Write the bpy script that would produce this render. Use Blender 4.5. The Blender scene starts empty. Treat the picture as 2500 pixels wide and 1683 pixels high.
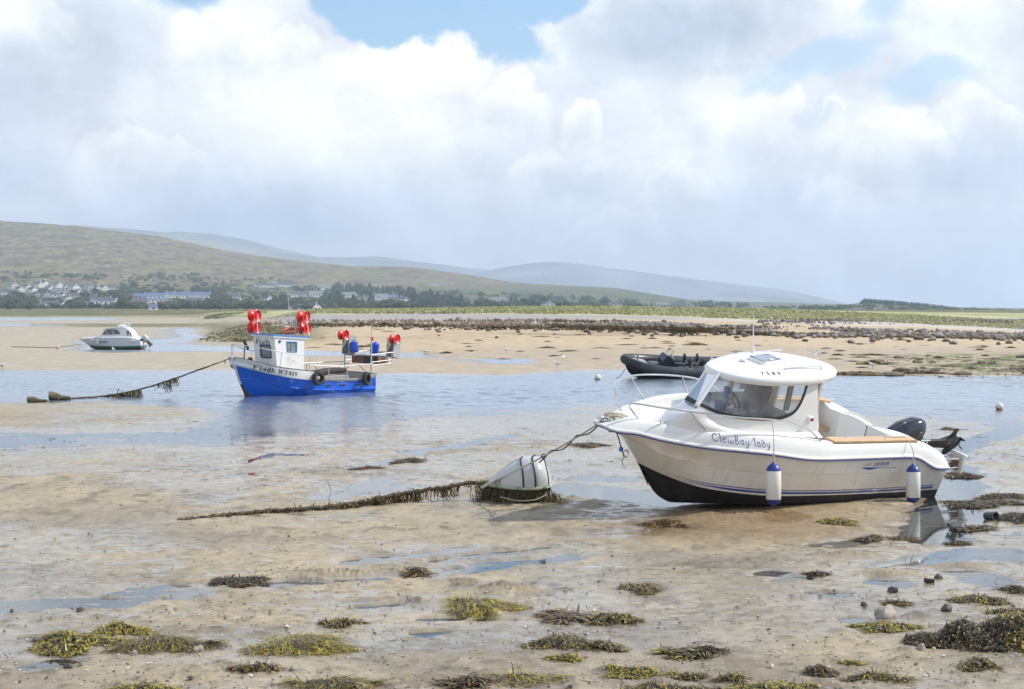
import bpy, bmesh, math, random
import numpy as np
from mathutils import Vector, Matrix, Quaternion

random.seed(7)
RS = np.random.RandomState(11)
SC = bpy.context.scene
COL = SC.collection
R_ = math.radians

# ------------------------------------------------------------------ camera
FPX, CAMH, HOR = 4200.0, 3.05, 755.0          # focal length in photo pixels, eye height, horizon row
PITCH = math.atan((841.5 - HOR) / FPX)
cd = bpy.data.cameras.new('camera')
cd.sensor_width = 36.0
cd.lens = 36.0 * FPX / 2500.0
cd.clip_start = 0.2
cd.clip_end = 20000.0
cam = bpy.data.objects.new('camera', cd)
cam.location = (0, 0, CAMH)
cam.rotation_euler = (R_(90) - PITCH, 0, 0)
COL.objects.link(cam)
SC.camera = cam

# ------------------------------------------------------------------ colour management
SC.view_settings.view_transform = 'Standard'
SC.view_settings.look = 'None'
SC.view_settings.exposure = 0.22
SC.view_settings.gamma = 1.0
SC.view_settings.use_curve_mapping = False
SC.render.engine = 'CYCLES'
SC.cycles.use_denoising = True
SC.cycles.max_bounces = 8
SC.cycles.transparent_max_bounces = 24
SC.cycles.volume_bounces = 0
SC.cycles.caustics_reflective = False
SC.cycles.caustics_refractive = False

# ------------------------------------------------------------------ sun
SUN_EL, SUN_T = R_(42), R_(11)                 # elevation; angle from +X (right) towards +Y (away)
SUN_DIR = Vector((math.cos(SUN_EL) * math.cos(SUN_T), math.cos(SUN_EL) * math.sin(SUN_T), math.sin(SUN_EL)))
sd = bpy.data.lights.new('sun', 'SUN')
sd.energy = 4.0
sd.angle = R_(0.6)
sd.color = (1.0, 0.94, 0.85)
sun = bpy.data.objects.new('sun', sd)
sun.rotation_euler = SUN_DIR.to_track_quat('Z', 'Y').to_euler()
sun.location = (40, 0, 60)
COL.objects.link(sun)

# ------------------------------------------------------------------ world: sky texture with cloud cover by direction
class NT:
    """small helper to write shader nodes as expressions"""
    def __init__(s, tree):
        s.t = tree
    def n(s, kind, **kw):
        nd = s.t.nodes.new(kind)
        for k, v in kw.items():
            setattr(nd, k, v)
        return nd
    def put(s, sock, v):
        if isinstance(v, bpy.types.NodeSocket):
            s.t.links.new(v, sock)
        elif v is not None:
            if hasattr(sock, 'default_value') and not isinstance(v, (int, float)) and len(v) == 3 and sock.type == 'RGBA':
                v = (*v, 1.0)
            sock.default_value = v
    def m(s, op, a, b=None, c=None, clamp=False):
        nd = s.n('ShaderNodeMath', operation=op, use_clamp=clamp)
        s.put(nd.inputs[0], a)
        if b is not None: s.put(nd.inputs[1], b)
        if c is not None: s.put(nd.inputs[2], c)
        return nd.outputs[0]
    def add(s, a, b): return s.m('ADD', a, b)
    def sub(s, a, b): return s.m('SUBTRACT', a, b)
    def mul(s, a, b): return s.m('MULTIPLY', a, b)
    def ss(s, v, lo, hi):                      # smoothstep
        nd = s.n('ShaderNodeMapRange', interpolation_type='SMOOTHSTEP')
        s.put(nd.inputs[0], v)
        nd.inputs[1].default_value = lo; nd.inputs[2].default_value = hi
        nd.inputs[3].default_value = 0.0; nd.inputs[4].default_value = 1.0
        return nd.outputs[0]
    def rng(s, v, lo, hi, a, b):
        nd = s.n('ShaderNodeMapRange')
        s.put(nd.inputs[0], v)
        for i, q in enumerate((lo, hi, a, b)): s.put(nd.inputs[i + 1], q)
        return nd.outputs[0]
    def mix(s, f, a, b, blend='MIX'):
        nd = s.n('ShaderNodeMix', data_type='RGBA', blend_type=blend)
        nd.clamp_factor = True
        s.put(nd.inputs[0], f); s.put(nd.inputs[6], a); s.put(nd.inputs[7], b)
        return nd.outputs[2]
    def noise(s, vec, scale=5.0, detail=6.0, rough=0.5, dim='3D', col=False, dist=0.0):
        nd = s.n('ShaderNodeTexNoise', noise_dimensions=dim)
        if vec is not None: s.put(nd.inputs['Vector'], vec)
        nd.inputs['Scale'].default_value = scale
        nd.inputs['Detail'].default_value = detail
        nd.inputs['Roughness'].default_value = rough
        nd.inputs['Distortion'].default_value = dist
        return nd.outputs['Color' if col else 'Fac']
    def comb(s, x, y, z=0.0):
        nd = s.n('ShaderNodeCombineXYZ')
        s.put(nd.inputs[0], x); s.put(nd.inputs[1], y); s.put(nd.inputs[2], z)
        return nd.outputs[0]
    def sep(s, v):
        nd = s.n('ShaderNodeSeparateXYZ'); s.put(nd.inputs[0], v); return nd.outputs
    def vm(s, op, a, b=None):
        nd = s.n('ShaderNodeVectorMath', operation=op)
        s.put(nd.inputs[0], a)
        if b is not None: s.put(nd.inputs[1], b)
        return nd.outputs[0]

W = bpy.data.worlds.new('World')
SC.world = W
W.use_nodes = True
wt = W.node_tree
wt.nodes.clear()
N = NT(wt)
wo = N.n('ShaderNodeOutputWorld')
bg = N.n('ShaderNodeBackground')
wt.links.new(bg.outputs[0], wo.inputs[0])
SKY_STR = 0.1
bg.inputs['Strength'].default_value = SKY_STR
sky = N.n('ShaderNodeTexSky', sky_type='NISHITA')
sky.sun_disc = False
sky.sun_elevation = SUN_EL
sky.sun_rotation = R_(90) - SUN_T
sky.altitude = 0.0
sky.air_density = 1.0
sky.dust_density = 0.6
tc = N.n('ShaderNodeTexCoord')
dx, dy, dz = N.sep(tc.outputs['Generated'])
AZ = N.mul(N.m('ARCTAN2', dx, dy), 4.2)         # 1 unit = about 0.24 rad of azimuth
EL = N.mul(N.m('ARCSINE', N.m('MINIMUM', N.m('MAXIMUM', dz, -1.0), 1.0)), 4.2)
P2 = N.comb(AZ, EL, 0.0)
warp = N.noise(P2, 3.2, 9.0, 0.56, col=True)
wx, wy, wz = N.sep(warp)
warp2 = N.noise(P2, 13.0, 5.0, 0.55, col=True)
vx, vy, vz = N.sep(warp2)
XA = N.add(N.add(AZ, N.mul(N.sub(wx, 0.5), 0.22)), N.mul(N.sub(vx, 0.5), 0.07))
YA = N.add(N.add(EL, N.mul(N.sub(wy, 0.5), 0.17)), N.mul(N.sub(vy, 0.5), 0.07))
def blob(cx, cy, rx, ry, lo=1.0, hi=0.4, rot=0.0, X=None, Y=None):
    """1 inside an ellipse centred (photo px / 1000), 0 outside"""
    X = XA if X is None else X
    Y = YA if Y is None else Y
    c, s_ = math.cos(rot), math.sin(rot)
    ax = N.sub(X, cx - 1.25); ay = N.sub(Y, 0.755 - cy)
    ux = N.add(N.mul(ax, c / rx), N.mul(ay, s_ / rx))
    uy = N.add(N.mul(ax, -s_ / ry), N.mul(ay, c / ry))
    d = N.m('SQRT', N.add(N.mul(ux, ux), N.mul(uy, uy)))
    return N.ss(d, lo, hi)
def mx(*a):
    r = a[0]
    for b in a[1:]: r = N.m('MAXIMUM', r, b)
    return r
fb = N.noise(P2, 2.3, 10.0, 0.58)
fbs = N.noise(N.vm('ADD', P2, (0.055, 0.05, 0.0)), 2.3, 10.0, 0.58)   # same field a step towards the sun
relief = N.sub(fb, fbs)
fine = N.noise(P2, 7.0, 8.0, 0.6)
fines = N.noise(N.vm('ADD', P2, (0.02, 0.02, 0.0)), 7.0, 8.0, 0.6)
relief2 = N.sub(fine, fines)
# openings where the blue shows
b1 = mx(blob(1.10, -0.005, 0.36, 0.125, 1.0, 0.86, 0.08), blob(0.47, -0.03, 0.10, 0.08, 1.1, 0.5), blob(1.20, 0.105, 0.15, 0.055, 1.0, 0.7, -0.3))
b2 = mx(blob(1.98, 0.165, 0.21, 0.060, 1.1, 0.45, 0.25), blob(2.24, 0.215, 0.15, 0.052, 1.1, 0.5, 0.1), blob(2.14, 0.06, 0.07, 0.05, 1.2, 0.3))
high = N.ss(EL, 0.95, 1.7)
gaps = N.mul(N.ss(N.noise(P2, 0.9, 8.0, 0.55), 0.44, 0.58), high)
blue = mx(b1, N.mul(b2, 0.66), N.mul(gaps, 0.9))
# heaped cumulus heads: crisp billowing crown, fading downwards
def voro(scale):
    nd = N.n('ShaderNodeTexVoronoi', feature='SMOOTH_F1'); N.put(nd.inputs['Vector'], N.vm('ADD', P2, N.vm('MULTIPLY', N.vm('SUBTRACT', warp2, (.5, .5, .5)), (.06, .06, 0.0))))
    nd.inputs['Scale'].default_value = scale; nd.inputs['Smoothness'].default_value = 0.35
    return nd.outputs['Distance']
puff = N.add(N.mul(N.sub(0.45, voro(13.0)), 0.075), N.mul(N.sub(0.45, voro(33.0)), 0.028))
puff = N.add(puff, N.mul(N.sub(vx, 0.5), 0.03))
def cum(cx, top, w, depth, k=1.0, curve=0.09):
    ax = N.mul(N.sub(AZ, cx - 1.25), 1.0 / w)
    s_ = N.sub(N.add(N.sub(0.755 - top, N.mul(N.mul(ax, ax), curve)), puff), EL)
    mk = N.mul(N.ss(s_, -0.006, 0.020), N.sub(1.0, N.ss(s_, depth * .12, depth)))
    return N.mul(N.mul(mk, N.sub(1.0, N.ss(N.m('ABSOLUTE', ax), 0.55, 1.05))), k)
# light and shade of the cloud body
white = mx(cum(0.89, 0.105, .10, .16), cum(1.03, 0.095, .16, .17), cum(1.12, 0.098, .06, .2), cum(1.24, 0.168, .12, .18, .95), cum(1.42, 0.225, .06, .12, .8), cum(0.54, 0.015, .14, .16, .75), cum(0.70, 0.055, .12, .14, .7), cum(1.86, 0.185, .16, .20, .9), cum(2.02, 0.235, .05, .07, .9), cum(2.17, 0.26, .15, .17, .9), cum(2.36, 0.22, .15, .14, .55), cum(1.65, 0.38, .12, .12, .6), cum(0.12, 0.03, .14, .14, .7), cum(2.03, .43, .12, .1, .5), cum(1.33, .34, .12, .12, .5), cum(.36, .31, .2, .12, .55), cum(1.5, .5, .16, .06, .4),
           N.mul(blob(0.98, 0.185, 0.33, 0.095, 1.25, 0.35), .8), N.mul(blob(0.85, 0.30, 0.50, 0.17, 1.2, 0.1), 0.80), N.mul(blob(1.82, 0.25, 0.20, 0.10, 1.15, 0.3), 0.70),
           N.mul(blob(2.12, 0.33, 0.17, 0.10, 1.15, 0.3), 0.65), N.mul(blob(0.05, 0.06, 0.13, 0.08, 1.1, 0.4), 0.62), N.mul(blob(0.56, 0.07, 0.14, 0.08, 1.2, 0.3), 0.55), N.mul(blob(1.55, 0.40, 0.22, 0.10, 1.3, 0.2), 0.45),
           N.mul(blob(2.25, 0.03, 0.3, 0.05, 1.3, 0.2), 0.5))
grey = mx(blob(1.66, 0.075, 0.34, 0.125, 1.25, 0.15, 0.12), N.mul(blob(0.25, 0.10, 0.18, 0.14, 1.3, 0.2), 0.55), N.mul(blob(0.02, 0.24, 0.26, 0.16, 1.3, 0.1), 0.62), N.mul(blob(1.42, 0.455, 0.12, 0.045, 1.4, 0.2), 0.5))
low = mx(N.mul(blob(0.62, 0.535, 0.48, 0.10, 1.4, 0.1), 1.0), N.mul(blob(1.86, 0.50, 0.16, 0.05, 1.5, 0.1), 0.75), N.mul(blob(2.38, 0.44, 0.22, 0.08, 1.4, 0.1), 0.7), N.mul(blob(0.05, 0.44, 0.2, 0.10, 1.3, 0.1), 0.5),
         N.mul(N.ss(EL, 0.34, 0.0), 0.75), N.mul(blob(2.0, 0.30, 0.05, 0.04, 1.4, 0.1), 0.6))
C_MID, C_WHITE, C_GREY, C_LOW = (0.84, 0.885, 0.96), (1.18, 1.17, 1.15), (0.52, 0.615, 0.73), (0.545, 0.66, 0.865)
cc = N.mix(white, C_MID, C_WHITE)
cc = N.mix(grey, cc, C_GREY)
cc = N.mix(N.mul(low, 0.85), cc, C_LOW)
lift = N.add(1.0, N.add(N.mul(relief, 0.85), N.mul(relief2, 0.30)))
lift = N.add(lift, N.mul(N.sub(fb, 0.5), 0.12))
lift = N.m('MINIMUM', N.m('MAXIMUM', lift, 0.72), 1.22)
cc = N.mix(1.0, cc, N.comb(lift, lift, lift), 'MULTIPLY')
up = N.ss(EL, 1.0, 3.0)
cc = N.mix(N.mul(up, 0.75), cc, (0.60, 0.70, 0.86))
cc = N.mix(1.0, cc, (1 / SKY_STR,) * 3, 'MULTIPLY')
skyc = N.mix(1.0, sky.outputs[0], (1.24, 1.40, 1.52), 'MULTIPLY')
fin = N.mix(N.m('SUBTRACT', 1.0, blue, clamp=True), skyc, cc)
wt.links.new(fin, bg.inputs['Color'])
W.cycles.sampling_method = 'MANUAL'
W.cycles.sample_map_resolution = 1024

# ------------------------------------------------------------------ object helpers
def link(o, parent=None):
    COL.objects.link(o)
    if parent is not None: o.parent = parent
    return o
def tag(o, label=None, cat=None, group=None, kind=None):
    if label: o['label'] = label
    if cat: o['category'] = cat
    if group: o['group'] = group
    if kind: o['kind'] = kind
    return o
def empty(name, loc=(0, 0, 0), label=None, cat=None, group=None, mat3=None):
    o = bpy.data.objects.new(name, None)
    o.empty_display_size = 0.2
    if mat3 is not None:
        o.matrix_world = Matrix.Translation(loc) @ mat3.to_4x4()
    else:
        o.location = loc
    COL.objects.link(o)
    return tag(o, label, cat, group)
def copy_tree(o, parent=None, kids=None):
    c = o.copy()
    COL.objects.link(c)
    c.parent = parent
    for ch in list(o.children):
        copy_tree(ch, c)
    return c

class MB:
    """collects shapes into one mesh"""
    def __init__(s):
        s.v, s.f, s.m = [], [], []
    def poly(s, pts, mi=0):
        i = len(s.v); s.v += [tuple(p) for p in pts]
        s.f.append(tuple(range(i, i + len(pts)))); s.m.append(mi); return s
    def raw(s, v, f, mi=0):
        i = len(s.v); s.v += [tuple(p) for p in v]
        for q in f: s.f.append(tuple(i + k for k in q)); s.m.append(mi)
        return s
    def box(s, c, size, rot=None, mi=0):
        hx, hy, hz = size[0] / 2, size[1] / 2, size[2] / 2
        vs = [Vector((x, y, z)) for x in (-hx, hx) for y in (-hy, hy) for z in (-hz, hz)]
        if rot is not None: vs = [rot @ q for q in vs]
        vs = [q + Vector(c) for q in vs]
        return s.raw(vs, [(0, 1, 3, 2), (4, 6, 7, 5), (0, 4, 5, 1), (2, 3, 7, 6), (0, 2, 6, 4), (1, 5, 7, 3)], mi)
    def grid(s, rows, mi=0, close=False, flip=False):
        i = len(s.v); n = len(rows[0])
        for r in rows: s.v += [tuple(p) for p in r]
        for a in range(len(rows) - 1):
            for b in range(n if close else n - 1):
                q = (i + a * n + b, i + a * n + (b + 1) % n, i + (a + 1) * n + (b + 1) % n, i + (a + 1) * n + b)
                s.f.append(q[::-1] if flip else q)
                s.m.append(mi[a] if isinstance(mi, (list, tuple)) else mi)
        return s
    def tube(s, pts, r, n=8, mi=0, cap=True, closed=False):
        pts = [Vector(p) for p in pts]
        k = len(pts)
        rr = r if isinstance(r, (list, tuple)) else [r] * k
        t0 = (pts[1] - pts[0]).normalized()
        up = Vector((0, 0, 1)) if abs(t0.z) < 0.9 else Vector((1, 0, 0))
        nv = t0.cross(up).normalized()
        rows = []
        pt = t0
        for j in range(k):
            if closed: t = (pts[(j + 1) % k] - pts[j - 1]).normalized()
            elif j == 0: t = (pts[1] - pts[0]).normalized()
            elif j == k - 1: t = (pts[-1] - pts[-2]).normalized()
            else:
                t = ((pts[j + 1] - pts[j]).normalized() + (pts[j] - pts[j - 1]).normalized())
                t = t.normalized() if t.length > 1e-6 else pt
            nv = (pt.rotation_difference(t) @ nv)
            nv = (nv - t * nv.dot(t)).normalized()
            bv = t.cross(nv)
            pt = t
            rows.append([pts[j] + (nv * math.cos(2 * math.pi * q / n) + bv * math.sin(2 * math.pi * q / n)) * rr[j] for q in range(n)])
        if closed: rows.append(rows[0])
        s.grid(rows, mi, close=True)
        if cap and not closed:
            s.poly(rows[0][::-1], mi); s.poly(rows[-1], mi)
        return s
    def lathe(s, prof, n=24, M=None, mi=0, cap=False):
        """prof: (radius, height) along local Z; M: 4x4 placing"""
        rows = []
        for r, h in prof:
            row = [Vector((r * math.cos(2 * math.pi * q / n), r * math.sin(2 * math.pi * q / n), h)) for q in range(n)]
            rows.append([M @ p for p in row] if M is not None else row)
        s.grid(rows, mi, close=True)
        if cap: s.poly(rows[0][::-1], mi if not isinstance(mi, (list, tuple)) else mi[0]); s.poly(rows[-1], mi if not isinstance(mi, (list, tuple)) else mi[-1])
        return s
    def prism(s, out, z0, z1, fn=None, mi=0):
        fn = fn or (lambda x, y, z: (x, y, z))
        a = [fn(x, y, z0) for x, y in out]; b = [fn(x, y, z1) for x, y in out]
        s.grid([a, b], mi, close=True)
        s.poly(a[::-1], mi); s.poly(b, mi)
        return s
    def build(s, name, mats, parent=None, smooth=40, bevel=0, weld=False, seg=2):
        me = bpy.data.meshes.new(name)
        me.from_pydata(s.v, [], s.f)
        mats = mats if isinstance(mats, (list, tuple)) else [mats]
        for q in mats: me.materials.append(q)
        if len(mats) > 1: me.polygons.foreach_set('material_index', s.m)
        bm = bmesh.new(); bm.from_mesh(me)
        if weld: bmesh.ops.remove_doubles(bm, verts=bm.verts, dist=1e-4)
        bmesh.ops.recalc_face_normals(bm, faces=bm.faces)
        bm.to_mesh(me); bm.free()
        if smooth:
            me.shade_smooth()
            me.set_sharp_from_angle(angle=R_(smooth))
        o = bpy.data.objects.new(name, me)
        if bevel:
            b = o.modifiers.new('bevel', 'BEVEL'); b.width = bevel; b.segments = seg; b.limit_method = 'ANGLE'; b.angle_limit = R_(35)
            b.harden_normals = False
        return link(o, parent)

def frame(axis, up=(0, 0, 1), loc=(0, 0, 0)):
    """4x4 whose local Z is axis"""
    z = Vector(axis).normalized()
    u = Vector(up)
    x = u.cross(z)
    if x.length < 1e-4: x = Vector((1, 0, 0)).cross(z)
    x.normalize(); y = z.cross(x)
    M = Matrix((x, y, z)).transposed().to_4x4()
    M.translation = Vector(loc)
    return M

# ------------------------------------------------------------------ materials
MATS = {}
def mat(name, col, rough=0.5, metal=0.0, var=0.12, scale=6.0, bump=0.0, bscale=40.0, coat=0.0, spec=None, dirt=None, dirt_amt=0.0, streak=0.0):
    """principled with procedural variation of tone and roughness; dirt adds noise-shaped stains"""
    m = bpy.data.materials.new(name); m.use_nodes = True
    t = m.node_tree; n = NT(t)
    b = t.nodes['Principled BSDF']
    oc = n.n('ShaderNodeTexCoord').outputs['Object']
    f = n.noise(oc, scale, 6.0, 0.6)
    c = n.mix(f, tuple(max(0, q * (1 - var)) for q in col), tuple(min(1, q * (1 + var)) for q in col))
    if dirt is not None:
        d = n.ss(n.noise(oc, scale * 0.6, 8.0, 0.65), 0.62 - 0.25 * dirt_amt, 0.80 - 0.2 * dirt_amt)
        c = n.mix(n.mul(d, min(1.0, dirt_amt * 1.5)), c, dirt)
        if streak:     # runs and drips down the sides
            sx_, sy_, sz_ = n.sep(oc)
            e = n.noise(n.comb(n.mul(sx_, 7.0), n.mul(sy_, 3.0), n.mul(sz_, .9)), 1.0, 5.0, .6)
            c = n.mix(n.mul(n.ss(e, .55, .78), streak), c, dirt)
    n.put(b.inputs['Base Color'], c)
    n.put(b.inputs['Roughness'], n.rng(n.noise(oc, scale * 2.3, 4.0), 0.3, 0.7, max(0.02, rough * 0.8), min(1, rough * 1.2)))
    b.inputs['Metallic'].default_value = metal
    if coat: b.inputs['Coat Weight'].default_value = coat; b.inputs['Coat Roughness'].default_value = 0.06
    if spec is not None: b.inputs['Specular IOR Level'].default_value = spec
    if bump:
        bn = n.n('ShaderNodeBump'); bn.inputs['Strength'].default_value = bump; bn.inputs['Distance'].default_value = 0.01
        n.put(bn.inputs['Height'], n.noise(oc, bscale, 5.0, 0.6)); t.links.new(bn.outputs[0], b.inputs['Normal'])
    MATS[name] = m
    return m
def attr_mat(name, rough=0.6, attr='tint', bump=0.0, bscale=30.0, var=0.2, vscale=8.0, spec=0.3, trans=0.0):
    m = bpy.data.materials.new(name); m.use_nodes = True
    t = m.node_tree; n = NT(t); b = t.nodes['Principled BSDF']
    a = n.n('ShaderNodeAttribute'); a.attribute_name = attr
    oc = n.n('ShaderNodeTexCoord').outputs['Object']
    f = n.rng(n.noise(oc, vscale, 5.0), 0.25, 0.75, 1 - var, 1 + var)
    n.put(b.inputs['Base Color'], n.mix(1.0, a.outputs['Color'], n.comb(f, f, f), 'MULTIPLY'))
    b.inputs['Roughness'].default_value = rough
    b.inputs['Specular IOR Level'].default_value = spec
    if bump:
        bn = n.n('ShaderNodeBump'); bn.inputs['Strength'].default_value = bump; bn.inputs['Distance'].default_value = 0.02
        n.put(bn.inputs['Height'], n.noise(oc, bscale, 4.0)); t.links.new(bn.outputs[0], b.inputs['Normal'])
    return m
def set_tint(me, cols):
    a = me.color_attributes.new('tint', 'FLOAT_COLOR', 'POINT')
    c = np.ones((len(me.vertices), 4), dtype=np.float32); cols = np.asarray(cols, dtype=np.float32)
    c[:, :cols.shape[1]] = cols
    a.data.foreach_set('color', c.ravel())
def np_mesh(name, V, F, mats, parent=None, smooth=True, tint=None):
    me = bpy.data.meshes.new(name)
    V = np.asarray(V, dtype=np.float32); F = np.asarray(F, dtype=np.int32)
    k = F.shape[1]
    me.vertices.add(len(V)); me.vertices.foreach_set('co', V.ravel())
    me.loops.add(F.size); me.loops.foreach_set('vertex_index', F.ravel())
    me.polygons.add(len(F)); me.polygons.foreach_set('loop_start', np.arange(0, F.size, k, dtype=np.int32))
    me.polygons.foreach_set('loop_total', np.full(len(F), k, dtype=np.int32))
    me.update(calc_edges=True)
    me.polygons.foreach_set('use_smooth', np.full(len(F), smooth, dtype=bool))
    for q in (mats if isinstance(mats, (list, tuple)) else [mats]): me.materials.append(q)
    if tint is not None: set_tint(me, tint)
    me.validate()
    return link(bpy.data.objects.new(name, me), parent)

# ------------------------------------------------------------------ numpy noise
def pn(x, y, seed=0):
    """2-D gradient noise, about -0.7..0.7"""
    x = np.asarray(x, dtype=np.float64); y = np.asarray(y, dtype=np.float64)
    xi = np.floor(x).astype(np.int64); yi = np.floor(y).astype(np.int64)
    xf = x - xi; yf = y - yi
    def g(ix, iy):
        h = (ix * 374761393 + iy * 668265263 + seed * 1442695041) & 0xFFFFFFFF
        h = ((h ^ (h >> 13)) * 1274126177) & 0xFFFFFFFF
        h = h ^ (h >> 16)
        a = (h & 0xFFFF) / 65536.0 * 2 * np.pi
        return np.cos(a), np.sin(a)
    u = xf * xf * xf * (xf * (xf * 6 - 15) + 10); v = yf * yf * yf * (yf * (yf * 6 - 15) + 10)
    out = 0
    for ox, wu in ((0, 1 - u), (1, u)):
        for oy, wv in ((0, 1 - v), (1, v)):
            gx, gy = g(xi + ox, yi + oy)
            out = out + (gx * (xf - ox) + gy * (yf - oy)) * wu * wv
    return out
def fbm(x, y, seed=0, oct=4, gain=0.5):
    s, a = 0, 1.0
    for o in range(oct):
        s = s + a * pn(x * 2 ** o + 13.7 * o, y * 2 ** o - 7.1 * o, seed + o); a *= gain
    return s
def sst(v, a, b):
    t = np.clip((v - a) / (b - a), 0, 1); return t * t * (3 - 2 * t)

# photo pixel -> point on the level z
def at(px, py, z=0.0):
    x = (px - 1250) / FPX; y = -(py - 841.5) / FPX
    c, s = math.cos(PITCH), math.sin(PITCH)
    d = Vector((x, c + y * s, -s + y * c))
    t = (z - CAMH) / d.z
    return Vector((0, 0, CAMH)) + d * t
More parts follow.
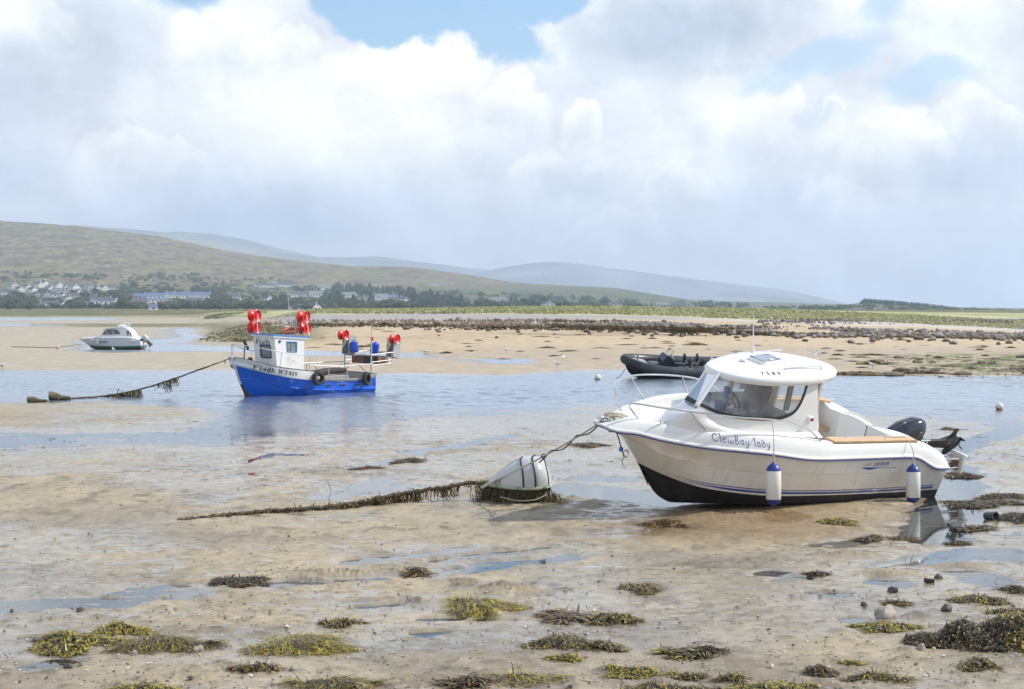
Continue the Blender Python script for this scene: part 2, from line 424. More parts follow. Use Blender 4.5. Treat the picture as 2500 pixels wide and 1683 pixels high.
# ================================================================== THE SETTING: tidal flat, water, hills
# control columns: photo column -> [(row or None, distance, height)]
def _y(py, z): return ((CAMH - max(z, 0.0)) * FPX / (py - HOR), z)
def _d(py, d): return (d, CAMH - (py - HOR) * d / FPX)
FLAT = {
    -1500: [_y(1700, .03), _y(1100, .03), _y(1010, -.02), _y(960, -.2), _y(905, .02), _y(860, .15), (200, .12), (640, .02), (665, .6), (760, 1.0), (900, 1.6)],
    0: [_y(1700, .035), _y(1125, .035), _y(1098, .004), _y(1075, -.012), _y(1052, .012), _y(1036, .035), _y(1010, .05), _y(988, .03), _y(975, -.03), _y(960, -.2), _y(918, -.15), _y(907, 0), _y(895, .09),
        _y(862, .16), _y(835, .13), _y(810, .12), _y(799, .05), _y(796, -.03), _y(791, -.03), _y(789, .06), _y(784, .08), _y(782.5, -.03), _y(775.5, -.03), (665, .5), (760, 1.0), (900, 1.6)],
    250: [_y(1700, .035), _y(1110, .035), _y(1085, .0), _y(1062, -.012), _y(1050, .015), _y(1038, .038), _y(1012, .055), _y(986, .03), _y(974, -.03), _y(955, -.2), _y(918, -.15), _y(908, 0), _y(893, .10),
          _y(868, .10), _y(861, .02), _y(857, -.03), _y(838, -.03), _y(834, -.01), _y(829, .04), _y(815, .13), _y(801, .10), _y(790, .06), _y(783.5, .06), _y(782, -.02), _y(775.5, -.02), (665, .5), (760, 1.0), (900, 1.6)],
    470: [_y(1700, .03), _y(1120, .03), _y(1085, .004), _y(1065, -.012), _y(1035, .004), _y(1022, .028), _y(1008, .032), _y(996, .02), _y(985, -.05), _y(955, -.2), _y(918, -.15), _y(907, 0), _y(893, .10),
          _y(868, .10), _y(860, .04), _y(856, -.02), _y(842, -.02), _y(839, .02), _y(835, -.02), _y(803, -.02), _y(799, .04), _y(790, .06), _y(780, .2), (560, .6), (665, 1.0), (760, 1.2), (900, 1.6)],
    540: [_y(1700, .03), _y(1120, .03), _y(1088, .004), _y(1068, -.012), _y(1015, -.012), _y(992, -.04), _y(955, -.2), _y(918, -.15), _y(907, 0), _y(893, .08),
          _y(872, .06), _y(860, .04), _y(857, -.02), _y(846, -.02), _y(840, .05), _y(828, .25), _y(812, .35), _y(800, .15), (300, .15), _d(783, 350), _d(776, 450), _d(766, 480), _d(763, 560), (900, 2.2)],
    640: [_y(1700, .03), _y(1110, .03), _y(1078, .006), _y(1055, -.010), _y(1010, -.012), _y(985, -.05), _y(955, -.2), _y(920, -.15), _y(909, 0), _y(895, .07),
          _y(874, .06), _y(866, .02), _y(863, -.02), _y(850, -.02), _y(843, .08), _y(826, .45), _d(797, 205), _d(786, 230), _d(783, 330), _d(776, 400), _d(764, 425), _d(761, 500), (900, 2.3)],
    760: [_y(1700, .03), _y(1110, .03), _y(1065, .008), _y(1042, -.006), _y(1000, -.014), _y(980, -.06), _y(950, -.2), _y(926, -.1), _y(915, .01), _y(905, .07), _y(880, .08), _y(869, .02),
          _y(866, -.03), _y(857, -.03), _y(854, .04), _y(835, .35), _d(798, 205), _d(771, 235), _d(768, 250), _d(760, 300), _d(757, 340), (650, 2.6), (900, 2.4)],
    1000: [_y(1700, .03), _y(1100, .03), _y(1050, .010), _y(1025, -.002), _y(1000, -.012), _y(978, -.06), _y(940, -.2), _y(920, -.1), _y(912, .02), _y(900, .07), _y(880, .08), _y(873.5, .02),
           _y(871, -.03), _y(863, -.03), _y(860, .04), _y(845, .28), _d(799, 200), _d(770, 232), _d(767, 250), _d(757, 300), _d(756, 340), (650, 2.6), (900, 2.4)],
    1250: [_y(1700, .03), _y(1100, .03), _y(1040, .014), _y(1010, .004), _y(994, -.01), _y(975, -.06), _y(930, -.2), _y(922, -.06), _y(916, .02), _y(905, .07), _y(894, .06), _y(890, .02),
           _y(887, -.03), _y(877, -.03), _y(874, .04), _y(850, .32), _d(803, 188), _d(779, 212), _d(768, 250), _d(752, 310), _d(752, 350), (650, 2.6), (900, 2.4)],
    1500: [_y(1700, .03), _y(1250, .03), _y(1200, .0), _y(1180, .01), _y(1060, .02), _y(1010, .008), _y(985, -.006), _y(965, -.06), _y(930, -.2), _y(910, -.05), _y(904, .01), _y(897, .06), _y(888, .10), _y(860, .3),
           _d(808, 175), _d(781, 198), _d(771, 250), _d(751, 320), _d(751, 360), (650, 2.6), (900, 2.4)],
    1800: [_y(1700, .03), _y(1330, .025), _y(1260, .05), _y(1215, .07), _y(1150, .04), _y(1060, .02), _y(1010, .004), _y(985, -.06), _y(935, -.2), _y(914, -.05), _y(906, .02), _y(890, .12), _y(860, .32),
           _d(814, 165), _d(788, 185), _d(783, 230), _d(780, 250), _d(755, 330), _d(754, 380), (650, 2.6), (900, 2.4)],
    2000: [_y(1700, .03), _y(1420, .016), _y(1330, .018), _y(1260, .05), _y(1210, .07), _y(1150, .04), _y(1060, .02), _y(1012, .0), _y(985, -.06), _y(940, -.2), _y(922, -.05), _y(915, .02), _y(900, .08), _y(860, .26),
           _d(820, 158), _d(797, 176), _d(793, 230), _d(782, 260), _d(760, 340), _d(758, 400), (650, 2.5), (900, 2.4)],
    2250: [_y(1700, .035), _y(1500, .03), _y(1420, .012), _y(1330, .010), _y(1230, .03), _y(1150, .012), _y(1080, .02), _y(1020, .004), _y(990, -.05), _y(940, -.2), _y(925, -.05), _y(917, .02), _y(900, .10), _y(860, .28),
           _d(822, 150), _d(803, 172), _d(801, 185), _d(795, 245), _d(783, 290), _d(768, 360), _d(766, 450), (650, 1.9), (900, 2.2)],
    2500: [_y(1700, .035), _y(1500, .03), _y(1430, .014), _y(1330, .010), _y(1230, .012), _y(1130, .02), _y(1060, .02), _y(1018, .0), _y(990, -.05), _y(940, -.2), _y(926, -.05), _y(919, .02), _y(900, .14), _y(865, .28),
           _d(829, 145), _d(814, 165), _d(812, 180), (210, .3), (236, .03), (240, -.04), (277, -.04), (295, .1), (340, .7), (400, 1.15), (520, 1.7), (650, 1.5), (900, 1.8)],
    4000: [_y(1700, .035), _y(1430, .014), _y(1060, .02), _y(1018, .0), _y(940, -.2), _y(926, -.05), _y(900, .14), (145, .5), (165, .6), (210, .0), (240, -.05), (320, -.05), (400, .5), (520, 1.2), (900, 1.5)],
}
FU = sorted(FLAT)
def flat_z(U, D):
    """height of the shore for arrays of photo column U and distance D"""
    U = np.asarray(U, float); D = np.asarray(D, float)
    cols = []
    for k in FU:
        p = sorted(FLAT[k]); dd = np.log([q[0] for q in p]); zz = [q[1] for q in p]
        cols.append(np.interp(np.log(D), dd, zz))
    cols = np.array(cols)
    fu = np.array(FU, float)
    j = np.clip(np.searchsorted(fu, U) - 1, 0, len(FU) - 2)
    t = np.clip((U - fu[j]) / (fu[j + 1] - fu[j]), 0, 1)
    idx = np.indices(U.shape)
    return np.take_along_axis(cols, j[None], 0)[0] * (1 - t) + np.take_along_axis(cols, (j + 1)[None], 0)[0] * t

PUDDLES = [  # photo polyline, half width across (px), depth
    ([(640, 1425), (760, 1420), (900, 1408), (1040, 1400), (1180, 1382), (1300, 1370), (1400, 1357)], 11, .028),
    ([(850, 1374), (930, 1362), (1020, 1352), (1090, 1343), (1130, 1338)], 8, .03),
    ([(1070, 1368), (1180, 1352), (1260, 1345), (1330, 1338)], 6, .03),
    ([(-60, 1478), (60, 1478), (160, 1470), (260, 1466), (330, 1450), (430, 1440)], 22, .03),
    ([(780, 1212), (850, 1200), (900, 1184), (925, 1170)], 10, .04), ([(880, 1190), (950, 1184), (1000, 1188)], 8, .04), ([(870, 1200), (990, 1196)], 5, .03),
    ([(600, 1124), (660, 1112), (740, 1108)], 5, .035), ([(1000, 1106), (1080, 1092), (1160, 1078), (1250, 1062)], 5, .035),
    ([(560, 1160), (610, 1155)], 4, .03), ([(860, 1142), (930, 1132), (960, 1124)], 7, .035),
    ([(1380, 1195), (1480, 1205), (1570, 1212), (1640, 1222)], 15, .05), ([(1430, 1165), (1540, 1170)], 8, .04),
    ([(2300, 1150), (2325, 1200), (2320, 1260), (2280, 1310)], 20, .045),
    ([(2330, 1020), (2420, 1022), (2485, 1040), (2440, 1062), (2370, 1080), (2320, 1110), (2300, 1150)], 9, .05),
    ([(2150, 1378), (2260, 1370)], 8, .026), ([(1900, 1418), (1960, 1408)], 6, .026), ([(1990, 1447), (2060, 1452)], 7, .03),
    ([(2080, 1512), (2130, 1518)], 8, .03), ([(2260, 1370), (2360, 1350), (2480, 1356)], 16, .026), ([(2340, 1395), (2430, 1420)], 12, .026),
    ([(80, 1625), (160, 1612)], 12, .03), ([(1020, 1512), (1110, 1508)], 6, .03), ([(1180, 1513), (1240, 1516)], 6, .03), ([(1040, 1548), (1085, 1543)], 7, .03), ([(1005, 1562), (1040, 1560)], 5, .03),
    ([(860, 1485), (1000, 1470)], 5, .026), ([(1235, 1430), (1280, 1428)], 6, .028), ([(1285, 1455), (1330, 1452)], 7, .028), ([(55, 1558), (95, 1556)], 6, .03),
    ([(1870, 1398), (1910, 1402)], 9, .028), ([(2000, 1330), (2100, 1322)], 9, .024), ([(2140, 1420), (2210, 1430)], 8, .026),
]
DRY = [((180, 1235), (330, 62)), ((1130, 1290), (360, 45)), ((1900, 1262), (330, 40)), ((1500, 1640), (900, 60)), ((250, 1655), (500, 40)), ((640, 1300), (300, 40)), ((2100, 1600), (260, 60)), ((1750, 1330), (260, 40))]
def seg_dist(px, py, pl):
    best = np.full(px.shape, 1e9)
    for (x0, y0), (x1, y1) in zip(pl[:-1], pl[1:]):
        # rows count five times as much as columns (the ground is seen at a grazing angle)
        ax, ay, bx, by = x0, y0 * 5, x1, y1 * 5
        t = np.clip(((px - ax) * (bx - ax) + (py * 5 - ay) * (by - ay)) / ((bx - ax) ** 2 + (by - ay) ** 2 + 1e-9), 0, 1)
        best = np.minimum(best, np.hypot(px - ax - t * (bx - ax), py * 5 - ay - t * (by - ay)) / 5)
    return best

rows = list(np.arange(1725, 1000, -1.7)) + list(np.arange(1000, 800, -1.0))
D = [CAMH * FPX / (q - HOR) for q in rows]
D = [7.0, 9.0, 11.0, 12.3] + [q for q in D if q > 12.6]
while D[-1] < 690: D.append(D[-1] * 1.013)
D = np.array(D)
U = np.concatenate([np.linspace(-3600, -160, 40), np.arange(-150, 2660, 2.6), np.linspace(2670, 6000, 40)])
GU, GD = np.meshgrid(U, D)
GX = GD * (GU - 1250) / FPX; GY = GD
wob = sst(GD, 55, 75) * (1 - sst(GD, 560, 640))
GZ = flat_z(GU + wob * 60 * fbm(GX * .10 + 3, GY * .045, 17, 4, .55), GD * (1 + wob * .016 * fbm(GX * .14, GY * .05, 18, 4, .6)))
zbase = GZ.copy()
near = 1 - sst(GD, 34, 60)
mid = 1 - sst(GD, 60, 130)
n1 = fbm(GX * 0.55, GY * 0.55, 3, 4, 0.55)
n2 = fbm(GX * 2.1, GY * 2.1, 21, 3, 0.55)
n3 = fbm(GX * 7.0, GY * 7.0, 41, 2, 0.5)
rill = fbm(GX * .35 + .6 * n1, GY * 2.6 - GX * .25, 43, 4, .6)
GZ += near * (n1 * 0.016 + n2 * 0.015 + n3 * 0.0065 + rill * .0075)
GZ += (1 - near) * mid * (fbm(GX * .35, GY * .35, 9, 3) * 0.012)
far_n = fbm(GX * .08, GY * .08, 77, 4)
GZ += (1 - mid) * np.clip(zbase * 1.2, 0, 1) * far_n * 0.14 * (1 - sst(GD, 260, 330))
# low swells of sand on the left banks
left = (1 - sst(GU, 450, 640)) * sst(GD, 80, 95) * (1 - sst(GD, 120, 150)) * np.clip(zbase * 20, 0, 1)
GZ += left * fbm(GX * .16, GY * .07, 5, 3) * 0.07
# sand ripples on the bar in front of the channel
isl = np.exp(-((GU - 230) / 330) ** 4) * np.exp(-((GY - 50.5) / 5.5) ** 4)
GZ += isl * 0.014 * np.sin((GY * 1.0 + GX * 0.25 + 0.9 * pn(GX * .6, GY * .6, 8)) * 2 * np.pi / 0.75)
# warped pool shapes
PYR = HOR + (CAMH - zbase) * FPX / GD
wpx = GU + 26 * fbm(GX * 1.1, GY * 1.1, 55, 3); wpy = PYR + 5.5 * fbm(GX * 1.3 + 9, GY * 1.3, 56, 3)
selr = np.where(D < 75)[0]
for pl, hw, dep in PUDDLES:
    xs = [q[0] for q in pl]; ys = [q[1] for q in pl]
    ci = np.where((U > min(xs) - 160) & (U < max(xs) + 160))[0]
    ri = np.where((D > CAMH * FPX / (max(ys) + 60 - HOR)) & (D < CAMH * FPX / (max(min(ys) - 50, 960) - HOR)))[0]
    if not len(ci) or not len(ri): continue
    sl = (slice(ri[0], ri[-1] + 1), slice(ci[0], ci[-1] + 1))
    dist = seg_dist(wpx[sl], wpy[sl], pl)
    w = 1 - sst(dist, hw * 0.45, hw * 1.25)
    GZ[sl] = GZ[sl] * (1 - 0.6 * w) - w * dep * 0.75
# worm casts and little heaps of sand
wc_rng = np.random.RandomState(5)
def bump_at(x, y, r, h, asp=1.0):
    u = 1250 + FPX * x / y
    ri = np.where((D > y - 3.2 * r) & (D < y + 3.2 * r))[0]
    ci = np.where(np.abs(U - u) < 3.2 * r * asp * FPX / y)[0]
    if len(ri) and len(ci):
        sl = (slice(ri[0], ri[-1] + 1), slice(ci[0], ci[-1] + 1))
        q = ((GX[sl] - x) / asp) ** 2 + (GY[sl] - y) ** 2
        CASTM[sl] = np.maximum(CASTM[sl], np.exp(-q / (r * r * .8)) * (.4 + .6 * ((int(x * 97 + y * 53)) % 3 > 0)))
        GZ[sl] += h * np.exp(-q / (r * r)) * (1 + 0.5 * pn(GX[sl] * 22, GY[sl] * 22, 4))
CASTS = []
CASTM = np.zeros(GZ.shape)
for k in range(1250):
    py = 1195 + 500 * wc_rng.rand() ** 1.1; px = wc_rng.uniform(-60, 2560)
    p = at(px, py, .03)
    cl = pn(p.x * .35, p.y * .35, 91)
    if cl < -0.15 and wc_rng.rand() < .75: continue
    r = wc_rng.uniform(.03, .085); h = r * wc_rng.uniform(.2, .42)
    bump_at(p.x, p.y, r, h, wc_rng.uniform(1.0, 1.7))
    CASTS.append((p.x, p.y, r, h))
for px, py, r, h in ((1130, 1425, .16, .06), (1225, 1440, .2, .06), (760, 1402, .2, .05), (1000, 1395, .22, .05), (860, 1400, .18, .05), (2060, 1355, .15, .06), (2330, 1380, .22, .05), (2180, 1400, .2, .05), (1800, 1262, .35, .05)):
    p = at(px, py, 0.03); bump_at(p.x, p.y, r, h, 1.8)
# sand scoured and heaped where the cruiser lies
bp0 = at(1960, 1216, 0.0)
GZ += 0.045 * np.exp(-(((GX - bp0.x) / 2.4) ** 2 + ((GY - bp0.y) / 0.9) ** 2))
PYR = HOR + (CAMH - GZ) * FPX / GD
def smooth_z(x, y):
    """ground height under a point (bilinear)"""
    u = 1250 + FPX * x / y
    i = min(max(int(np.searchsorted(D, y)) - 1, 0), len(D) - 2); j = min(max(int(np.searchsorted(U, u)) - 1, 0), len(U) - 2)
    a = (y - D[i]) / (D[i + 1] - D[i]); b = (u - U[j]) / (U[j + 1] - U[j])
    return float((GZ[i, j] * (1 - b) + GZ[i, j + 1] * b) * (1 - a) + (GZ[i + 1, j] * (1 - b) + GZ[i + 1, j + 1] * b) * a)
def ground_at(px, py, lift=0.0):
    """point of the shore under a photo pixel"""
    z = 0.0
    for _ in range(25):
        p = at(px, py, z); nz = max(smooth_z(p.x, min(p.y, 680)), -0.0)
        z = z + 0.6 * (nz - z)
    p = at(px, py, z)
    return Vector((p.x, p.y, z + lift))

# ---- what the ground is made of
def lerp(a, b, t): return a + (b - a) * t[..., None]
Cc = lambda *c: np.array(c, float)
alb = np.zeros(GX.shape + (3,)); alb[:] = Cc(.375, .312, .214)
pn_l = fbm(GX * .3, GY * .3, 31, 4)
alb = lerp(alb, Cc(.29, .245, .18), sst(pn_l, -.1, .35) * near)
alb = lerp(alb, Cc(.42, .345, .25), sst(GD, 62, 80))                                         # clean sand beyond the channel
alb = lerp(alb, Cc(.40, .35, .27), sst(GD, 80, 90) * (1 - sst(GU, 520, 700)))
alb = lerp(alb, Cc(.50, .39, .255), sst(GD, 112, 130) * sst(GU, 640, 760) * (1 - sst(GD, 190, 210)))
alb *= (1 + .20 * fbm(GX * .9, GY * .5, 12, 4) * (1 - near * .3))[..., None]
hn = fbm(GX * .12, GY * .12, 61, 4)
weedc = Cc(.105, .095, .035)
band = np.exp(-((PYR - 794.5) / 4.2) ** 4) * (1 - sst(GU, 480, 560)) * sst(GU + 260 * hn, 60, 260)
alb = lerp(alb, Cc(.155, .145, .06), np.clip(band * 1.8 * sst(hn + .5, .1, .5), 0, .9))
spit = .75 * np.exp(-((GU - 640) / 150) ** 4) * np.exp(-((PYR - 812) / 24) ** 4) * sst(GD, 120, 140)
alb = lerp(alb, 1.5 * weedc * (1 + .5 * pn(GX * .8, GY * .8, 6))[..., None], np.clip(spit * 1.3 * sst(GZ, .02, .15), 0, .95))
pebb = np.clip(np.exp(-((GU - 780) / 200) ** 4) * sst(PYR, 795, 783) * sst(GD, 200, 225), 0, 1)
shing = sst(GD, 208, 222) * (1 - sst(GU, 1650, 2000)) * sst(GU, 640, 720)
alb = lerp(alb, Cc(.345, .32, .30), shing)
alb = lerp(alb, Cc(.52, .47, .40), sst(GD, 200, 215) * sst(GU, 1600, 1800) * (1 - sst(GU, 2550, 2750)))
alb = lerp(alb, Cc(.31, .29, .27), sst(GD, 230, 280) * sst(GU, 1950, 2200) * (.4 + .6 * sst(hn, -.2, .3)))
gtop = np.interp(GU, [-3000, 0, 480, 520, 620, 700, 760, 1000, 1250, 1500, 1800, 2000, 2300, 2500, 3500], [774.6, 774.6, 775, 772, 775, 770, 768, 767, 768, 771, 780, 782, 780, 777, 776])
gm = sst(gtop + 3.0 * fbm(GX * .05, GY * .03, 71, 3) - PYR, -1.2, .8) * sst(GD, 215, 235)
gcol = lerp(np.broadcast_to(Cc(.36, .36, .16), alb.shape), Cc(.48, .44, .26), sst(fbm(GX * .06, GY * .04, 72, 4), -.25, .3))
gcol = lerp(gcol, Cc(.26, .31, .09), sst(fbm(GX * .035, GY * .02, 73, 3), .05, .3))
gcol = lerp(gcol, Cc(.21, .20, .10), (1 - sst(GU, 500, 600)) * .7)
alb = lerp(alb, gcol, gm)
algae = np.exp(-((GU - 2400) / 260) ** 4) * np.exp(-((PYR - 889) / 26) ** 4) * sst(GZ, .01, .05)
an = fbm(GX * .5, GY * .22, 81, 4)
alb = lerp(alb, Cc(.13, .19, .045), algae * sst(an, .02, .25) * .85)
alb = lerp(alb, Cc(.10, .075, .035), algae * sst(fbm(GX * .6, GY * .25, 83, 4), .12, .3) * .9)
brown = np.exp(-((GU - 1750) / 360) ** 4) * np.exp(-((PYR - 1275) / 55) ** 4)
alb = lerp(alb, Cc(.25, .17, .088), brown * .85)
ochre = brown * sst(fbm(GX * .8, GY * .5, 85, 3), .15, .35)
alb = lerp(alb, Cc(.17, .105, .038), ochre * .85)
alb = lerp(alb, Cc(.27, .265, .24), sst(-GZ, .02, .16))                                     # bed of the channel
grain = fbm(GX * 6, GY * 6, 93, 2)
alb *= (1 + .22 * grain * near)[..., None]
alb = lerp(alb, alb * .58, CASTM * near * (.75 + .5 * n3))
alb *= (1 + near * .20 * fbm(GX * 1.7, GY * 1.1, 95, 3))[..., None]
alb = lerp(alb, Cc(.20, .165, .115), near * .8 * sst(fbm(GX * 2.3, GY * 1.2, 96, 3), .22, .42) * sst(pn(GX * .4, GY * .4, 99), -.15, .25))
# dark specks of grit and weed pressed in the mud
sp = pn(GX * 14, GY * 14, 97)
alb = lerp(alb, Cc(.10, .08, .05), near * sst(sp, .34, .46) * sst(pn(GX * .7, GY * .7, 98), -.25, .2) * .75)
wet = 1 - sst(GZ + .006 * n2 + .006 * n1 + .004 * n3, .016, .040)
wetzone = sst(fbm(GX * .22 + 4, GY * .16, 33, 4) + .5 * rill + .22 * n3, -.16, .10)
wet = np.maximum(wet, near * wetzone * .78)
dry = np.zeros(GX.shape)
for (cx, cy), (rx, ry) in DRY:
    dry = np.maximum(dry, 1 - sst(np.hypot((wpx - cx) / rx, (wpy - cy) / ry), .55, 1.1))
wet = np.where(GZ < .012, wet, wet * (1 - .75 * dry))
wet = np.maximum(wet, sst(PYR, 1110, 1060) * (1 - sst(GD, 50, 62)) * .85 * sst(GU, -100, 200) * (.6 + .4 * sst(n1, -.2, .3)))
wet *= (1 - gm); wet *= 1 - .9 * sst(GD, 62, 80) * sst(GZ, .05, .12)
alb *= (1 - .24 * wet)[..., None]
tint = np.concatenate([alb, wet[..., None]], -1).reshape(-1, 4)
nr, nc = GX.shape
ii = np.arange(nr * nc).reshape(nr, nc)
F = np.stack([ii[:-1, :-1], ii[:-1, 1:], ii[1:, 1:], ii[1:, :-1]], -1).reshape(-1, 4)

m = bpy.data.materials.new('wet_sand'); m.use_nodes = True
t = m.node_tree; n = NT(t); b = t.nodes['Principled BSDF']
a = n.n('ShaderNodeAttribute'); a.attribute_name = 'tint'
geo = n.n('ShaderNodeNewGeometry'); pos = geo.outputs['Position']
wetn = a.outputs['Alpha']
gr = n.noise(pos, 60.0, 3.0, 0.7); gr2 = n.noise(pos, 9.0, 6.0, 0.6)
f = n.add(n.rng(gr, .25, .75, .86, 1.14), n.rng(gr2, .3, .7, -.10, .10))
n.put(b.inputs['Base Color'], n.mix(1.0, a.outputs['Color'], n.comb(f, f, f), 'MULTIPLY'))
wr = n.m('ADD', wetn, n.rng(n.noise(pos, 5.0, 5.0), .3, .7, -.28, .28), clamp=True)
n.put(b.inputs['Roughness'], n.rng(wr, 0.1, 0.95, .74, .13))
n.put(b.inputs['Specular IOR Level'], n.rng(wr, 0, 1, .22, .5))
bn = n.n('ShaderNodeBump'); bn.inputs['Distance'].default_value = 0.02
n.put(bn.inputs['Strength'], n.rng(wr, 0.1, .95, .75, .10))
px_, py_, pz_ = n.sep(pos)
n.put(bn.inputs['Height'], n.add(n.noise(pos, 18.0, 6.0, .62), n.mul(n.noise(n.comb(n.mul(px_, .35), py_, 0), 3.0, 4.0), .8)))
t.links.new(bn.outputs[0], b.inputs['Normal'])
flat = np_mesh('tidal_flat', np.stack([GX, GY, GZ], -1).reshape(-1, 3), F, m, tint=tint)
tag(flat, kind='structure')

# ---- water: one sheet at sea level, rippled in the channels, still in the pools
m = bpy.data.materials.new('shallow_water'); m.use_nodes = True
t = m.node_tree; n = NT(t); t.nodes.remove(t.nodes['Principled BSDF'])
out = t.nodes['Material Output']
pos = n.n('ShaderNodeNewGeometry').outputs['Position']
px_, py_, pz_ = n.sep(pos)
v1 = n.comb(n.mul(px_, 0.62), n.mul(py_, 0.26), 0.0)
w1 = n.noise(v1, 2.3, 3.0, 0.55, dist=0.4)
w2 = n.noise(n.comb(n.mul(px_, .8), n.mul(py_, .8), 0), 7.0, 3.0, 0.5)
gust = n.rng(n.noise(n.comb(n.mul(px_, .08), n.mul(py_, .04), 0), 1.0, 4.0), .35, .65, .45, 1.0)
chan = n.mul(n.ss(py_, 38.0, 50.0), gust)
amp = n.add(n.mul(chan, 1.0), .006)
bn = n.n('ShaderNodeBump'); bn.inputs['Distance'].default_value = 0.10
n.put(bn.inputs['Strength'], amp)
n.put(bn.inputs['Height'], n.add(w1, n.mul(w2, .22)))
fr = n.n('ShaderNodeFresnel'); fr.inputs['IOR'].default_value = 1.42
t.links.new(bn.outputs[0], fr.inputs['Normal'])
gl = n.n('ShaderNodeBsdfGlossy'); n.put(gl.inputs['Roughness'], n.rng(n.ss(py_, 37.0, 47.0), 0, 1, .035, .19))
gl.inputs['Color'].default_value = (.92, .96, 1.0, 1)
t.links.new(bn.outputs[0], gl.inputs['Normal'])
tr = n.n('ShaderNodeBsdfTransparent'); tr.inputs['Color'].default_value = (.95, .97, .975, 1)
silt = n.n('ShaderNodeBsdfDiffuse'); silt.inputs['Color'].default_value = (.20, .255, .33, 1)      # fine silt carried in the channel
body = n.n('ShaderNodeMixShader'); n.put(body.inputs[0], n.mul(n.ss(py_, 47.0, 58.0), .55))
t.links.new(tr.outputs[0], body.inputs[1]); t.links.new(silt.outputs[0], body.inputs[2])
mxs = n.n('ShaderNodeMixShader')
t.links.new(fr.outputs[0], mxs.inputs[0]); t.links.new(body.outputs[0], mxs.inputs[1]); t.links.new(gl.outputs[0], mxs.inputs[2])
t.links.new(mxs.outputs[0], out.inputs['Surface'])
WATER = m
wd = [5.0, 12.0, 25.0, 36.0, 42.0, 45.0] + [CAMH * FPX / (q - HOR) for q in np.arange(1032, 862, -.75)] + list(np.geomspace(121, 690, 40))
WU, WD = np.meshgrid(np.concatenate([np.linspace(-9000, -260, 16), np.arange(-240, 2760, 3.0), np.linspace(2780, 11000, 16)]), np.array(wd))
WX = WD * (WU - 1250) / FPX
wa = sst(WD, 43, 49) * (1 - sst(WD, 108, 120)) * sst(-flat_z(WU, WD), -.01, .05) * (.45 + .55 * sst(fbm(WX * .06, WD * .03, 301, 3), -.3, .25))
WH = wa * (.085 * fbm(WX * .95 + .35 * WD, WD * .50 - .12 * WX, 302, 2, .5) + .030 * fbm(WX * 2.1, WD * 1.0, 303, 2, .5))
nr, nc = WX.shape; ii = np.arange(nr * nc).reshape(nr, nc)
tag(np_mesh('water', np.stack([WX, WD, WH], -1).reshape(-1, 3), np.stack([ii[:-1, :-1], ii[:-1, 1:], ii[1:, 1:], ii[1:, :-1]], -1).reshape(-1, 4), m), kind='structure')

# ---- land behind the shore and the moor above the village
RU = [-1500, 0, 200, 400, 550, 700, 850, 1000, 1150, 1250, 1500, 1700, 1850, 2100, 2500, 3300]
RY = [470, 541, 553, 580, 612, 634, 650, 652, 672, 690, 703, 735, 749, 753.5, 757, 758]
FD = [650, 1000, 1300, 1500, 1900, 2300, 2800, 3200, 3350]
FF = [0, 0, .02, .12, .27, .42, .78, 1.0, .985]
def hill_y(u, d):
    ry = np.interp(u, RU, RY)
    return 757.0 - np.interp(d, FD, FF) * (757.0 - ry)
def hill_z(u, d, noise=True):
    u = np.asarray(u, float); d = np.asarray(d, float)
    z = CAMH + (HOR - hill_y(u, d)) * d / FPX
    base = flat_z(u, np.clip(d, 650, 899)); k = sst(d, 650, 1100)
    z = base * (1 - k) + z * k
    if noise:
        x = d * (u - 1250) / FPX
        z = z + sst(d, 1300, 2300) * (757 - np.interp(u, RU, RY)) / 216 * 7.0 * fbm(x * .0045, d * .003, 15, 4) * (1 - .6 * sst(d, 2800, 3200))
    return z
hu = np.concatenate([np.linspace(-2600, -120, 50), np.arange(-100, 2610, 5.0), np.linspace(2620, 5000, 40)])
hd = np.concatenate([np.linspace(640, 1300, 30), np.linspace(1310, 3200, 190), [3230, 3270, 3350]])
HU, HD = np.meshgrid(hu, hd)
HX = HD * (HU - 1250) / FPX; HZ = hill_z(HU, HD)
HZ[0] -= 1.5
hp = hill_y(HU, HD)
c0 = np.broadcast_to(Cc(.20, .165, .085), HX.shape + (3,)).copy()
q1 = fbm(HX * .006, HD * .004, 101, 5, .6); q2 = fbm(HX * .02, HD * .012, 102, 5, .6); q3 = fbm(HX * .06, HD * .02, 103, 3)
c0 = lerp(c0, Cc(.205, .175, .08), sst(q1, -.05, .3))
c0 = lerp(c0, Cc(.12, .08, .05), sst(q2, .08, .3) * .8)
c0 = lerp(c0, Cc(.175, .17, .055), sst(fbm(HX * .01, HD * .02, 104, 4), .18, .36) * .4)
c0 *= (1 + .55 * q3 + .35 * fbm(HX * .12, HD * .05, 105, 3))[..., None]
lowm = sst(hp, 690 + 0 * hp, 715) * sst(HD, 1200, 1400)
c0 = lerp(c0, lerp(np.broadcast_to(Cc(.060, .085, .032), c0.shape), Cc(.14, .155, .055), sst(q2, .0, .25)), lowm * .85)
c0 = lerp(c0, np.broadcast_to(Cc(.15, .145, .07), c0.shape) * (1 + .4 * q2)[..., None], 1 - sst(HD, 1000, 1400))
hm = attr_mat('moor', 0.95, var=.6, vscale=.12, spec=.1)
nr, nc = HX.shape; ii = np.arange(nr * nc).reshape(nr, nc)
HF = np.stack([ii[:-1, :-1], ii[:-1, 1:], ii[1:, 1:], ii[1:, :-1]], -1).reshape(-1, 4)
tag(np_mesh('hillside', np.stack([HX, HD, HZ], -1).reshape(-1, 3), HF, hm, tint=c0.reshape(-1, 3)), kind='structure')
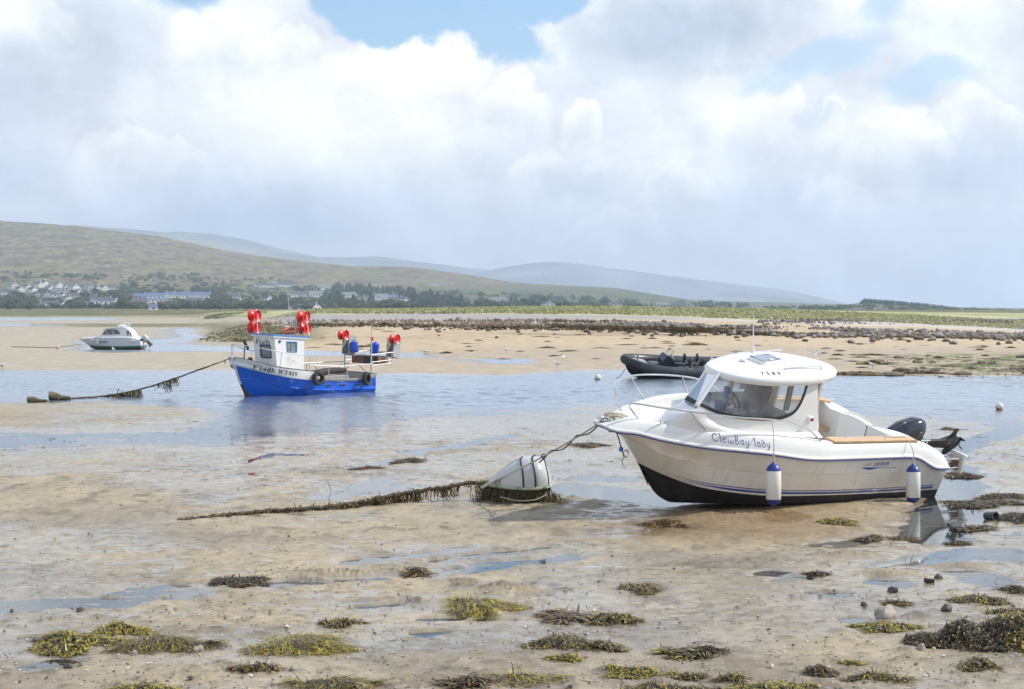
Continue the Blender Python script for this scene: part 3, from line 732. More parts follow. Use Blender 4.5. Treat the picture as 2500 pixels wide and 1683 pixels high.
def hill_point(px, py):
    """point of the hillside seen at a photo pixel"""
    ds = np.linspace(1000, 3200, 441)
    us = np.full(ds.shape, float(px))
    ys = HOR + (CAMH - hill_z(us, ds, False)) * FPX / ds
    k = np.where(ys <= py)[0]
    d = ds[k[0]] if len(k) else 1250.0
    return Vector((d * (px - 1250) / FPX, d, float(hill_z(np.array([px]), np.array([d]))[0])))

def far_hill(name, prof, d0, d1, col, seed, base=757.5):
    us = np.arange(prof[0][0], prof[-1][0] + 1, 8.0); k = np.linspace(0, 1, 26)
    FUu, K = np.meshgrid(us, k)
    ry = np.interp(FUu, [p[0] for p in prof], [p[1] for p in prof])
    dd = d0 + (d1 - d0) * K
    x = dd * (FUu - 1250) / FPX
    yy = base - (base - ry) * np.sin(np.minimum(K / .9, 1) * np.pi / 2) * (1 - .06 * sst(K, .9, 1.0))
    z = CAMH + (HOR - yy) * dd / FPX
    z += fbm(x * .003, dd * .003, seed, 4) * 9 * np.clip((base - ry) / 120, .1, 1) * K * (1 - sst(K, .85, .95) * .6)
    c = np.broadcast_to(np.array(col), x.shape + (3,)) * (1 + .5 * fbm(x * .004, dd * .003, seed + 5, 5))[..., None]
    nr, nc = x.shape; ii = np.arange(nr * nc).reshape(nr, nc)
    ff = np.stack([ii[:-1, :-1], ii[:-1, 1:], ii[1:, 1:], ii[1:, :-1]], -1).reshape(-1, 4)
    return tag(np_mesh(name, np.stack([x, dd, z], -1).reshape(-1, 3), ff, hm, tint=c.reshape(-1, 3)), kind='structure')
far_hill('hill', [(-900, 590), (0, 566), (180, 552), (300, 557), (400, 566), (480, 580), (600, 602), (760, 628), (900, 665), (1100, 720), (1180, 745)], 4100, 5600, (.25, .25, .22), 201)  # far hill colours paler and bluer: distance haze put into the tint
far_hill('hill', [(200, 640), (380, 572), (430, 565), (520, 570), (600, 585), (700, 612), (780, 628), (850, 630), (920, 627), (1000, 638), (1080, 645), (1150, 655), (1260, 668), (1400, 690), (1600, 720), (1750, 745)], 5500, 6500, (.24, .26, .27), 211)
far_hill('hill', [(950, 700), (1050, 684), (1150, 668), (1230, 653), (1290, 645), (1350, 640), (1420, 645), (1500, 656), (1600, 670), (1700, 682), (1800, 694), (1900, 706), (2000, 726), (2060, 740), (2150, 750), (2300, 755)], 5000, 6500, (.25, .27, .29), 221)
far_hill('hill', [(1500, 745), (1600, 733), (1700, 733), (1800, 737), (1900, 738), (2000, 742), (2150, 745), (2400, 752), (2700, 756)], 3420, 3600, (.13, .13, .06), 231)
far_hill('headland', [(1860, 758), (1960, 752), (2040, 748), (2110, 737), (2180, 742), (2260, 747), (2360, 755), (2440, 760), (2560, 764), (2800, 766)], 1500, 1900, (.085, .11, .045), 241, base=768.0)

# ---- the damp sea air between here and the hills
# ================================================================== shared boat materials and lettering
gel = mat('white_gelcoat', (.80, .795, .77), .22, var=.03, scale=1.5, coat=.35, dirt=(.58, .54, .46), dirt_amt=.2, streak=.12)
gel2 = mat('cream_hull_gelcoat', (.80, .775, .715), .25, var=.04, scale=1.3, coat=.3, dirt=(.52, .45, .35), dirt_amt=.35, streak=.45)
navy = mat('blue_stripe_vinyl', (.028, .07, .34), .35, var=.08)
black_af = mat('black_antifouling', (.018, .016, .017), .62, var=.4, scale=5, bump=.15, dirt=(.055, .048, .04), dirt_amt=.35)
steel = mat('stainless_steel', (.72, .71, .68), .16, 1.0, var=.06)
teak = mat('varnished_teak', (.60, .39, .21), .35, var=.22, scale=9)
blackp = mat('gloss_black_paint', (.012, .013, .02), .12, var=.2, coat=.5)
blackm = mat('black_rubber', (.022, .021, .021), .55, var=.3)
tint_bl = mat('smoked_acrylic', (.16, .22, .30), .08, var=.05, coat=.4)
cream = mat('cream_lining', (.76, .69, .57), .7, var=.08)
ropew = mat('pale_rope', (.52, .46, .36), .85, var=.25, scale=60)
roped = mat('dark_rope', (.07, .075, .085), .85, var=.3, scale=60)
seatd = mat('plum_grey_upholstery', (.36, .31, .35), .7, var=.2)
red_l = mat('red_lens', (.35, .04, .03), .2)
ggrey = mat('grey_plastic', (.36, .38, .40), .4)
brownc = mat('rust_brown_curtain', (.30, .14, .09), .8)
def glass_mat(name, tint=(.80, .83, .84), rough=.02, haze=.06):
    m = bpy.data.materials.new(name); m.use_nodes = True
    t = m.node_tree; n = NT(t); t.nodes.remove(t.nodes['Principled BSDF'])
    fr = n.n('ShaderNodeFresnel'); fr.inputs['IOR'].default_value = 1.5
    gl = n.n('ShaderNodeBsdfGlossy'); gl.inputs['Roughness'].default_value = rough
    tr = n.n('ShaderNodeBsdfTransparent'); tr.inputs['Color'].default_value = (*tint, 1)
    df = n.n('ShaderNodeBsdfDiffuse'); df.inputs['Color'].default_value = (.7, .72, .75, 1)
    a = n.n('ShaderNodeMixShader'); oc = n.n('ShaderNodeTexCoord').outputs['Object']
    n.put(a.inputs[0], n.rng(n.noise(oc, 5.0, 5.0), .3, .7, haze * .3, haze * 1.8)); t.links.new(tr.outputs[0], a.inputs[1]); t.links.new(df.outputs[0], a.inputs[2])
    c = n.n('ShaderNodeMixShader')
    t.links.new(fr.outputs[0], c.inputs[0]); t.links.new(a.outputs[0], c.inputs[1]); t.links.new(gl.outputs[0], c.inputs[2])
    t.links.new(c.outputs[0], t.nodes['Material Output'].inputs['Surface'])
    return m
glass = glass_mat('window_glass', haze=.16)
clearp = glass_mat('clear_plastic', (.9, .92, .93), .03, .10)

def spl(pts, n):
    """smooth curve through pts, n samples by chord length"""
    P = np.array(pts, float); k = len(P)
    if k == 2: return [Vector(P[0] + (P[1] - P[0]) * q) for q in np.linspace(0, 1, n)]
    c = np.concatenate([[0], np.cumsum(np.linalg.norm(np.diff(P, axis=0), axis=1))])
    T = np.zeros_like(P)
    T[1:-1] = (P[2:] - P[:-2]) / (c[2:] - c[:-2])[:, None]
    T[0] = (P[1] - P[0]) / (c[1] - c[0]); T[-1] = (P[-1] - P[-2]) / (c[-1] - c[-2])
    out = []
    for s in np.linspace(0, c[-1], n):
        i = min(max(int(np.searchsorted(c, s)) - 1, 0), k - 2); h = c[i + 1] - c[i]; u = (s - c[i]) / h
        out.append(Vector((2 * u ** 3 - 3 * u ** 2 + 1) * P[i] + (u ** 3 - 2 * u ** 2 + u) * h * T[i] + (-2 * u ** 3 + 3 * u ** 2) * P[i + 1] + (u ** 3 - u ** 2) * h * T[i + 1]))
    return out
def mir(p): return Vector((p[0], -p[1], p[2]))
class Surf:
    """look-up of half breadth on a lofted port side: b(x, z)"""
    def __init__(s, rows):
        s.rows = []
        for r in rows:
            a = np.array([tuple(p) for p in r]); a = a[np.argsort(a[:, 0], kind='stable')]
            s.rows.append(a)
    def b(s, x, z):
        zz = np.array([np.interp(x, a[:, 0], a[:, 2]) for a in s.rows]); bb = np.array([np.interp(x, a[:, 0], a[:, 1]) for a in s.rows])
        o = np.argsort(zz)
        return float(np.interp(z, zz[o], bb[o]))
    def p(s, x, z, off=.004): return Vector((x, s.b(x, z) + off, z))

from mathutils.bvhtree import BVHTree
class MeshSurf:
    """exact look-up of the port side of a built mesh"""
    def __init__(s, o):
        s.t = BVHTree.FromPolygons([v.co.copy() for v in o.data.vertices], [tuple(f.vertices) for f in o.data.polygons])
        s.last = Vector((0, .5, 0))
    def p(s, x, z, off=.004):
        h = s.t.ray_cast(Vector((x, 4, z)), Vector((0, -1, 0)))[0]
        if h is None: return Vector((x, s.last.y, z))
        s.last = h
        return Vector((x, h.y + off, z))

# -- hand-drawn letters: strokes on a unit-high box, (points, pen width)
def arc(cx, cy, rx, ry, a0, a1, n=10): return [(cx + rx * math.cos(R_(a0 + (a1 - a0) * k / n)), cy + ry * math.sin(R_(a0 + (a1 - a0) * k / n))) for k in range(n + 1)]
TH, TN = .17, .075
GLY = {  # bold slab serif
    'F': (.72, [([(.16, 0), (.16, 1)], TH), ([(.0, .035), (.36, .035)], .07), ([(0, .965), (.7, .965)], .07), ([(.67, .99), (.67, .72)], .07), ([(.16, .52), (.48, .52)], .08), ([(.48, .66), (.48, .38)], .06)]),
    'i': (.34, [([(.17, 0), (.17, .66)], TH), ([(0, .035), (.34, .035)], .07), ([(0, .63), (.17, .63)], .07), ([(.17, .82), (.17, .98)], .17)]),
    'a': (.56, [(arc(.24, .20, .17, .165, 20, 340, 14), .1), ([(.42, .5), (.42, .03)], .15), (arc(.26, .47, .17, .18, 0, 165, 8), .09), ([(.42, .035), (.58, .035)], .07)]),
    'd': (.62, [(arc(.25, .33, .18, .28, 25, 335, 16), .12), ([(.45, .98), (.45, 0)], .15), ([(.3, .965), (.46, .965)], .06), ([(.45, .035), (.62, .035)], .07)]),
    'h': (.66, [([(.14, .98), (.14, 0)], .15), ([(0, .965), (.14, .965)], .06), ([(0, .035), (.28, .035)], .07), (arc(.31, .42, .18, .21, 165, 0, 9) + [(.49, 0)], .13), ([(.36, .035), (.65, .035)], .07)]),
    'W': (1.1, [([(.13, .97), (.36, 0)], .16), ([(.36, 0), (.56, .9)], .07), ([(.5, .97), (.76, 0)], .16), ([(.76, 0), (.98, .95)], .07), ([(0, .965), (.3, .965)], .06), ([(.4, .965), (.66, .965)], .06), ([(.84, .965), (1.1, .965)], .06)]),
    'T': (.8, [([(.4, .97), (.4, 0)], TH), ([(.02, .96), (.78, .96)], .08), ([(.05, .98), (.05, .70)], .07), ([(.75, .98), (.75, .70)], .07), ([(.2, .035), (.6, .035)], .07)]),
    '4': (.6, [([(.4, .98), (.4, 0)], .14), ([(.38, .97), (.03, .30), (.6, .30)], .08), ([(.26, .035), (.55, .035)], .06)]),
    '1': (.45, [([(.23, .98), (.23, 0)], .15), ([(.06, .82), (.23, .96)], .07), ([(.04, .035), (.42, .035)], .07)]),
    '9': (.58, [(arc(.28, .67, .18, .26, 0, 360, 16), .11), ([(.46, .7)] + arc(.24, .38, .22, .34, 10, -95, 8), .10)]),
    ' ': (.42, []),
}
UNC = {  # round half-uncial hand
    'C': (.80, [(arc(.42, .46, .36, .42, 48, 318, 18), .085), ([(.66, .78), (.74, .86)], .06)]),
    'l': (.30, [([(.13, 1.0), (.13, .16), (.19, .05), (.28, .07)], .085), ([(.04, .97), (.14, 1.0)], .05)]),
    'e': (.56, [(arc(.27, .32, .22, .29, 20, 330, 16), .085), ([(.08, .33), (.46, .38)], .05)]),
    'w': (.84, [(arc(.23, .28, .17, .25, 120, 360, 12), .085), (arc(.57, .28, .17, .25, 180, 420, 12), .085), ([(.4, .28), (.4, .45)], .06)]),
    'B': (.66, [([(.14, .94), (.14, .02)], .09), (arc(.2, .72, .26, .22, 90, -90, 9), .08), (arc(.2, .26, .34, .25, 90, -90, 9), .08), ([(.02, .94), (.22, .94)], .05), ([(.02, .02), (.22, .02)], .05)]),
    'a': (.60, [(arc(.26, .30, .20, .27, 30, 330, 14), .08), ([(.44, .58), (.44, .12), (.52, .04), (.58, .08)], .08)]),
    'g': (.58, [([(.04, .58), (.54, .58)], .06), (arc(.22, .32, .16, .24, 90, 270, 8), .07), ([(.22, .08), (.40, .10), (.44, -.10), (.3, -.26), (.08, -.24)], .075), ([(.4, .56), (.4, .1)], .07)]),
    'd': (.58, [(arc(.26, .28, .21, .27, 0, 360, 16), .08), ([(.46, .32), (.36, .66), (.12, .84), (.04, .80)], .07)]),
    'y': (.56, [([(.08, .58), (.1, .26), (.24, .05), (.4, .14)], .075), ([(.46, .6), (.42, .0), (.3, -.24), (.08, -.26)], .08)]),
    ' ': (.46, []),
}
def ribbon(mb, pts, w, fn, mi=0):
    L, Rr = [], []
    fine_ = [pts[0]]
    for a, b in zip(pts[:-1], pts[1:]):
        k_ = max(1, int(math.hypot(b[0] - a[0], b[1] - a[1]) / .08)); fine_ += [(a[0] + (b[0] - a[0]) * j / k_, a[1] + (b[1] - a[1]) * j / k_) for j in range(1, k_ + 1)]
    pts = fine_
    for k, p in enumerate(pts):
        a = pts[max(k - 1, 0)]; b = pts[min(k + 1, len(pts) - 1)]
        dx, dy = b[0] - a[0], b[1] - a[1]; q = math.hypot(dx, dy) or 1
        nx, ny = -dy / q * w / 2, dx / q * w / 2
        L.append(fn(p[0] + nx, p[1] + ny)); Rr.append(fn(p[0] - nx, p[1] - ny))
    mb.grid([L, Rr], mi)
def stroke_text(mb, s, font, fn, gap=.10):
    """fn(u, v) -> point; letters are one unit high; returns total width"""
    x = 0
    for ch in s:
        w, st = font[ch]
        for pts, pw in st:
            if len(pts) == 2:   # split straight strokes so they bend with the surface
                (x0, y0), (x1, y1) = pts; pts = [(x0 + (x1 - x0) * k / 4, y0 + (y1 - y0) * k / 4) for k in range(5)]
            ribbon(mb, [(x + p[0], p[1]) for p in pts], pw, fn)
        x += w + gap
    return x - gap
def text_width(s, font, gap=.10): return sum(font[c][0] + gap for c in s) - gap
def font_text(mb, s, fn, size=1.0, shear=0.0, bold=0.0, space=1.0):
    """built-in sans letters flattened to a mesh and laid on fn(u, v)"""
    cu = bpy.data.curves.new('lettering', 'FONT'); cu.body = s; cu.size = size; cu.shear = shear; cu.offset = bold; cu.space_character = space
    cu.resolution_u = 3
    o = bpy.data.objects.new('lettering', cu); COL.objects.link(o)
    dg = bpy.context.evaluated_depsgraph_get()
    me = o.evaluated_get(dg).to_mesh()
    vs = [fn(q.co.x, q.co.y) for q in me.vertices]; fs = [tuple(p.vertices) for p in me.polygons]
    wid = max(q.co.x for q in me.vertices) if len(me.vertices) else 0
    mb.raw(vs, fs)
    o.evaluated_get(dg).to_mesh_clear()
    bpy.data.objects.remove(o); bpy.data.curves.remove(cu)
    return wid
def pose3(a, r, q):
    """local x to the bow, y to port, z up; a: heading off the -X axis towards the viewer, r: list to port, q: bow up (degrees)"""
    a, r, q = R_(a), R_(r), R_(q)
    f0 = Vector((-math.cos(a), -math.sin(a), 0)); p0 = Vector((math.sin(a), -math.cos(a), 0)); z0 = Vector((0, 0, 1))
    f = f0 * math.cos(q) + z0 * math.sin(q); z1 = z0 * math.cos(q) - f0 * math.sin(q)
    p = p0 * math.cos(r) - z1 * math.sin(r); z = z1 * math.cos(r) + p0 * math.sin(r)
    return Matrix((f, p, z)).transposed()

# ================================================================== the white pilothouse cruiser
def build_cruiser():
    M3 = pose3(35, 15.5, 1)
    T = Vector((5.4548, 28.2273, -0.03))
    root = empty('motor_cruiser', T, 'white pilothouse motor cruiser with blue pinstripes and black bottom, lying tilted on the mud', 'boat', mat3=M3)
    NS = 64
    keel = spl([(-.97, 0, .12), (0, 0, .09), (2, 0, .07), (3.4, 0, .07), (3.714, 0, .083), (3.889, 0, .138), (4.076, 0, .245), (4.284, 0, .451), (4.512, 0, .735)], NS)
    chine = spl([(-.98, 1.02, .33), (0, 1.07, .355), (.83, 1.09, .372), (1.7, 1.08, .383), (3.0, .91, .36), (3.6, .60, .30), (3.97, .33, .275), (4.19, .05, .36)], NS)
    anti = spl([(-.98, 1.05, .472), (0, 1.11, .495), (.9, 1.13, .512), (1.79, 1.12, .524), (2.756, 1.05, .537), (3.36, .90, .56), (3.887, .648, .59), (4.295, .32, .675), (4.517, .0, .745)], NS)
    knuc = spl([(-.985, 1.12, .80), (-.5, 1.15, .83), (.955, 1.2, .879), (2.09, 1.19, .905), (2.99, 1.07, .925), (3.628, .86, .936), (4.349, .59, 1.02), (4.65, .40, 1.075), (4.80, .18, 1.13), (4.88, .0, 1.165)], NS)
    sheer = spl([(-1.0, 1.13, .862), (-.65, 1.185, .895), (-.459, 1.20, .955), (-.283, 1.209, 1.034), (-.10, 1.217, 1.10), (.10, 1.222, 1.122), (1.212, 1.239, 1.143), (2.266, 1.238, 1.166), (3.045, 1.155, 1.245), (3.576, 1.013, 1.263), (3.891, .913, 1.269), (4.176, .783, 1.272), (4.46, .649, 1.288),
                 (4.734, .504, 1.309), (4.873, .429, 1.33), (5.006, .353, 1.342), (5.11, .295, 1.337), (5.219, .235, 1.333), (5.325, .165, 1.345), (5.40, .10, 1.37), (5.45, .0, 1.375)], NS)
    gun = spl([(-1.04, 1.05, .94), (-.88, 1.06, 1.076), (-.531, 1.10, 1.222), (-.25, 1.115, 1.31), (0, 1.118, 1.335), (.714, 1.133, 1.348), (1.77, 1.141, 1.368), (2.15, 1.137, 1.412), (2.864, 1.066, 1.478), (3.561, .928, 1.487), (3.995, .775, 1.483), (4.485, .522, 1.496), (4.698, .401, 1.498),
               (4.899, .268, 1.495), (5.057, .18, 1.49), (5.223, .115, 1.452), (5.30, .08, 1.43), (5.36, 0, 1.42)], NS)
    def both(fn):
        for sgn in (1, -1): fn(lambda p: Vector((p[0], p[1] * sgn, p[2])), sgn)
    def lerpl(a, b, k): return [p.lerp(q, k) for p, q in zip(a, b)]
    # hull shell
    h = MB()
    bulge = [Vector((p.x, p.y + .015 * math.sin(min(1, max(0, (p.x + 1) / 5)) * math.pi), p.z)) for p in lerpl(anti, knuc, .5)]
    flare = [Vector((p.x, p.y - .03 * sst(np.array(p.x), 3.0, 4.6) * 1.0, p.z)) for p in lerpl(knuc, sheer, .5)]
    def shell(f, sgn):
        h.grid([[f(p) for p in r] for r in (keel, chine, anti)], 1)
        h.grid([[f(p) for p in r] for r in (anti, bulge, knuc)], 0)
        kn2 = [Vector((p.x, p.y + .012, p.z + .004)) for p in knuc]
        h.grid([[f(p) for p in r] for r in (knuc, kn2, flare, sheer)], 0)
        h.poly([f(r[0]) for r in (keel, chine, anti)] + [(keel[0].x, 0, .47)], 1)
        h.poly([(keel[0].x, 0, .47)] + [f(r[0]) for r in (anti, knuc, sheer)] + [f((sheer[0].x, .45, .80)), (sheer[0].x, 0, .80)], 0)
    both(shell)
    hull = h.build('hull', [gel2, black_af], root, smooth=28)
    HS = MeshSurf(hull)
    # waterline pinstripes
    s = MB()
    xs = np.linspace(-.8, 4.33, 50)
    top = lambda x: np.interp(x, [-.8, 1.3, 1.95, 2.8, 3.4, 3.93, 4.13, 4.33], [.575, .609, .622, .642, .660, .678, .698, .727])
    def stripe(x0, x1, off, w, taper):
        X = np.linspace(x0, x1, 56); a, b = [], []
        for x in X:
            t = top(x) - off; ww = w * (min(1, (x1 - x) / taper) if taper else 1)
            a.append(HS.p(x, t, .005)); b.append(HS.p(x, t - ww, .005))
        for sg in (1, -1):
            s.grid([[(p.x, p.y * sg, p.z) for p in a], [(p.x, p.y * sg, p.z) for p in b]])
    stripe(-.8, 4.33, 0, .013, .5); stripe(-.8, 4.12, .033, .034, .7)
    s.build('pinstripe', navy, hull, smooth=0)
    # rub rail: white lip with a blue insert
    rr = MB(); ri = MB()
    for sg in (1, -1):
        rr.tube([(p.x, (p.y + .012) * sg, p.z + .016) for p in sheer], .022, 8)
        ri.tube([(p.x, (p.y + .022) * sg, p.z - .012) for p in sheer], .0105, 6)
    rub = rr.build('rub_rail', gel, root); ri.build('rub_insert', navy, rub)
    # topsides and cap
    d = MB()
    tm = [Vector((p.x, p.y + .022, p.z)) for p in lerpl(sheer, gun, .45)]
    tu = [Vector((p.x, p.y + .016, p.z)) for p in lerpl(sheer, gun, .85)]
    def inset(p, dd, dz=0.0):
        k = sst(np.array(p.x), 4.6, 5.35)
        return Vector((p.x - dd * .9 * float(k), max(p.y - dd * (1 - .35 * float(k)), 0.0), p.z + dz))
    cap = [inset(p, .05, .012) for p in gun]; capi = [inset(p, .14, .004) for p in gun]
    nf = [k for k in range(NS) if gun[k].x > 1.80]; nc_ = [k for k in range(NS) if -0.12 < gun[k].x < 1.92]; na = [k for k in range(NS) if gun[k].x < -.02]
    def topside(f, sgn):
        d.grid([[f(p) for p in r] for r in (sheer, tm, tu, gun, cap, capi)])
        fl = [inset(p, .17) for p in gun]
        zf = 1.24
        d.grid([[f(capi[k]) for k in nf], [f(Vector((fl[k].x, fl[k].y, max(zf + .03, capi[k].z - .2)))) for k in nf], [f(Vector((fl[k].x, max(fl[k].y - .04, 0), zf))) for k in nf], [Vector((fl[k].x, 0, zf + .02)) for k in nf]])
        # cockpit lining and sole
        d.grid([[f(capi[k]) for k in nc_], [f(Vector((capi[k].x, capi[k].y - .03, 1.05))) for k in nc_], [f(Vector((capi[k].x, capi[k].y - .05, .58))) for k in nc_], [Vector((capi[k].x, 0, .58)) for k in nc_]])
        # bulkhead between cockpit and side deck
        kb = nf[0]
        d.poly([f((1.80, capi[kb].y, gun[kb].z)), f((1.80, .42, 1.40)), f((1.80, .42, .58)), f((1.80, capi[kb].y - .04, .58))])
    both(topside)
    # quarters round the engine well
    ridge = spl([(.16, .30, 1.345), (.08, .43, 1.34), (-.12, .50, 1.325), (-.45, .52, 1.26), (-.8, .54, 1.14), (-1.03, .56, .95)], len(na))[::-1]
    def quarter(f, sgn):
        q0 = [capi[k] for k in na]
        q1 = [Vector((a.x * .5 + b.x * .5, a.y * .55 + b.y * .45, min(a.z, b.z) - .035)) for a, b in zip(q0, ridge)]
        q2 = [Vector((p.x, p.y + .035, p.z - .012)) for p in ridge]
        q3 = [Vector((p.x - .02, p.y - .05, p.z - .004)) for p in ridge]
        q4 = [Vector((p.x - .05, p.y - .08, .84)) for p in ridge]
        d.grid([[f(p) for p in r] for r in (q0, q1, q2, ridge, q3, q4)])
        e = na[-1]
        d.poly([f(capi[e]), f(q1[-1]), f(ridge[-1]), f((ridge[-1].x, ridge[-1].y, .58)), f((capi[e].x, capi[e].y - .05, .58))])
        d.poly([f(gun[0]), f(capi[0]), f(ridge[0]), f((ridge[0].x, ridge[0].y, .84)), f((sheer[0].x, .45, .80)), f(sheer[0])])
    both(quarter)
    fr = [(.16, .30 - .6 * k / 8, 1.345 + .03 * math.sin(k / 8 * math.pi)) for k in range(9)]
    d.grid([[(x + .03, y, .58) for x, y, z in fr], [(x + .02, y, z - .03) for x, y, z in fr], fr, [(x - .14, y, z - .01) for x, y, z in fr], [(x - .19, y, .84) for x, y, z in fr], [(-1.0, y, .82) for x, y, z in fr]])
    d.box((.42, .30, .75), (.42, .62, .36)); 
    deck = d.build('deck_moulding', gel, root, smooth=38)
    # small fittings of the deck
    for x, y, z in ((.12, .62, 1.20), (-.02, -.40, 1.22), (1.05, -1.03, 1.10)):
        f_ = MB(); f_.box((x, y, z), (.025, .025, .05)); f_.build('drain_fitting', blackm, deck, smooth=0, bevel=.004)
    v = MB(); v.box((.55, -.965, 1.10), (.22, .025, .13)); v.build('vent_panel', ggrey, deck, bevel=.008)
    for x, y, z in ((4.60, .44, 1.515), (-.45, 1.02, 1.27), (-.3, -1.03, 1.31), (.9, -1.06, 1.37)):
        c_ = MB(); c_.tube([(x - .10, y, z + .045), (x + .10, y, z + .045)], .012, 6); c_.tube([(x - .04, y, z - .01), (x - .04, y, z + .045)], .010, 6); c_.tube([(x + .04, y, z - .01), (x + .04, y, z + .045)], .010, 6)
        c_.build('cleat', steel, deck)
    # teak tops on the gunwales and the slatted seat
    for sg in (1, -1):
        w = MB()
        X = np.linspace(1.74, -.13, 24) if sg > 0 else np.linspace(1.74, -.22, 24)
        zz = [float(np.interp(x, [-.25, 0, .714, 1.77], [1.31, 1.335, 1.348, 1.368])) for x in X]
        yo = [float(np.interp(x, [-.3, 0, .714, 1.77], [1.11, 1.118, 1.133, 1.141])) for x in X]
        w.grid([[(x, (y + .015) * sg, z + .008) for x, y, z in zip(X, yo, zz)], [(x, (y + .015) * sg, z + .036) for x, y, z in zip(X, yo, zz)], [(x, (y - .20) * sg, z + .036) for x, y, z in zip(X, yo, zz)], [(x, (y - .20) * sg, z + .008) for x, y, z in zip(X, yo, zz)]])
        for e in (0, -1): w.poly([(X[e], (yo[e] + .015) * sg, zz[e] + .008), (X[e], (yo[e] + .015) * sg, zz[e] + .036), (X[e], (yo[e] - .2) * sg, zz[e] + .036), (X[e], (yo[e] - .2) * sg, zz[e] + .008)])
        pl = w.build('teak_capping', teak, root, smooth=30)
        if sg > 0:
            for x in (1.30, .42):
                g = MB(); g.tube([(x - .05, .98, 1.395), (x + .05, .98, 1.395)], .018, 8); g.box((x - .24, .99, 1.386), (.34, .018, .008))
                g.build('rod_holder', steel, pl)
    w = MB()
    for k in range(5): w.box((.30, -.92 + k * .085, .98), (.50, .062, .028))
    for x in (.14, .46): w.box((x, -.75, .955), (.05, .42, .03))
    w.build('slatted_seat', teak, root, bevel=.006)
    # ---- cabin trunk and pilothouse
    TT = [(1.80, .80, 1.46), (2.3, .80, 1.455), (2.72, .80, 1.46), (3.11, .79, 1.47), (3.53, .77, 1.52), (3.9, .71, 1.63), (4.15, .64, 1.78), (4.13, .45, 1.775), (4.05, .22, 1.76), (3.7, -.12, 1.72), (3.3, -.42, 1.68), (2.5, -.45, 1.66), (1.8, -.45, 1.66)]
    BB = [(1.80, .95, 1.395), (2.3, .95, 1.42), (2.72, .95, 1.445), (3.11, .93, 1.455), (3.6, .87, 1.465), (4.15, .71, 1.46), (4.50, .45, 1.44), (4.56, .25, 1.36), (4.45, .05, 1.28), (4.0, -.33, 1.24), (3.4, -.56, 1.24), (2.5, -.58, 1.24), (1.8, -.58, 1.24)]
    t1 = spl(TT, 60); b1_ = spl(BB, 60)
    mids = []
    for k, bulg in ((.25, .055), (.5, .075), (.75, .05)):
        row = []
        for p, q in zip(b1_, t1):
            r = p.lerp(q, k); o = Vector((r.x - 2.4, r.y - .2, 0)); o = o.normalized() if o.length > .01 else o
            ff = float(sst(np.array(r.x), 2.8, 4.2)); row.append(r + o * bulg * ff * .8 + Vector((0, 0, bulg * ff * .9)))
        mids.append(row)
    c = MB(); c.grid([b1_] + mids + [t1])
    # shallow scoop in the side of the trunk is left as a pressed oval
    def lowr(x): return np.interp(x, [1.7, 2.9, 3.5, 3.9, 4.2], [.80, .80, .77, .715, .64])
    def uppr(x): return np.interp(x, [1.8, 2.2, 2.9, 3.2, 3.5, 3.75, 4.3], [.68, .76, .79, .75, .63, .46, .40])
    def cs(x, z, off=0.0): k = (z - 1.6) / .67; return Vector((x, float(lowr(x) * (1 - k) + uppr(x) * k) + off, z))
    Wl = [(4.13, 1.84), (3.9, 1.755), (3.7, 1.705), (3.53, 1.68), (3.11, 1.648), (2.85, 1.64), (2.68, 1.645), (2.49, 1.685), (2.38, 1.73), (2.30, 1.80), (2.24, 1.90), (2.20, 2.02), (2.17, 2.15), (2.15, 2.28)]
    Ol = [(4.15, 1.78), (3.9, 1.63), (3.7, 1.56), (3.53, 1.52), (3.11, 1.47), (2.85, 1.46), (2.6, 1.456), (2.25, 1.455), (1.95, 1.457), (1.80, 1.46), (1.83, 1.70), (1.87, 1.92), (1.90, 2.12), (1.93, 2.28)]
    wl = spl([(a, 0, b) for a, b in Wl], 40); ol = spl([(a, 0, b) for a, b in Ol], 40)
    gas = [p.lerp(q, .0) for p, q in zip(wl, ol)]
    for sg_in in (0.0, -.045): c.grid([[cs(p.x, p.z, sg_in) for p in ol], [cs(p.x, p.z, sg_in) for p in wl]])
    c.grid([[cs(p.x, p.z, 0) for p in wl], [cs(p.x, p.z, -.045) for p in wl]])
    c.grid([[cs(p.x, p.z, 0) for p in ol[24:]], [cs(p.x, p.z, -.045) for p in ol[24:]]])
    # windscreen frame, starboard wall, aft bulkhead posts
    A0, A1 = cs(4.14, 1.82), cs(3.73, 2.28)
    c.tube([A0, A0.lerp(A1, .5), A1], [.038, .032, .030], 8)
    F0, F1 = Vector((4.06, .22, 1.80)), Vector((3.69, .20, 2.28)); G0, G1 = Vector((3.32, -.41, 1.74)), Vector((3.2, -.30, 2.28))
    c.tube([F0, F1], .012, 6); c.tube([G0, G1], .025, 6)
    cab = c.build('cabin', gel, root, smooth=45)
    li = MB()
    for a, bq in ((1.82, 1.95), (2.55, 2.65)): li.box(((a + bq) / 2, -.43, 1.97), (bq - a, .04, .62))
    li.box((2.55, -.43, 1.45), (1.5, .04, .5)); li.box((1.84, .58, 1.45), (.04, .30, 1.7)); li.box((1.84, -.30, 1.45), (.04, .30, 1.7))
    li.box((2.5, .2, .95), (1.4, 1.2, .03)); li.box((2.45, .17, 2.215), (1.5, .85, .02)); li.box((2.42, .67, 2.0), (.10, .03, .5)); li.box((2.30, -.40, 2.0), (.25, .02, .5))
    li.build('cabin_lining', cream, cab, smooth=0)
    q = MB(); q.box((3.72, .22, 1.60), (.55, .75, .22), Matrix.Rotation(.15, 3, 'Y')); q.box((3.30, .50, 1.50), (.30, .30, .5)); q.build('dashboard', gel2, cab, bevel=.04, seg=3)
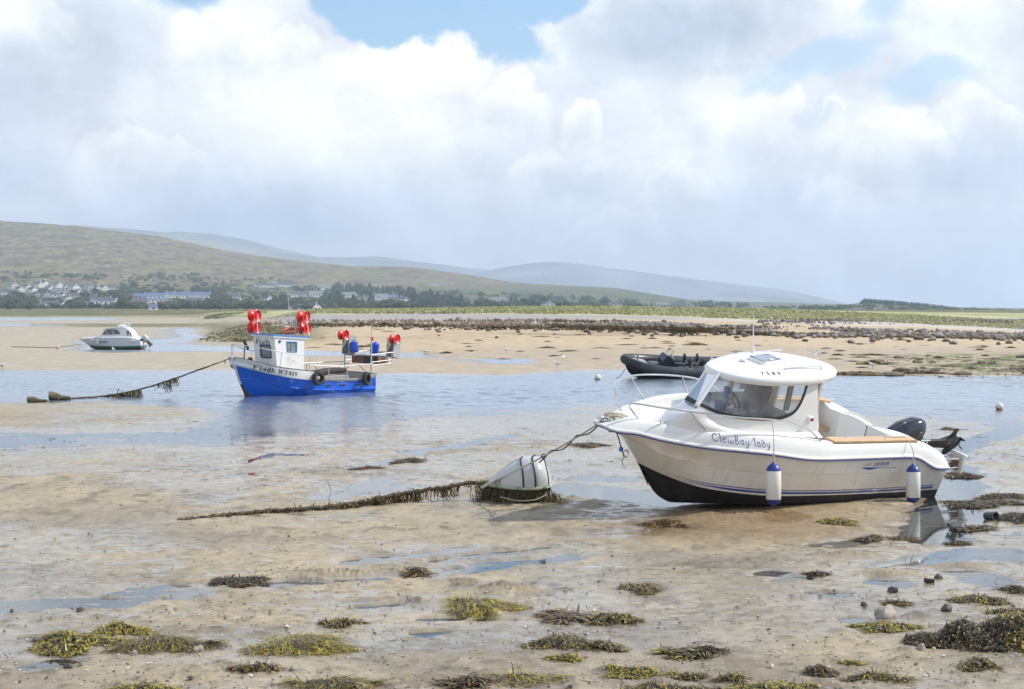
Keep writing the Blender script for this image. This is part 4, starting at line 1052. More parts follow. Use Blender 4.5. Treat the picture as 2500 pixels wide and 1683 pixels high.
    q = MB(); q.lathe([(.165 + .016 * math.cos(k * math.pi / 4), .016 * math.sin(k * math.pi / 4)) for k in range(9)], 24, frame((-.85, 0, .5), loc=(3.28, .38, 1.83)))
    for k in range(3):
        aa = k * 2.1; Mx = frame((-.85, 0, .5), loc=(3.28, .38, 1.83)); q.tube([Mx @ Vector((0, 0, 0)), Mx @ Vector((.16 * math.cos(aa), .16 * math.sin(aa), 0))], .012, 6)
    q.build('steering_wheel', blackm, cab)
    for cc_, ss_ in (((3.62, .52, 1.80), (.10, .16, .13)), ((3.55, .05, 1.80), (.12, .22, .15)), ((3.42, .38, 1.95), (.05, .10, .20))):
        q = MB(); q.box(cc_, ss_); q.build('instrument', navy, cab, bevel=.015)
    for (x, y, z, sx, sy, sz, an) in ((2.72, .25, 1.72, .16, .46, .72, -.28), (2.35, .30, 1.50, .42, .55, .30, 0), (3.0, .30, 1.45, .44, .46, .16, 0)):
        q = MB(); q.box((x, y, z), (sx, sy, sz), Matrix.Rotation(an, 3, 'Y')); q.build('helm_seat', seatd, cab, bevel=.06, seg=4)
    q = MB(); q.box((2.90, -.30, 2.12), (.30, .03, .22)); q.build('curtain', brownc, cab, bevel=.008)
    # glazing with its black gasket
    g = MB(); tp = [cs(x, 2.28, -.008) for x in np.linspace(3.73, 2.15, 40)]
    g.grid([[cs(p.x, p.z, -.008) for p in wl], tp]); 
    side = g.build('side_window', glass, cab, smooth=60)
    k_ = MB(); gin = []
    for i, p in enumerate(wl):
        a = wl[max(i - 1, 0)]; b_ = wl[min(i + 1, 39)]; tx, tz = b_.x - a.x, b_.z - a.z; L = math.hypot(tx, tz); wd = .050
        gin.append(Vector((p.x + tz / L * wd, 0, p.z - tx / L * wd)) if True else p)
    k_.grid([[cs(p.x, p.z, .006) for p in wl], [cs(p.x, min(p.z, 2.285), .006) for p in gin]])
    k_.grid([[cs(p.x, p.z, .006) for p in wl], [cs(p.x, p.z, -.012) for p in wl]])
    k_.build('window_gasket', blackm, side, smooth=60)
    g = MB(); g.poly([A0 + Vector((0, -.03, .01)), F0, F1, A1]); g.poly([F0, G0, G1, F1]); ws = g.build('windscreen', glass, cab, smooth=0)
    k_ = MB(); A2 = A0 + Vector((0.012, -.03, 0)); F2 = F0 + Vector((.012, 0, 0)); k_.poly([A2, F2, F2.lerp(F1, .13) + Vector((.006, 0, 0)), A2.lerp(A1, .13) + Vector((.006, 0, 0))]); k_.poly([F2, G0 + Vector((.01, -.01, 0)), G0.lerp(G1, .13) + Vector((.01, -.01, 0)), F2.lerp(F1, .13)]); k_.build('windscreen_seal', blackm, ws, smooth=0)
    # navigation light on the cabin side
    q = MB(); q.box(cs(2.02, 1.66, .03), (.09, .05, .07)); nl = q.build('side_light', gel, cab, bevel=.01); q = MB(); q.box(cs(2.01, 1.655, .052), (.06, .02, .05)); q.build('lens', red_l, nl, bevel=.006)
    # ---- roof
    RO = [(3.76, .27), (3.72, .5), (3.53, .70), (3.2, .84), (2.85, .89), (2.36, .87), (1.95, .79), (1.55, .64), (1.27, .44), (1.12, .17), (1.15, -.10), (1.35, -.31), (1.85, -.46), (2.4, -.45), (2.95, -.33), (3.4, -.12), (3.65, .06)]
    RC = Vector((2.45, .24, 0))
    loop = spl([(a, b, 0) for a, b in RO[-3:] + RO + RO[:4]], 400)
    i0 = min(range(30, 120), key=lambda k: (loop[k] - Vector((*RO[0], 0))).length); i1 = min(range(300, 399), key=lambda k: (loop[k] - Vector((*RO[0], 0))).length)
    ring = [loop[int(i0 + (i1 - i0) * k / 96)] for k in range(96)]
    def rg(sc, z, cr=0.0): return [Vector((RC.x + (p.x - RC.x) * sc, RC.y + (p.y - RC.y) * sc, z - cr * ((p.x - 2.45) / 1.3) ** 2)) for p in ring]
    r_ = MB(); r_.grid([rg(.02, 2.235), rg(.90, 2.235), rg(.985, 2.205), rg(1.0, 2.215), rg(1.005, 2.26), rg(.995, 2.30), rg(.972, 2.318), rg(.955, 2.318), rg(.90, 2.352, .02), rg(.80, 2.388, .03), rg(.62, 2.425, .035), rg(.4, 2.45, .03), rg(.2, 2.462, .02), rg(.02, 2.466)], close=True)
    roof = r_.build('roof', gel, root, smooth=50)
    q = MB()
    hc = [Vector((2.97, .20, 0)), Vector((2.47, .09, 0)), Vector((2.41, .39, 0)), Vector((2.94, .52, 0))]
    hp_ = []
    for k in range(4):
        a, b_, c0_ = hc[k - 1], hc[k], hc[(k + 1) % 4]
        for s_ in (.84, .93): hp_.append(tuple(a.lerp(b_, s_))[:2])
        for s_ in (.07, .16): hp_.append(tuple(b_.lerp(c0_, s_))[:2])
    q.prism(hp_, 2.42, 2.468); fr_ = q.build('hatch', gel, roof, bevel=.004)
    q = MB(); cx = sum(p[0] for p in hp_) / len(hp_); cy = sum(p[1] for p in hp_) / len(hp_)
    q.prism([(cx + (x - cx) * .93, cy + (y - cy) * .93) for x, y in hp_], 2.466, 2.478); q.build('hatch_lid', tint_bl, fr_)
    for x, y in ((2.90, .25), (2.52, .15), (2.50, .36), (2.72, .44)):
        q = MB(); q.box((x, y, 2.486), (.07, .035, .016)); q.build('hatch_catch', gel, fr_, bevel=.004)
    for pa, pb in (((2.69, .70), (1.78, .60)), ((2.75, -.10), (1.80, -.28))):
        q = MB(); za = 2.375
        q.tube([(pa[0], pa[1], za - .02), (pa[0] - .03, pa[1], za + .055), (pb[0] + .03, pb[1], za + .055), (pb[0], pb[1], za - .03)], .011, 6); q.build('hand_rail', steel, roof)
    q = MB(); q.lathe([(.05, 0), (.045, .02), (.02, .035), (0.001, .038)], 14, Matrix.Translation((3.12, .27, 2.42))); q.build('roof_vent', gel, roof)
    q = MB(); q.tube([(1.52, -.05, 2.40), (1.52, -.05, 2.47), (1.40, .02, 2.47)], .012, 6); q.tube([(1.36, .06, 2.38), (1.36, .06, 2.47)], .012, 6); q.lathe([(.03, 0), (.035, .03), (.02, .06), (.001, .065)], 12, Matrix.Translation((1.33, .0, 2.43))); q.build('light_bracket', steel, roof)
    up = Vector((M3[2][0], M3[2][1], M3[2][2]))
    q = MB(); a0 = Vector((2.58, -.10, 2.43)); q.tube([a0, a0 + up * .18, a0 + up * .62], [.016, .011, .004], 6); q.build('antenna', gel, roof)
    q = MB(); P0, P1 = Vector((3.17, .775, 2.362)), Vector((2.82, .825, 2.362)); e1 = (P1 - P0).normalized(); e2 = Vector((-.02, -.09, .047)).normalized(); nn = e1.cross(e2); nn = nn if nn.z > 0 else -nn
    wid = font_text(MB(), '7 5 8 9', lambda u, v: (u, v, 0), 1.0)
    sc_ = (P1 - P0).length / wid
    rt = BVHTree.FromPolygons([v_.co.copy() for v_ in roof.data.vertices], [tuple(f__.vertices) for f__ in roof.data.polygons])
    def on_roof(u, v):
        p_ = P0 + e1 * u * sc_ + e2 * v * .105 + nn * .2
        hit = rt.ray_cast(p_, -nn)[0]
        return (hit if hit is not None else p_ - nn * .2) + nn * .004
    font_text(q, '7 5 8 9', on_roof, 1.0, bold=.008); q.build('registration_number', blackm, roof, smooth=0)
    # ---- names on the side
    TS = MeshSurf(deck)
    q = MB(); tw = text_width('ClewBay lady', UNC)
    stroke_text(q, 'ClewBay lady', UNC, lambda u, v: TS.p(3.96 - .92 * u / tw, 1.375 + .115 * v - .045 * u / tw, .005)); q.build('boat_name', navy, deck, smooth=0)
    q = MB(); w0 = font_text(MB(), 'QUICKSILVER', lambda u, v: (u, v, 0), 1.0, .35, .006, .92)
    font_text(q, 'QUICKSILVER', lambda u, v: HS.p(.86 - .53 * u / w0, 1.00 + .085 * v, .005), 1.0, .35, .006, .92); q.build('maker_lettering', navy, hull, smooth=0)
    q = MB(); font_text(q, '640', lambda u, v: HS.p(1.06 - .095 * u, 1.005 + .075 * v, .005), 1.0, .35, 0); q.build('model_number', ggrey, hull, smooth=0)
    q = MB(); X = np.linspace(1.10, .30, 20)
    q.grid([[HS.p(x, .985 - .03 * (1.1 - x) / .8, .005) for x in X], [HS.p(x, .985 - .03 * (1.1 - x) / .8 - .03 * math.exp(-((x - .93) / .14) ** 2) - .006, .005) for x in X]]); q.build('swoosh', navy, hull, smooth=0)
    # ---- pulpit
    pts = [(4.84, .21, 1.48), (4.96, .19, 1.60), (5.07, .17, 1.715), (5.06, .22, 1.755), (4.97, .33, 1.775), (4.83, .48, 1.785), (4.29, .76, 1.785), (3.62, .92, 1.75), (3.0, 1.03, 1.735), (2.62, 1.08, 1.685), (2.28, 1.10, 1.575), (2.02, 1.12, 1.41)]
    for sg in (1, -1):
        q = MB(); pp = spl([(x, y * sg, z + (.08 * float(sst(np.array(x), 2.6, 3.8)) * float(sst(np.array(z), 1.55, 1.75)) if sg < 0 else 0)) for x, y, z in pts], 50); q.tube(pp, .0135, 8)
        q.tube([(4.38, .72 * sg, 1.785 + (.08 if sg < 0 else 0)), (3.98, .765 * sg, 1.48)], .011, 6)
        if sg < 0: q.tube([(3.12, -.99, 1.78), (2.88, -1.04, 1.48)], .011, 6)
        q.build('pulpit_rail', steel, root)
    q = MB(); q.box((5.28, 0, 1.45), (.24, .09, .03)); q.lathe([(.03, -.05), (.038, -.04), (.025, 0), (.038, .04), (.03, .05)], 12, frame((0, 1, 0), loc=(5.40, 0, 1.46))); q.build('bow_roller', steel, root, bevel=.006)
    # heap of rope at the bow and a short dark line from the stem
    q = MB(); rr_ = random.Random(3)
    for k in range(9):
        x0, y0 = 4.95 + rr_.random() * .32, -.08 + rr_.random() * .16
        q.tube(spl([(x0 - .13, y0, 1.485), (x0, y0 + .05 * rr_.random(), 1.51 + .03 * rr_.random()), (x0 + .10, y0 - .03, 1.49)], 6), .014, 6)
    q.build('rope_heap', ropew, root)
    # ---- outboard engine, tilted up
    En = Matrix.Translation((-1.04, 0, 1.12)) @ Matrix.Rotation(R_(15), 4, 'Y')
    q = MB(); rows_ = []
    for z, sx0, sx1, sy in ((-.24, .30, -.34, .16), (-.20, .40, -.42, .19), (-.09, .43, -.48, .205), (.01, .38, -.49, .20), (.08, .26, -.46, .175), (.13, .11, -.38, .13), (.15, -.08, -.28, .06)):
        cx_ = (sx0 + sx1) / 2; rx = (sx0 - sx1) / 2
        rows_.append([En @ Vector((cx_ + rx * math.copysign(abs(math.cos(a)) ** .75, math.cos(a)), sy * math.copysign(abs(math.sin(a)) ** .75, math.sin(a)), z)) for a in np.linspace(0, 2 * math.pi, 32, endpoint=False)])
    q.grid(rows_, close=True); q.poly(rows_[-1]); q.poly(rows_[0][::-1])
    cowl = q.build('outboard_engine', blackp, root, smooth=60)
    for x in (.13, -.25):
        q = MB(); q.grid([[En @ Vector((x + dx_, y, (.140 if x > 0 else .150) - 5.0 * y ** 2 - (.035 if x > 0 else 0))) for y in np.linspace(-.02, .20, 8)] for dx_ in (0, .018)]); q.build('cowl_trim', steel, cowl)
    q = MB(); font_text(q, '100', lambda u, v: En @ Vector((-.02 - .095 * (v - .35), .02 + .075 * u, .157 - 4.4 * (.02 + .075 * u) ** 2)), 1.0, bold=.01); q.build('power_number', gel, cowl, smooth=0)
    q = MB(); L = lambda x, y, z: En @ Vector((x, y, z))
    q.grid([[L(.08, .08, -.2), L(-.2, .10, -.2), L(-.2, -.10, -.2), L(.08, -.08, -.2)], [L(-.45, .05, -.42), L(-.62, .06, -.36), L(-.62, -.06, -.36), L(-.45, -.05, -.42)], [L(-1.02, .035, -.62), L(-1.12, .04, -.50), L(-1.12, -.04, -.50), L(-1.02, -.035, -.62)]], close=True)
    q.prism([(-1.02, .10), (-1.30, .09), (-1.30, -.09), (-1.02, -.10)], -.50, -.485, lambda x, y, z: L(x, y, z))
    q.lathe([(.001, -.30), (.05, -.2), (.062, -.05), (.055, .12), (.03, .18), (.001, .19)], 16, En @ frame((-1, 0, .32), loc=(-1.22, 0, -.64)))
    for k in range(3):
        an = k * 2.094 + .4; Mx = En @ frame((-1, 0, .32), loc=(-1.36, 0, -.6)); q.grid([[Mx @ Vector((math.cos(an + t_) * r, math.sin(an + t_) * r, .05 * t_)) for t_ in (-.4, 0, .4)] for r in (.05, .12, .17)])
    q.poly([L(-1.02, 0, -.50), L(-1.28, 0, -.34), L(-1.36, 0, -.36), L(-1.28, 0, -.52)])
    q.build('engine_leg', blackm, cowl, smooth=40)
    # spare engine bracket on the stern
    q = MB(); q.box((-2.28, .25, .62), (.06, .30, .34)); q.box((-2.33, .25, .74), (.07, .30, .06)); br = q.build('engine_bracket', gel2, root, bevel=.012)
    q = MB()
    for y in (.16, .34): q.tube([(-1.0, y, .72), (-2.26, y, .70)], .018, 6); q.tube([(-1.0, y, .50), (-2.26, y, .55)], .016, 6)
    q.build('bracket_arm', steel, br)
    q = MB(); q.box((-2.24, .25, .57), (.03, .14, .16)); q.build('rust_patch', mat('rusty_iron', (.25, .12, .06), .8, var=.4), br)
    # stem ring
    q = MB(); q.lathe([(.05 + .01 * math.cos(k * math.pi / 4), .01 * math.sin(k * math.pi / 4)) for k in range(9)], 16, frame((0, 1, .2), loc=(4.80, 0, .90))); q.build('bow_eye', steel, root)
    q = MB(); q.tube(spl([(5.10, .05, 1.27), (5.0, .04, 1.12), (4.93, .03, 1.0), (4.84, .02, .88)], 12), .011, 6); q.tube(spl([(4.84, .02, .88), (4.86, .03, .80), (4.82, .02, .72)], 8), .006, 6); q.build('bow_line', mat('green_grey_rope', (.20, .24, .20), .8, var=.3, scale=50), root)
    q = MB(); q.lathe([(.001, -.04), (.03, -.025), (.035, 0), (.03, .025), (.001, .04)], 12, Matrix.Translation((4.93, .03, .985))); q.build('blue_float', mat('bright_blue_plastic', (.03, .16, .55), .4), root)
    return root, M3, T
CRUISER, CM, CT = build_cruiser()
def cl(x, y, z): return CM @ Vector((x, y, z)) + CT

# ---- fenders hanging on the cruiser
fwhite = mat('fender_vinyl', (.74, .715, .65), .4, var=.06, scale=5, dirt=(.5, .44, .35), dirt_amt=.3)
fblue = mat('fender_blue', (.02, .045, .24), .35, var=.1)
def fender(top, length, rad, attach, label):
    root = empty('fender', (top.x, top.y, top.z - length), label, 'fender', 'fenders on the white cruiser')
    b = MB(); b.lathe([(rad * .86, .13 * length), (rad, .16 * length), (rad * 1.02, .5 * length), (rad, .80 * length), (rad * .9, .83 * length)], 24); b.build('body', fwhite, root)
    b = MB(); b.lathe([(rad * .99, .80 * length), (rad * .97, .83 * length), (rad * .78, .90 * length), (rad * .5, .945 * length), (rad * .22, .975 * length), (rad * .16, length), (.001, length)], 24)
    b.build('end_cap', fblue, root)
    b = MB(); b.lathe([(rad * .99, .165 * length), (rad * .95, .12 * length), (rad * .72, .06 * length), (rad * .34, .025 * length), (rad * .18, -.015 * length), (.001, -.015 * length)], 24); b.build('end_cap', fblue, root)
    at_ = attach - Vector((top.x, top.y, top.z - length))
    b = MB(); b.tube(spl([(0, 0, .99 * length), (.004, 0, .99 * length + (at_.z - length) * .5), tuple(at_)], 8), .0085, 6)
    b.tube([(0.0, 0, length * .98), (.012, 0, length + .05), (-.008, 0, length + .10)], .014, 6); b.build('lanyard', ropew, root)
    return root
p = cl(3.16, 1.37, 1.20); fender(p, .64, .110, cl(3.05, 1.06, 1.74), 'white fender with blue ends hanging under the painted name amidships')
p = cl(.14, 1.37, 1.065); f2 = fender(p, .62, .110, cl(.10, 1.15, 1.37), 'white fender with blue ends hanging from the teak capping near the stern')
# ================================================================== the blue fishing boat
def build_fishing_boat():
    hullblue = mat('cobalt_hull_paint', (.012, .15, .78), .22, var=.10, scale=1.6, coat=.15, dirt=(.06, .12, .34), dirt_amt=.45, streak=.4)
    white = mat('white_deck_paint', (.78, .78, .77), .4, var=.05, scale=2.5, dirt=(.45, .36, .26), dirt_amt=.45, streak=.45)
    greyp = mat('weathered_grey_paint', (.33, .32, .30), .75, var=.25, scale=4)
    galv = mat('galvanised_pipe', (.52, .51, .50), .5, .35, var=.2)
    rust = mat('rusty_keel_band', (.11, .065, .045), .85, var=.4)
    bluetrim = mat('pale_blue_trim', (.09, .24, .60), .5, var=.3, scale=5)
    dkwin = mat('wheelhouse_glass', (.22, .25, .24), .06, var=.5, scale=3, coat=.4)
    redpl = mat('red_hauler_plastic', (.74, .030, .018), .32, var=.1, coat=.2)
    tin = mat('dull_aluminium_sheet', (.50, .49, .45), .45, .5, var=.15)
    bluebag = mat('blue_plastic_drum', (.012, .075, .50), .35, var=.15)
    rustbox = mat('rusty_catch_box', (.20, .10, .065), .8, var=.45, scale=5)
    orange = mat('faded_orange_float', (.62, .17, .08), .6, var=.25)
    M3 = pose3(50, 2, 0); T = Vector((-9.28, 60.10, 0.0))
    root = empty('fishing_boat', T, 'small cobalt blue fishing boat with white wheelhouse and red hauler reels, afloat in the channel', 'fishing boat', mat3=M3)
    NS = 50
    keel = spl([(-5.45, 0, -.28), (-3, 0, -.32), (-.6, 0, -.28), (-.12, 0, -.16), (0, 0, 0), (.12, 0, .26), (.26, 0, .42)], NS)
    wl = spl([(-5.50, .84, -.05), (-3.62, .92, -.05), (-1.74, .74, -.03), (-.5, .30, .0), (.03, .0, .06)], NS)
    spray = spl([(-5.45, .95, .14), (-3.11, 1.02, .17), (-1.54, .92, .27), (-.5, .58, .48), (.05, .28, .60), (.33, .0, .62)], NS)
    blue = spl([(-5.42, .97, .57), (-4.9, 1.04, .50), (-4.48, 1.08, .48), (-3.2, 1.10, .50), (-2.02, 1.085, .565), (-1.05, 1.0, .68), (-.3, .86, .82), (.2, .52, .96), (.42, .22, 1.04), (.51, .0, 1.07)], NS)
    gunF = spl([(-2.18, 1.13, .88), (-1.99, 1.125, .90), (-1.2, 1.09, .985), (-.62, 1.04, 1.06), (.0, .88, 1.18), (.40, .56, 1.31), (.62, .24, 1.37), (.69, .0, 1.39)], NS)
    gunA = spl([(-5.42, .99, .70), (-5.2, 1.02, .665), (-4.9, 1.065, .59), (-4.47, 1.09, .555), (-3.3, 1.115, .565), (-2.3, 1.115, .595), (-2.1, 1.115, .60)], NS)
    def fl(f, r): return [f(p) for p in r]
    h = MB(); w = MB(); g = MB(); rails = MB(); rb = MB()
    for sg in (1, -1):
        f = lambda p, s=sg: Vector((p[0], p[1] * s, p[2]))
        h.grid([fl(f, keel), fl(f, wl)], 1)
        lip = [Vector((p.x, p.y + .035, p.z + .012)) for p in spray]
        h.grid([fl(f, wl), fl(f, [a.lerp(b, .6) for a, b in zip(wl, spray)]), fl(f, spray), fl(f, lip)], 0)
        h.grid([fl(f, lip), fl(f, [a.lerp(b, .08) + Vector((0, .006, 0)) for a, b in zip(spray, blue)]), fl(f, [a.lerp(b, .5) + Vector((0, -.01, 0)) for a, b in zip(spray, blue)]), fl(f, blue)], 0)
        h.poly([f(keel[0]), f(wl[0]), f(spray[0]), f(blue[0]), f(gunA[0]), Vector((gunA[0].x, 0, gunA[0].z + .02)), Vector((keel[0].x, 0, keel[0].z))], 0)
        kb = [p for p in blue if p.x > -2.2]; kb = spl([tuple(p) for p in kb], NS)
        kb2 = [Vector((p.x, p.y + .025, p.z + .01)) for p in kb]
        w.grid([fl(f, kb), fl(f, kb2), fl(f, [a.lerp(b, .5) + Vector((0, .012, 0)) for a, b in zip(kb2, gunF)]), fl(f, gunF), fl(f, [Vector((p.x - .04, max(p.y - .07, 0), p.z)) for p in gunF]), fl(f, [Vector((p.x - .04, max(p.y - .08, 0), p.z - .26)) for p in gunF])])
        a0 = gunF[0]; w.poly([f(kb[0]), f(kb2[0]), f(a0), f((a0.x, a0.y - .07, a0.z)), f((a0.x, a0.y - .08, a0.z - .35))])
        ka = spl([tuple(p) for p in blue if p.x < -1.95], NS)
        g.grid([fl(f, ka), fl(f, [Vector((p.x, p.y + .03, p.z + .01)) for p in ka]), fl(f, [Vector((p.x, p.y + .03, p.z)) for p in gunA]), fl(f, [Vector((p.x, p.y - .10, p.z + .01)) for p in gunA]), fl(f, [Vector((p.x, p.y - .12, p.z - .25)) for p in gunA]), [Vector((p.x, 0, p.z - .25)) for p in gunA]])
    g.grid([[(-5.36, y, z) for y in (-.97, -.4, .4, .97)] for z in (.22, .45, .69)]); g.grid([[(-5.44, y, .705) for y in (-.99, 0, .99)], [(-5.35, y, .715) for y in (-.99, 0, .99)]])
    # foredeck and house deck
    fd = MB(); dz = [Vector((p.x - .04, max(p.y - .08, 0), p.z - .10)) for p in gunF]
    fd.grid([dz, [Vector((p.x, -p.y, p.z)) for p in dz]])
    hull = h.build('hull', [hullblue, rust], root, smooth=30)
    bw = w.build('bulwark', white, root, smooth=40)
    fd.build('foredeck', greyp, root); g.build('gunwale', greyp, root, smooth=40)
    q = MB(); q.tube([(p.x - .03, p.y, p.z) for p in gunF] + [(p.x - .03, -p.y, p.z) for p in gunF[::-1][1:]], .016, 6); q.build('bulwark_cap', blackm, bw)
    # stem post, rusty below
    q = MB(); st = [(.71, 0, 1.40), (.56, 0, 1.09), (.37, 0, .59), (.26, 0, .42)]; q.tube(st, [.045, .045, .04, .04], 6); q.build('stem', white, root)
    q = MB(); q.tube([(.27, 0, .44), (.12, 0, .22), (.01, 0, 0), (-.12, 0, -.2)], [.045, .05, .055, .05], 6); q.build('stem_band', rust, root)
    # scuppers and dark stern flutes
    HS = MeshSurf(hull)
    for x in (-2.95, -3.62, -4.42):
        q = MB(); q.box(HS.p(x, .335, .0), (.26, .03, .05)); q.build('scupper', blackm, hull, smooth=0)
    dkb = mat('dark_cobalt_flute', (.008, .04, .34), .35)
    for x in (-4.93, -5.10, -5.26, -5.38):
        q = MB(); q.grid([[HS.p(x, z, .006) for z in np.linspace(.24, .50, 6)], [HS.p(x - .055, z, .006) for z in np.linspace(.24, .50, 6)]]); q.build('flute', dkb, hull, smooth=0)
    # the name on the bow, both words
    BS = MeshSurf(bw)
    q = MB(); tw = text_width('Fiadh WT419', GLY)
    zc = lambda x: np.interp(x, [-2, -1.2, -.6, 0, .3], [.665, .755, .84, .945, 1.01])
    stroke_text(q, 'Fiadh WT419', GLY, lambda u, v: BS.p(.26 - 1.62 * u / tw, float(zc(.26 - 1.62 * u / tw)) + .150 * v, .012)); q.build('name_lettering', blackm, bw, smooth=0)
    # ---- wheelhouse: raked front, flat roof with blue edge
    xf0, xf1, xr, wb = -.90, -.74, -2.16, .56
    za, zb = .92, 2.02
    def wall_quad(mb, a, b, c, d, hole=None, t=.03):
        if hole is None: mb.poly([a, b, c, d]); return
        (u0, u1, v0, v1) = hole
        P = lambda u, v: (Vector(a).lerp(Vector(b), u)).lerp(Vector(d).lerp(Vector(c), u), v)
        us, vs_ = [0, u0, u1, 1], [0, v0, v1, 1]
        for i in range(3):
            for j in range(3):
                if (i, j) == (1, 1): continue
                mb.poly([P(us[i], vs_[j]), P(us[i + 1], vs_[j]), P(us[i + 1], vs_[j + 1]), P(us[i], vs_[j + 1])])
        return [P(u0, v0), P(u1, v0), P(u1, v1), P(u0, v1)]
    q = MB()
    fw = wall_quad(q, (xf0, -wb, za), (xf0, wb, za), (xf1, wb, zb + .06), (xf1, -wb, zb + .06), (.30, .78, .36, .74))
    sw = wall_quad(q, (xf0, wb, za), (xr, wb, za), (xr, wb, zb), (xf1, wb, zb + .06), (.40, .74, .56, .88))
    s2 = wall_quad(q, (xr, -wb, za), (xf0, -wb, za), (xf1, -wb, zb + .06), (xr, -wb, zb), (.26, .60, .56, .88))
    wall_quad(q, (xr, wb, za), (xr, -wb, za), (xr, -wb, zb), (xr, wb, zb), (.2, .7, .05, .9))
    wh = q.build('wheelhouse', white, root, smooth=0)
    for name, quad, nrm in (('front_window', fw, Vector((1, 0, .15))), ('side_window', sw, Vector((0, 1, 0))), ('side_window', s2, Vector((0, -1, 0)))):
        c = sum(quad, Vector()) / 4; nrm = nrm.normalized()
        if name == 'front_window':
            q = MB(); rim = []
            for k in range(4):
                a, b, d = quad[k - 1], quad[k], quad[(k + 1) % 4]
                for s_ in (.86, .95): rim.append(a.lerp(b, s_))
                for s_ in (.05, .14): rim.append(b.lerp(d, s_))
            q.poly([p - nrm * .01 for p in rim]); pane = q.build(name, dkwin, wh, smooth=0)
            q = MB(); q.tube([p + nrm * .008 for p in rim], .022, 6, closed=True); q.build('window_frame', mat('navy_rubber', (.02, .04, .14), .6), pane)
        else:
            q = MB(); q.poly([p - nrm * .015 for p in quad]); pane = q.build(name, dkwin, wh, smooth=0)
            q = MB()
            for k in range(4):
                a, b = quad[k - 1], quad[k]; q.tube([a + nrm * .006, b + nrm * .006], .016, 4)
            q.build('window_frame', bluetrim, pane, smooth=0)
            q = MB(); q.tube([quad[0].lerp(quad[1], .48) + nrm * .01, quad[3].lerp(quad[2], .48) + nrm * .01], .014, 4); q.build('window_bar', white, pane)
    q = MB(); q.lathe([(.05, 0), (.05, .02), (.02, .025)], 12, frame((0, 1, 0), loc=(-.98, wb, 1.93)), cap=True); q.build('vent', blackm, wh)
    fu = Vector((0, 1, 0)); fv = (Vector((xf1, 0, zb + .06)) - Vector((xf0, 0, za))).normalized(); fn_ = Vector((1, 0, .14)).normalized(); o0 = Vector((xf0, 0, za)) + fv * .90 + fn_ * .006
    q = MB(); tw2 = text_width('Fiadh', GLY); stroke_text(q, 'Fiadh', GLY, lambda u, v: o0 + fu * (-.42 + .74 * u / tw2) + fv * (.175 * v)); q.build('name_lettering', blackm, wh, smooth=0)
    q = MB(); q.prism([(-.66, -.60), (-.66, .60), (-2.42, .60), (-2.42, -.60)], 0, .055, lambda x, y, z: (x, y, z + 2.08 + (x + .7) * .055)); roof = q.build('wheelhouse_roof', white, root, smooth=0, bevel=.01)
    q = MB(); q.prism([(-.645, -.615), (-.645, .615), (-2.40, .615), (-2.40, -.615)], 0, .045, lambda x, y, z: (x, y, z + 2.136 + (x + .7) * .055)); q.build('roof_edge', bluetrim, roof, smooth=0)
    zr = lambda x: 2.18 + (x + .7) * .055
    # things on the roof
    q = MB()
    q.tube([(-1.85, -.28, zr(-1.8)), (-1.85, -.28, 2.42), (-1.85, .42, 2.42), (-1.85, .42, zr(-1.8))], .018, 6); q.tube([(-2.2, -.28, zr(-2.2)), (-2.2, -.28, 2.42), (-2.2, .42, 2.42), (-2.2, .42, zr(-2.2))], .018, 6)
    q.tube([(-1.85, -.28, 2.42), (-2.2, -.28, 2.42)], .016, 6); q.tube([(-1.85, .42, 2.42), (-2.2, .42, 2.42)], .016, 6); fr = q.build('roof_frame', galv, roof)
    q = MB(); q.tube([(-2.02, 0, 2.42), (-1.97, 0, 2.7), (-1.82, 0, 3.72)], [.018, .014, .006], 6); q.build('whip_aerial', white, fr)
    for a_, b_, w_ in (((-1.9, .15, 2.42), (-1.92, .14, 2.72), .013), ((-2.05, .28, 2.42), (-2.05, .28, 2.62), .012), ((-1.9, -.2, 2.42), (-1.9, -.2, 2.56), .02)):
        q = MB(); q.tube([a_, b_], w_, 6); q.build('mast_light', galv, fr)
    q = MB(); q.box((-2.08, .22, 2.66), (.05, .10, .34)); q.build('radar_reflector', tin, fr, bevel=.01)
    q = MB(); q.lathe([(.27 + .065 * math.cos(k * math.pi / 5), .065 * math.sin(k * math.pi / 5)) for k in range(11)], 28, frame((.25, .1, 1), loc=(-1.92, .10, 2.29))); q.build('lifebuoy', orange, roof)
    q = MB(); q.tube([(-.85, -.42, zr(-.9)), (-.85, -.42, 2.27), (-.85, .02, 2.27), (-.85, .02, zr(-.9))], .016, 6); q.build('roof_rail', galv, roof)
    q = MB(); q.tube([(-.2, -.2, 1.65), (.02, -.12, 1.86), (.13, -.05, 1.97)], [.05, .05, .045], 8); q.tube([(.05, -.1, 1.85), (.06, -.1, 1.25)], .018, 6); q.build('exhaust_pipe', blackm, root)
    q = MB(); q.box((-.30, -.18, 1.22), (.13, .13, .26)); q.box((-.55, -.1, 1.08), (.3, .35, .16)); q.build('deck_winch', blackm, root, bevel=.02)
    # ---- reels: two flanges and a waist
    def reel(c, ax, R=.205, L=.15, parent=None):
        q = MB()
        q.lathe([(.03, -L * .95), (R * .16, -L * .95), (R * .2, -L * .5), (R * .5, -L * .58), (R * .92, -L * .92), (R, -L), (R * 1.05, -L * .96), (R * 1.0, -L * .84), (R * .55, -L * .42), (R * .34, -L * .28), (R * .32, 0), (R * .34, L * .28), (R * .55, L * .42), (R * 1.0, L * .84), (R * 1.05, L * .96), (R, L), (R * .92, L * .92), (R * .5, L * .58), (R * .2, L * .5), (R * .16, L * .95), (.03, L * .95)], 28, frame(ax, loc=c))
        return q.build('hauler_reel', redpl, parent, smooth=50)
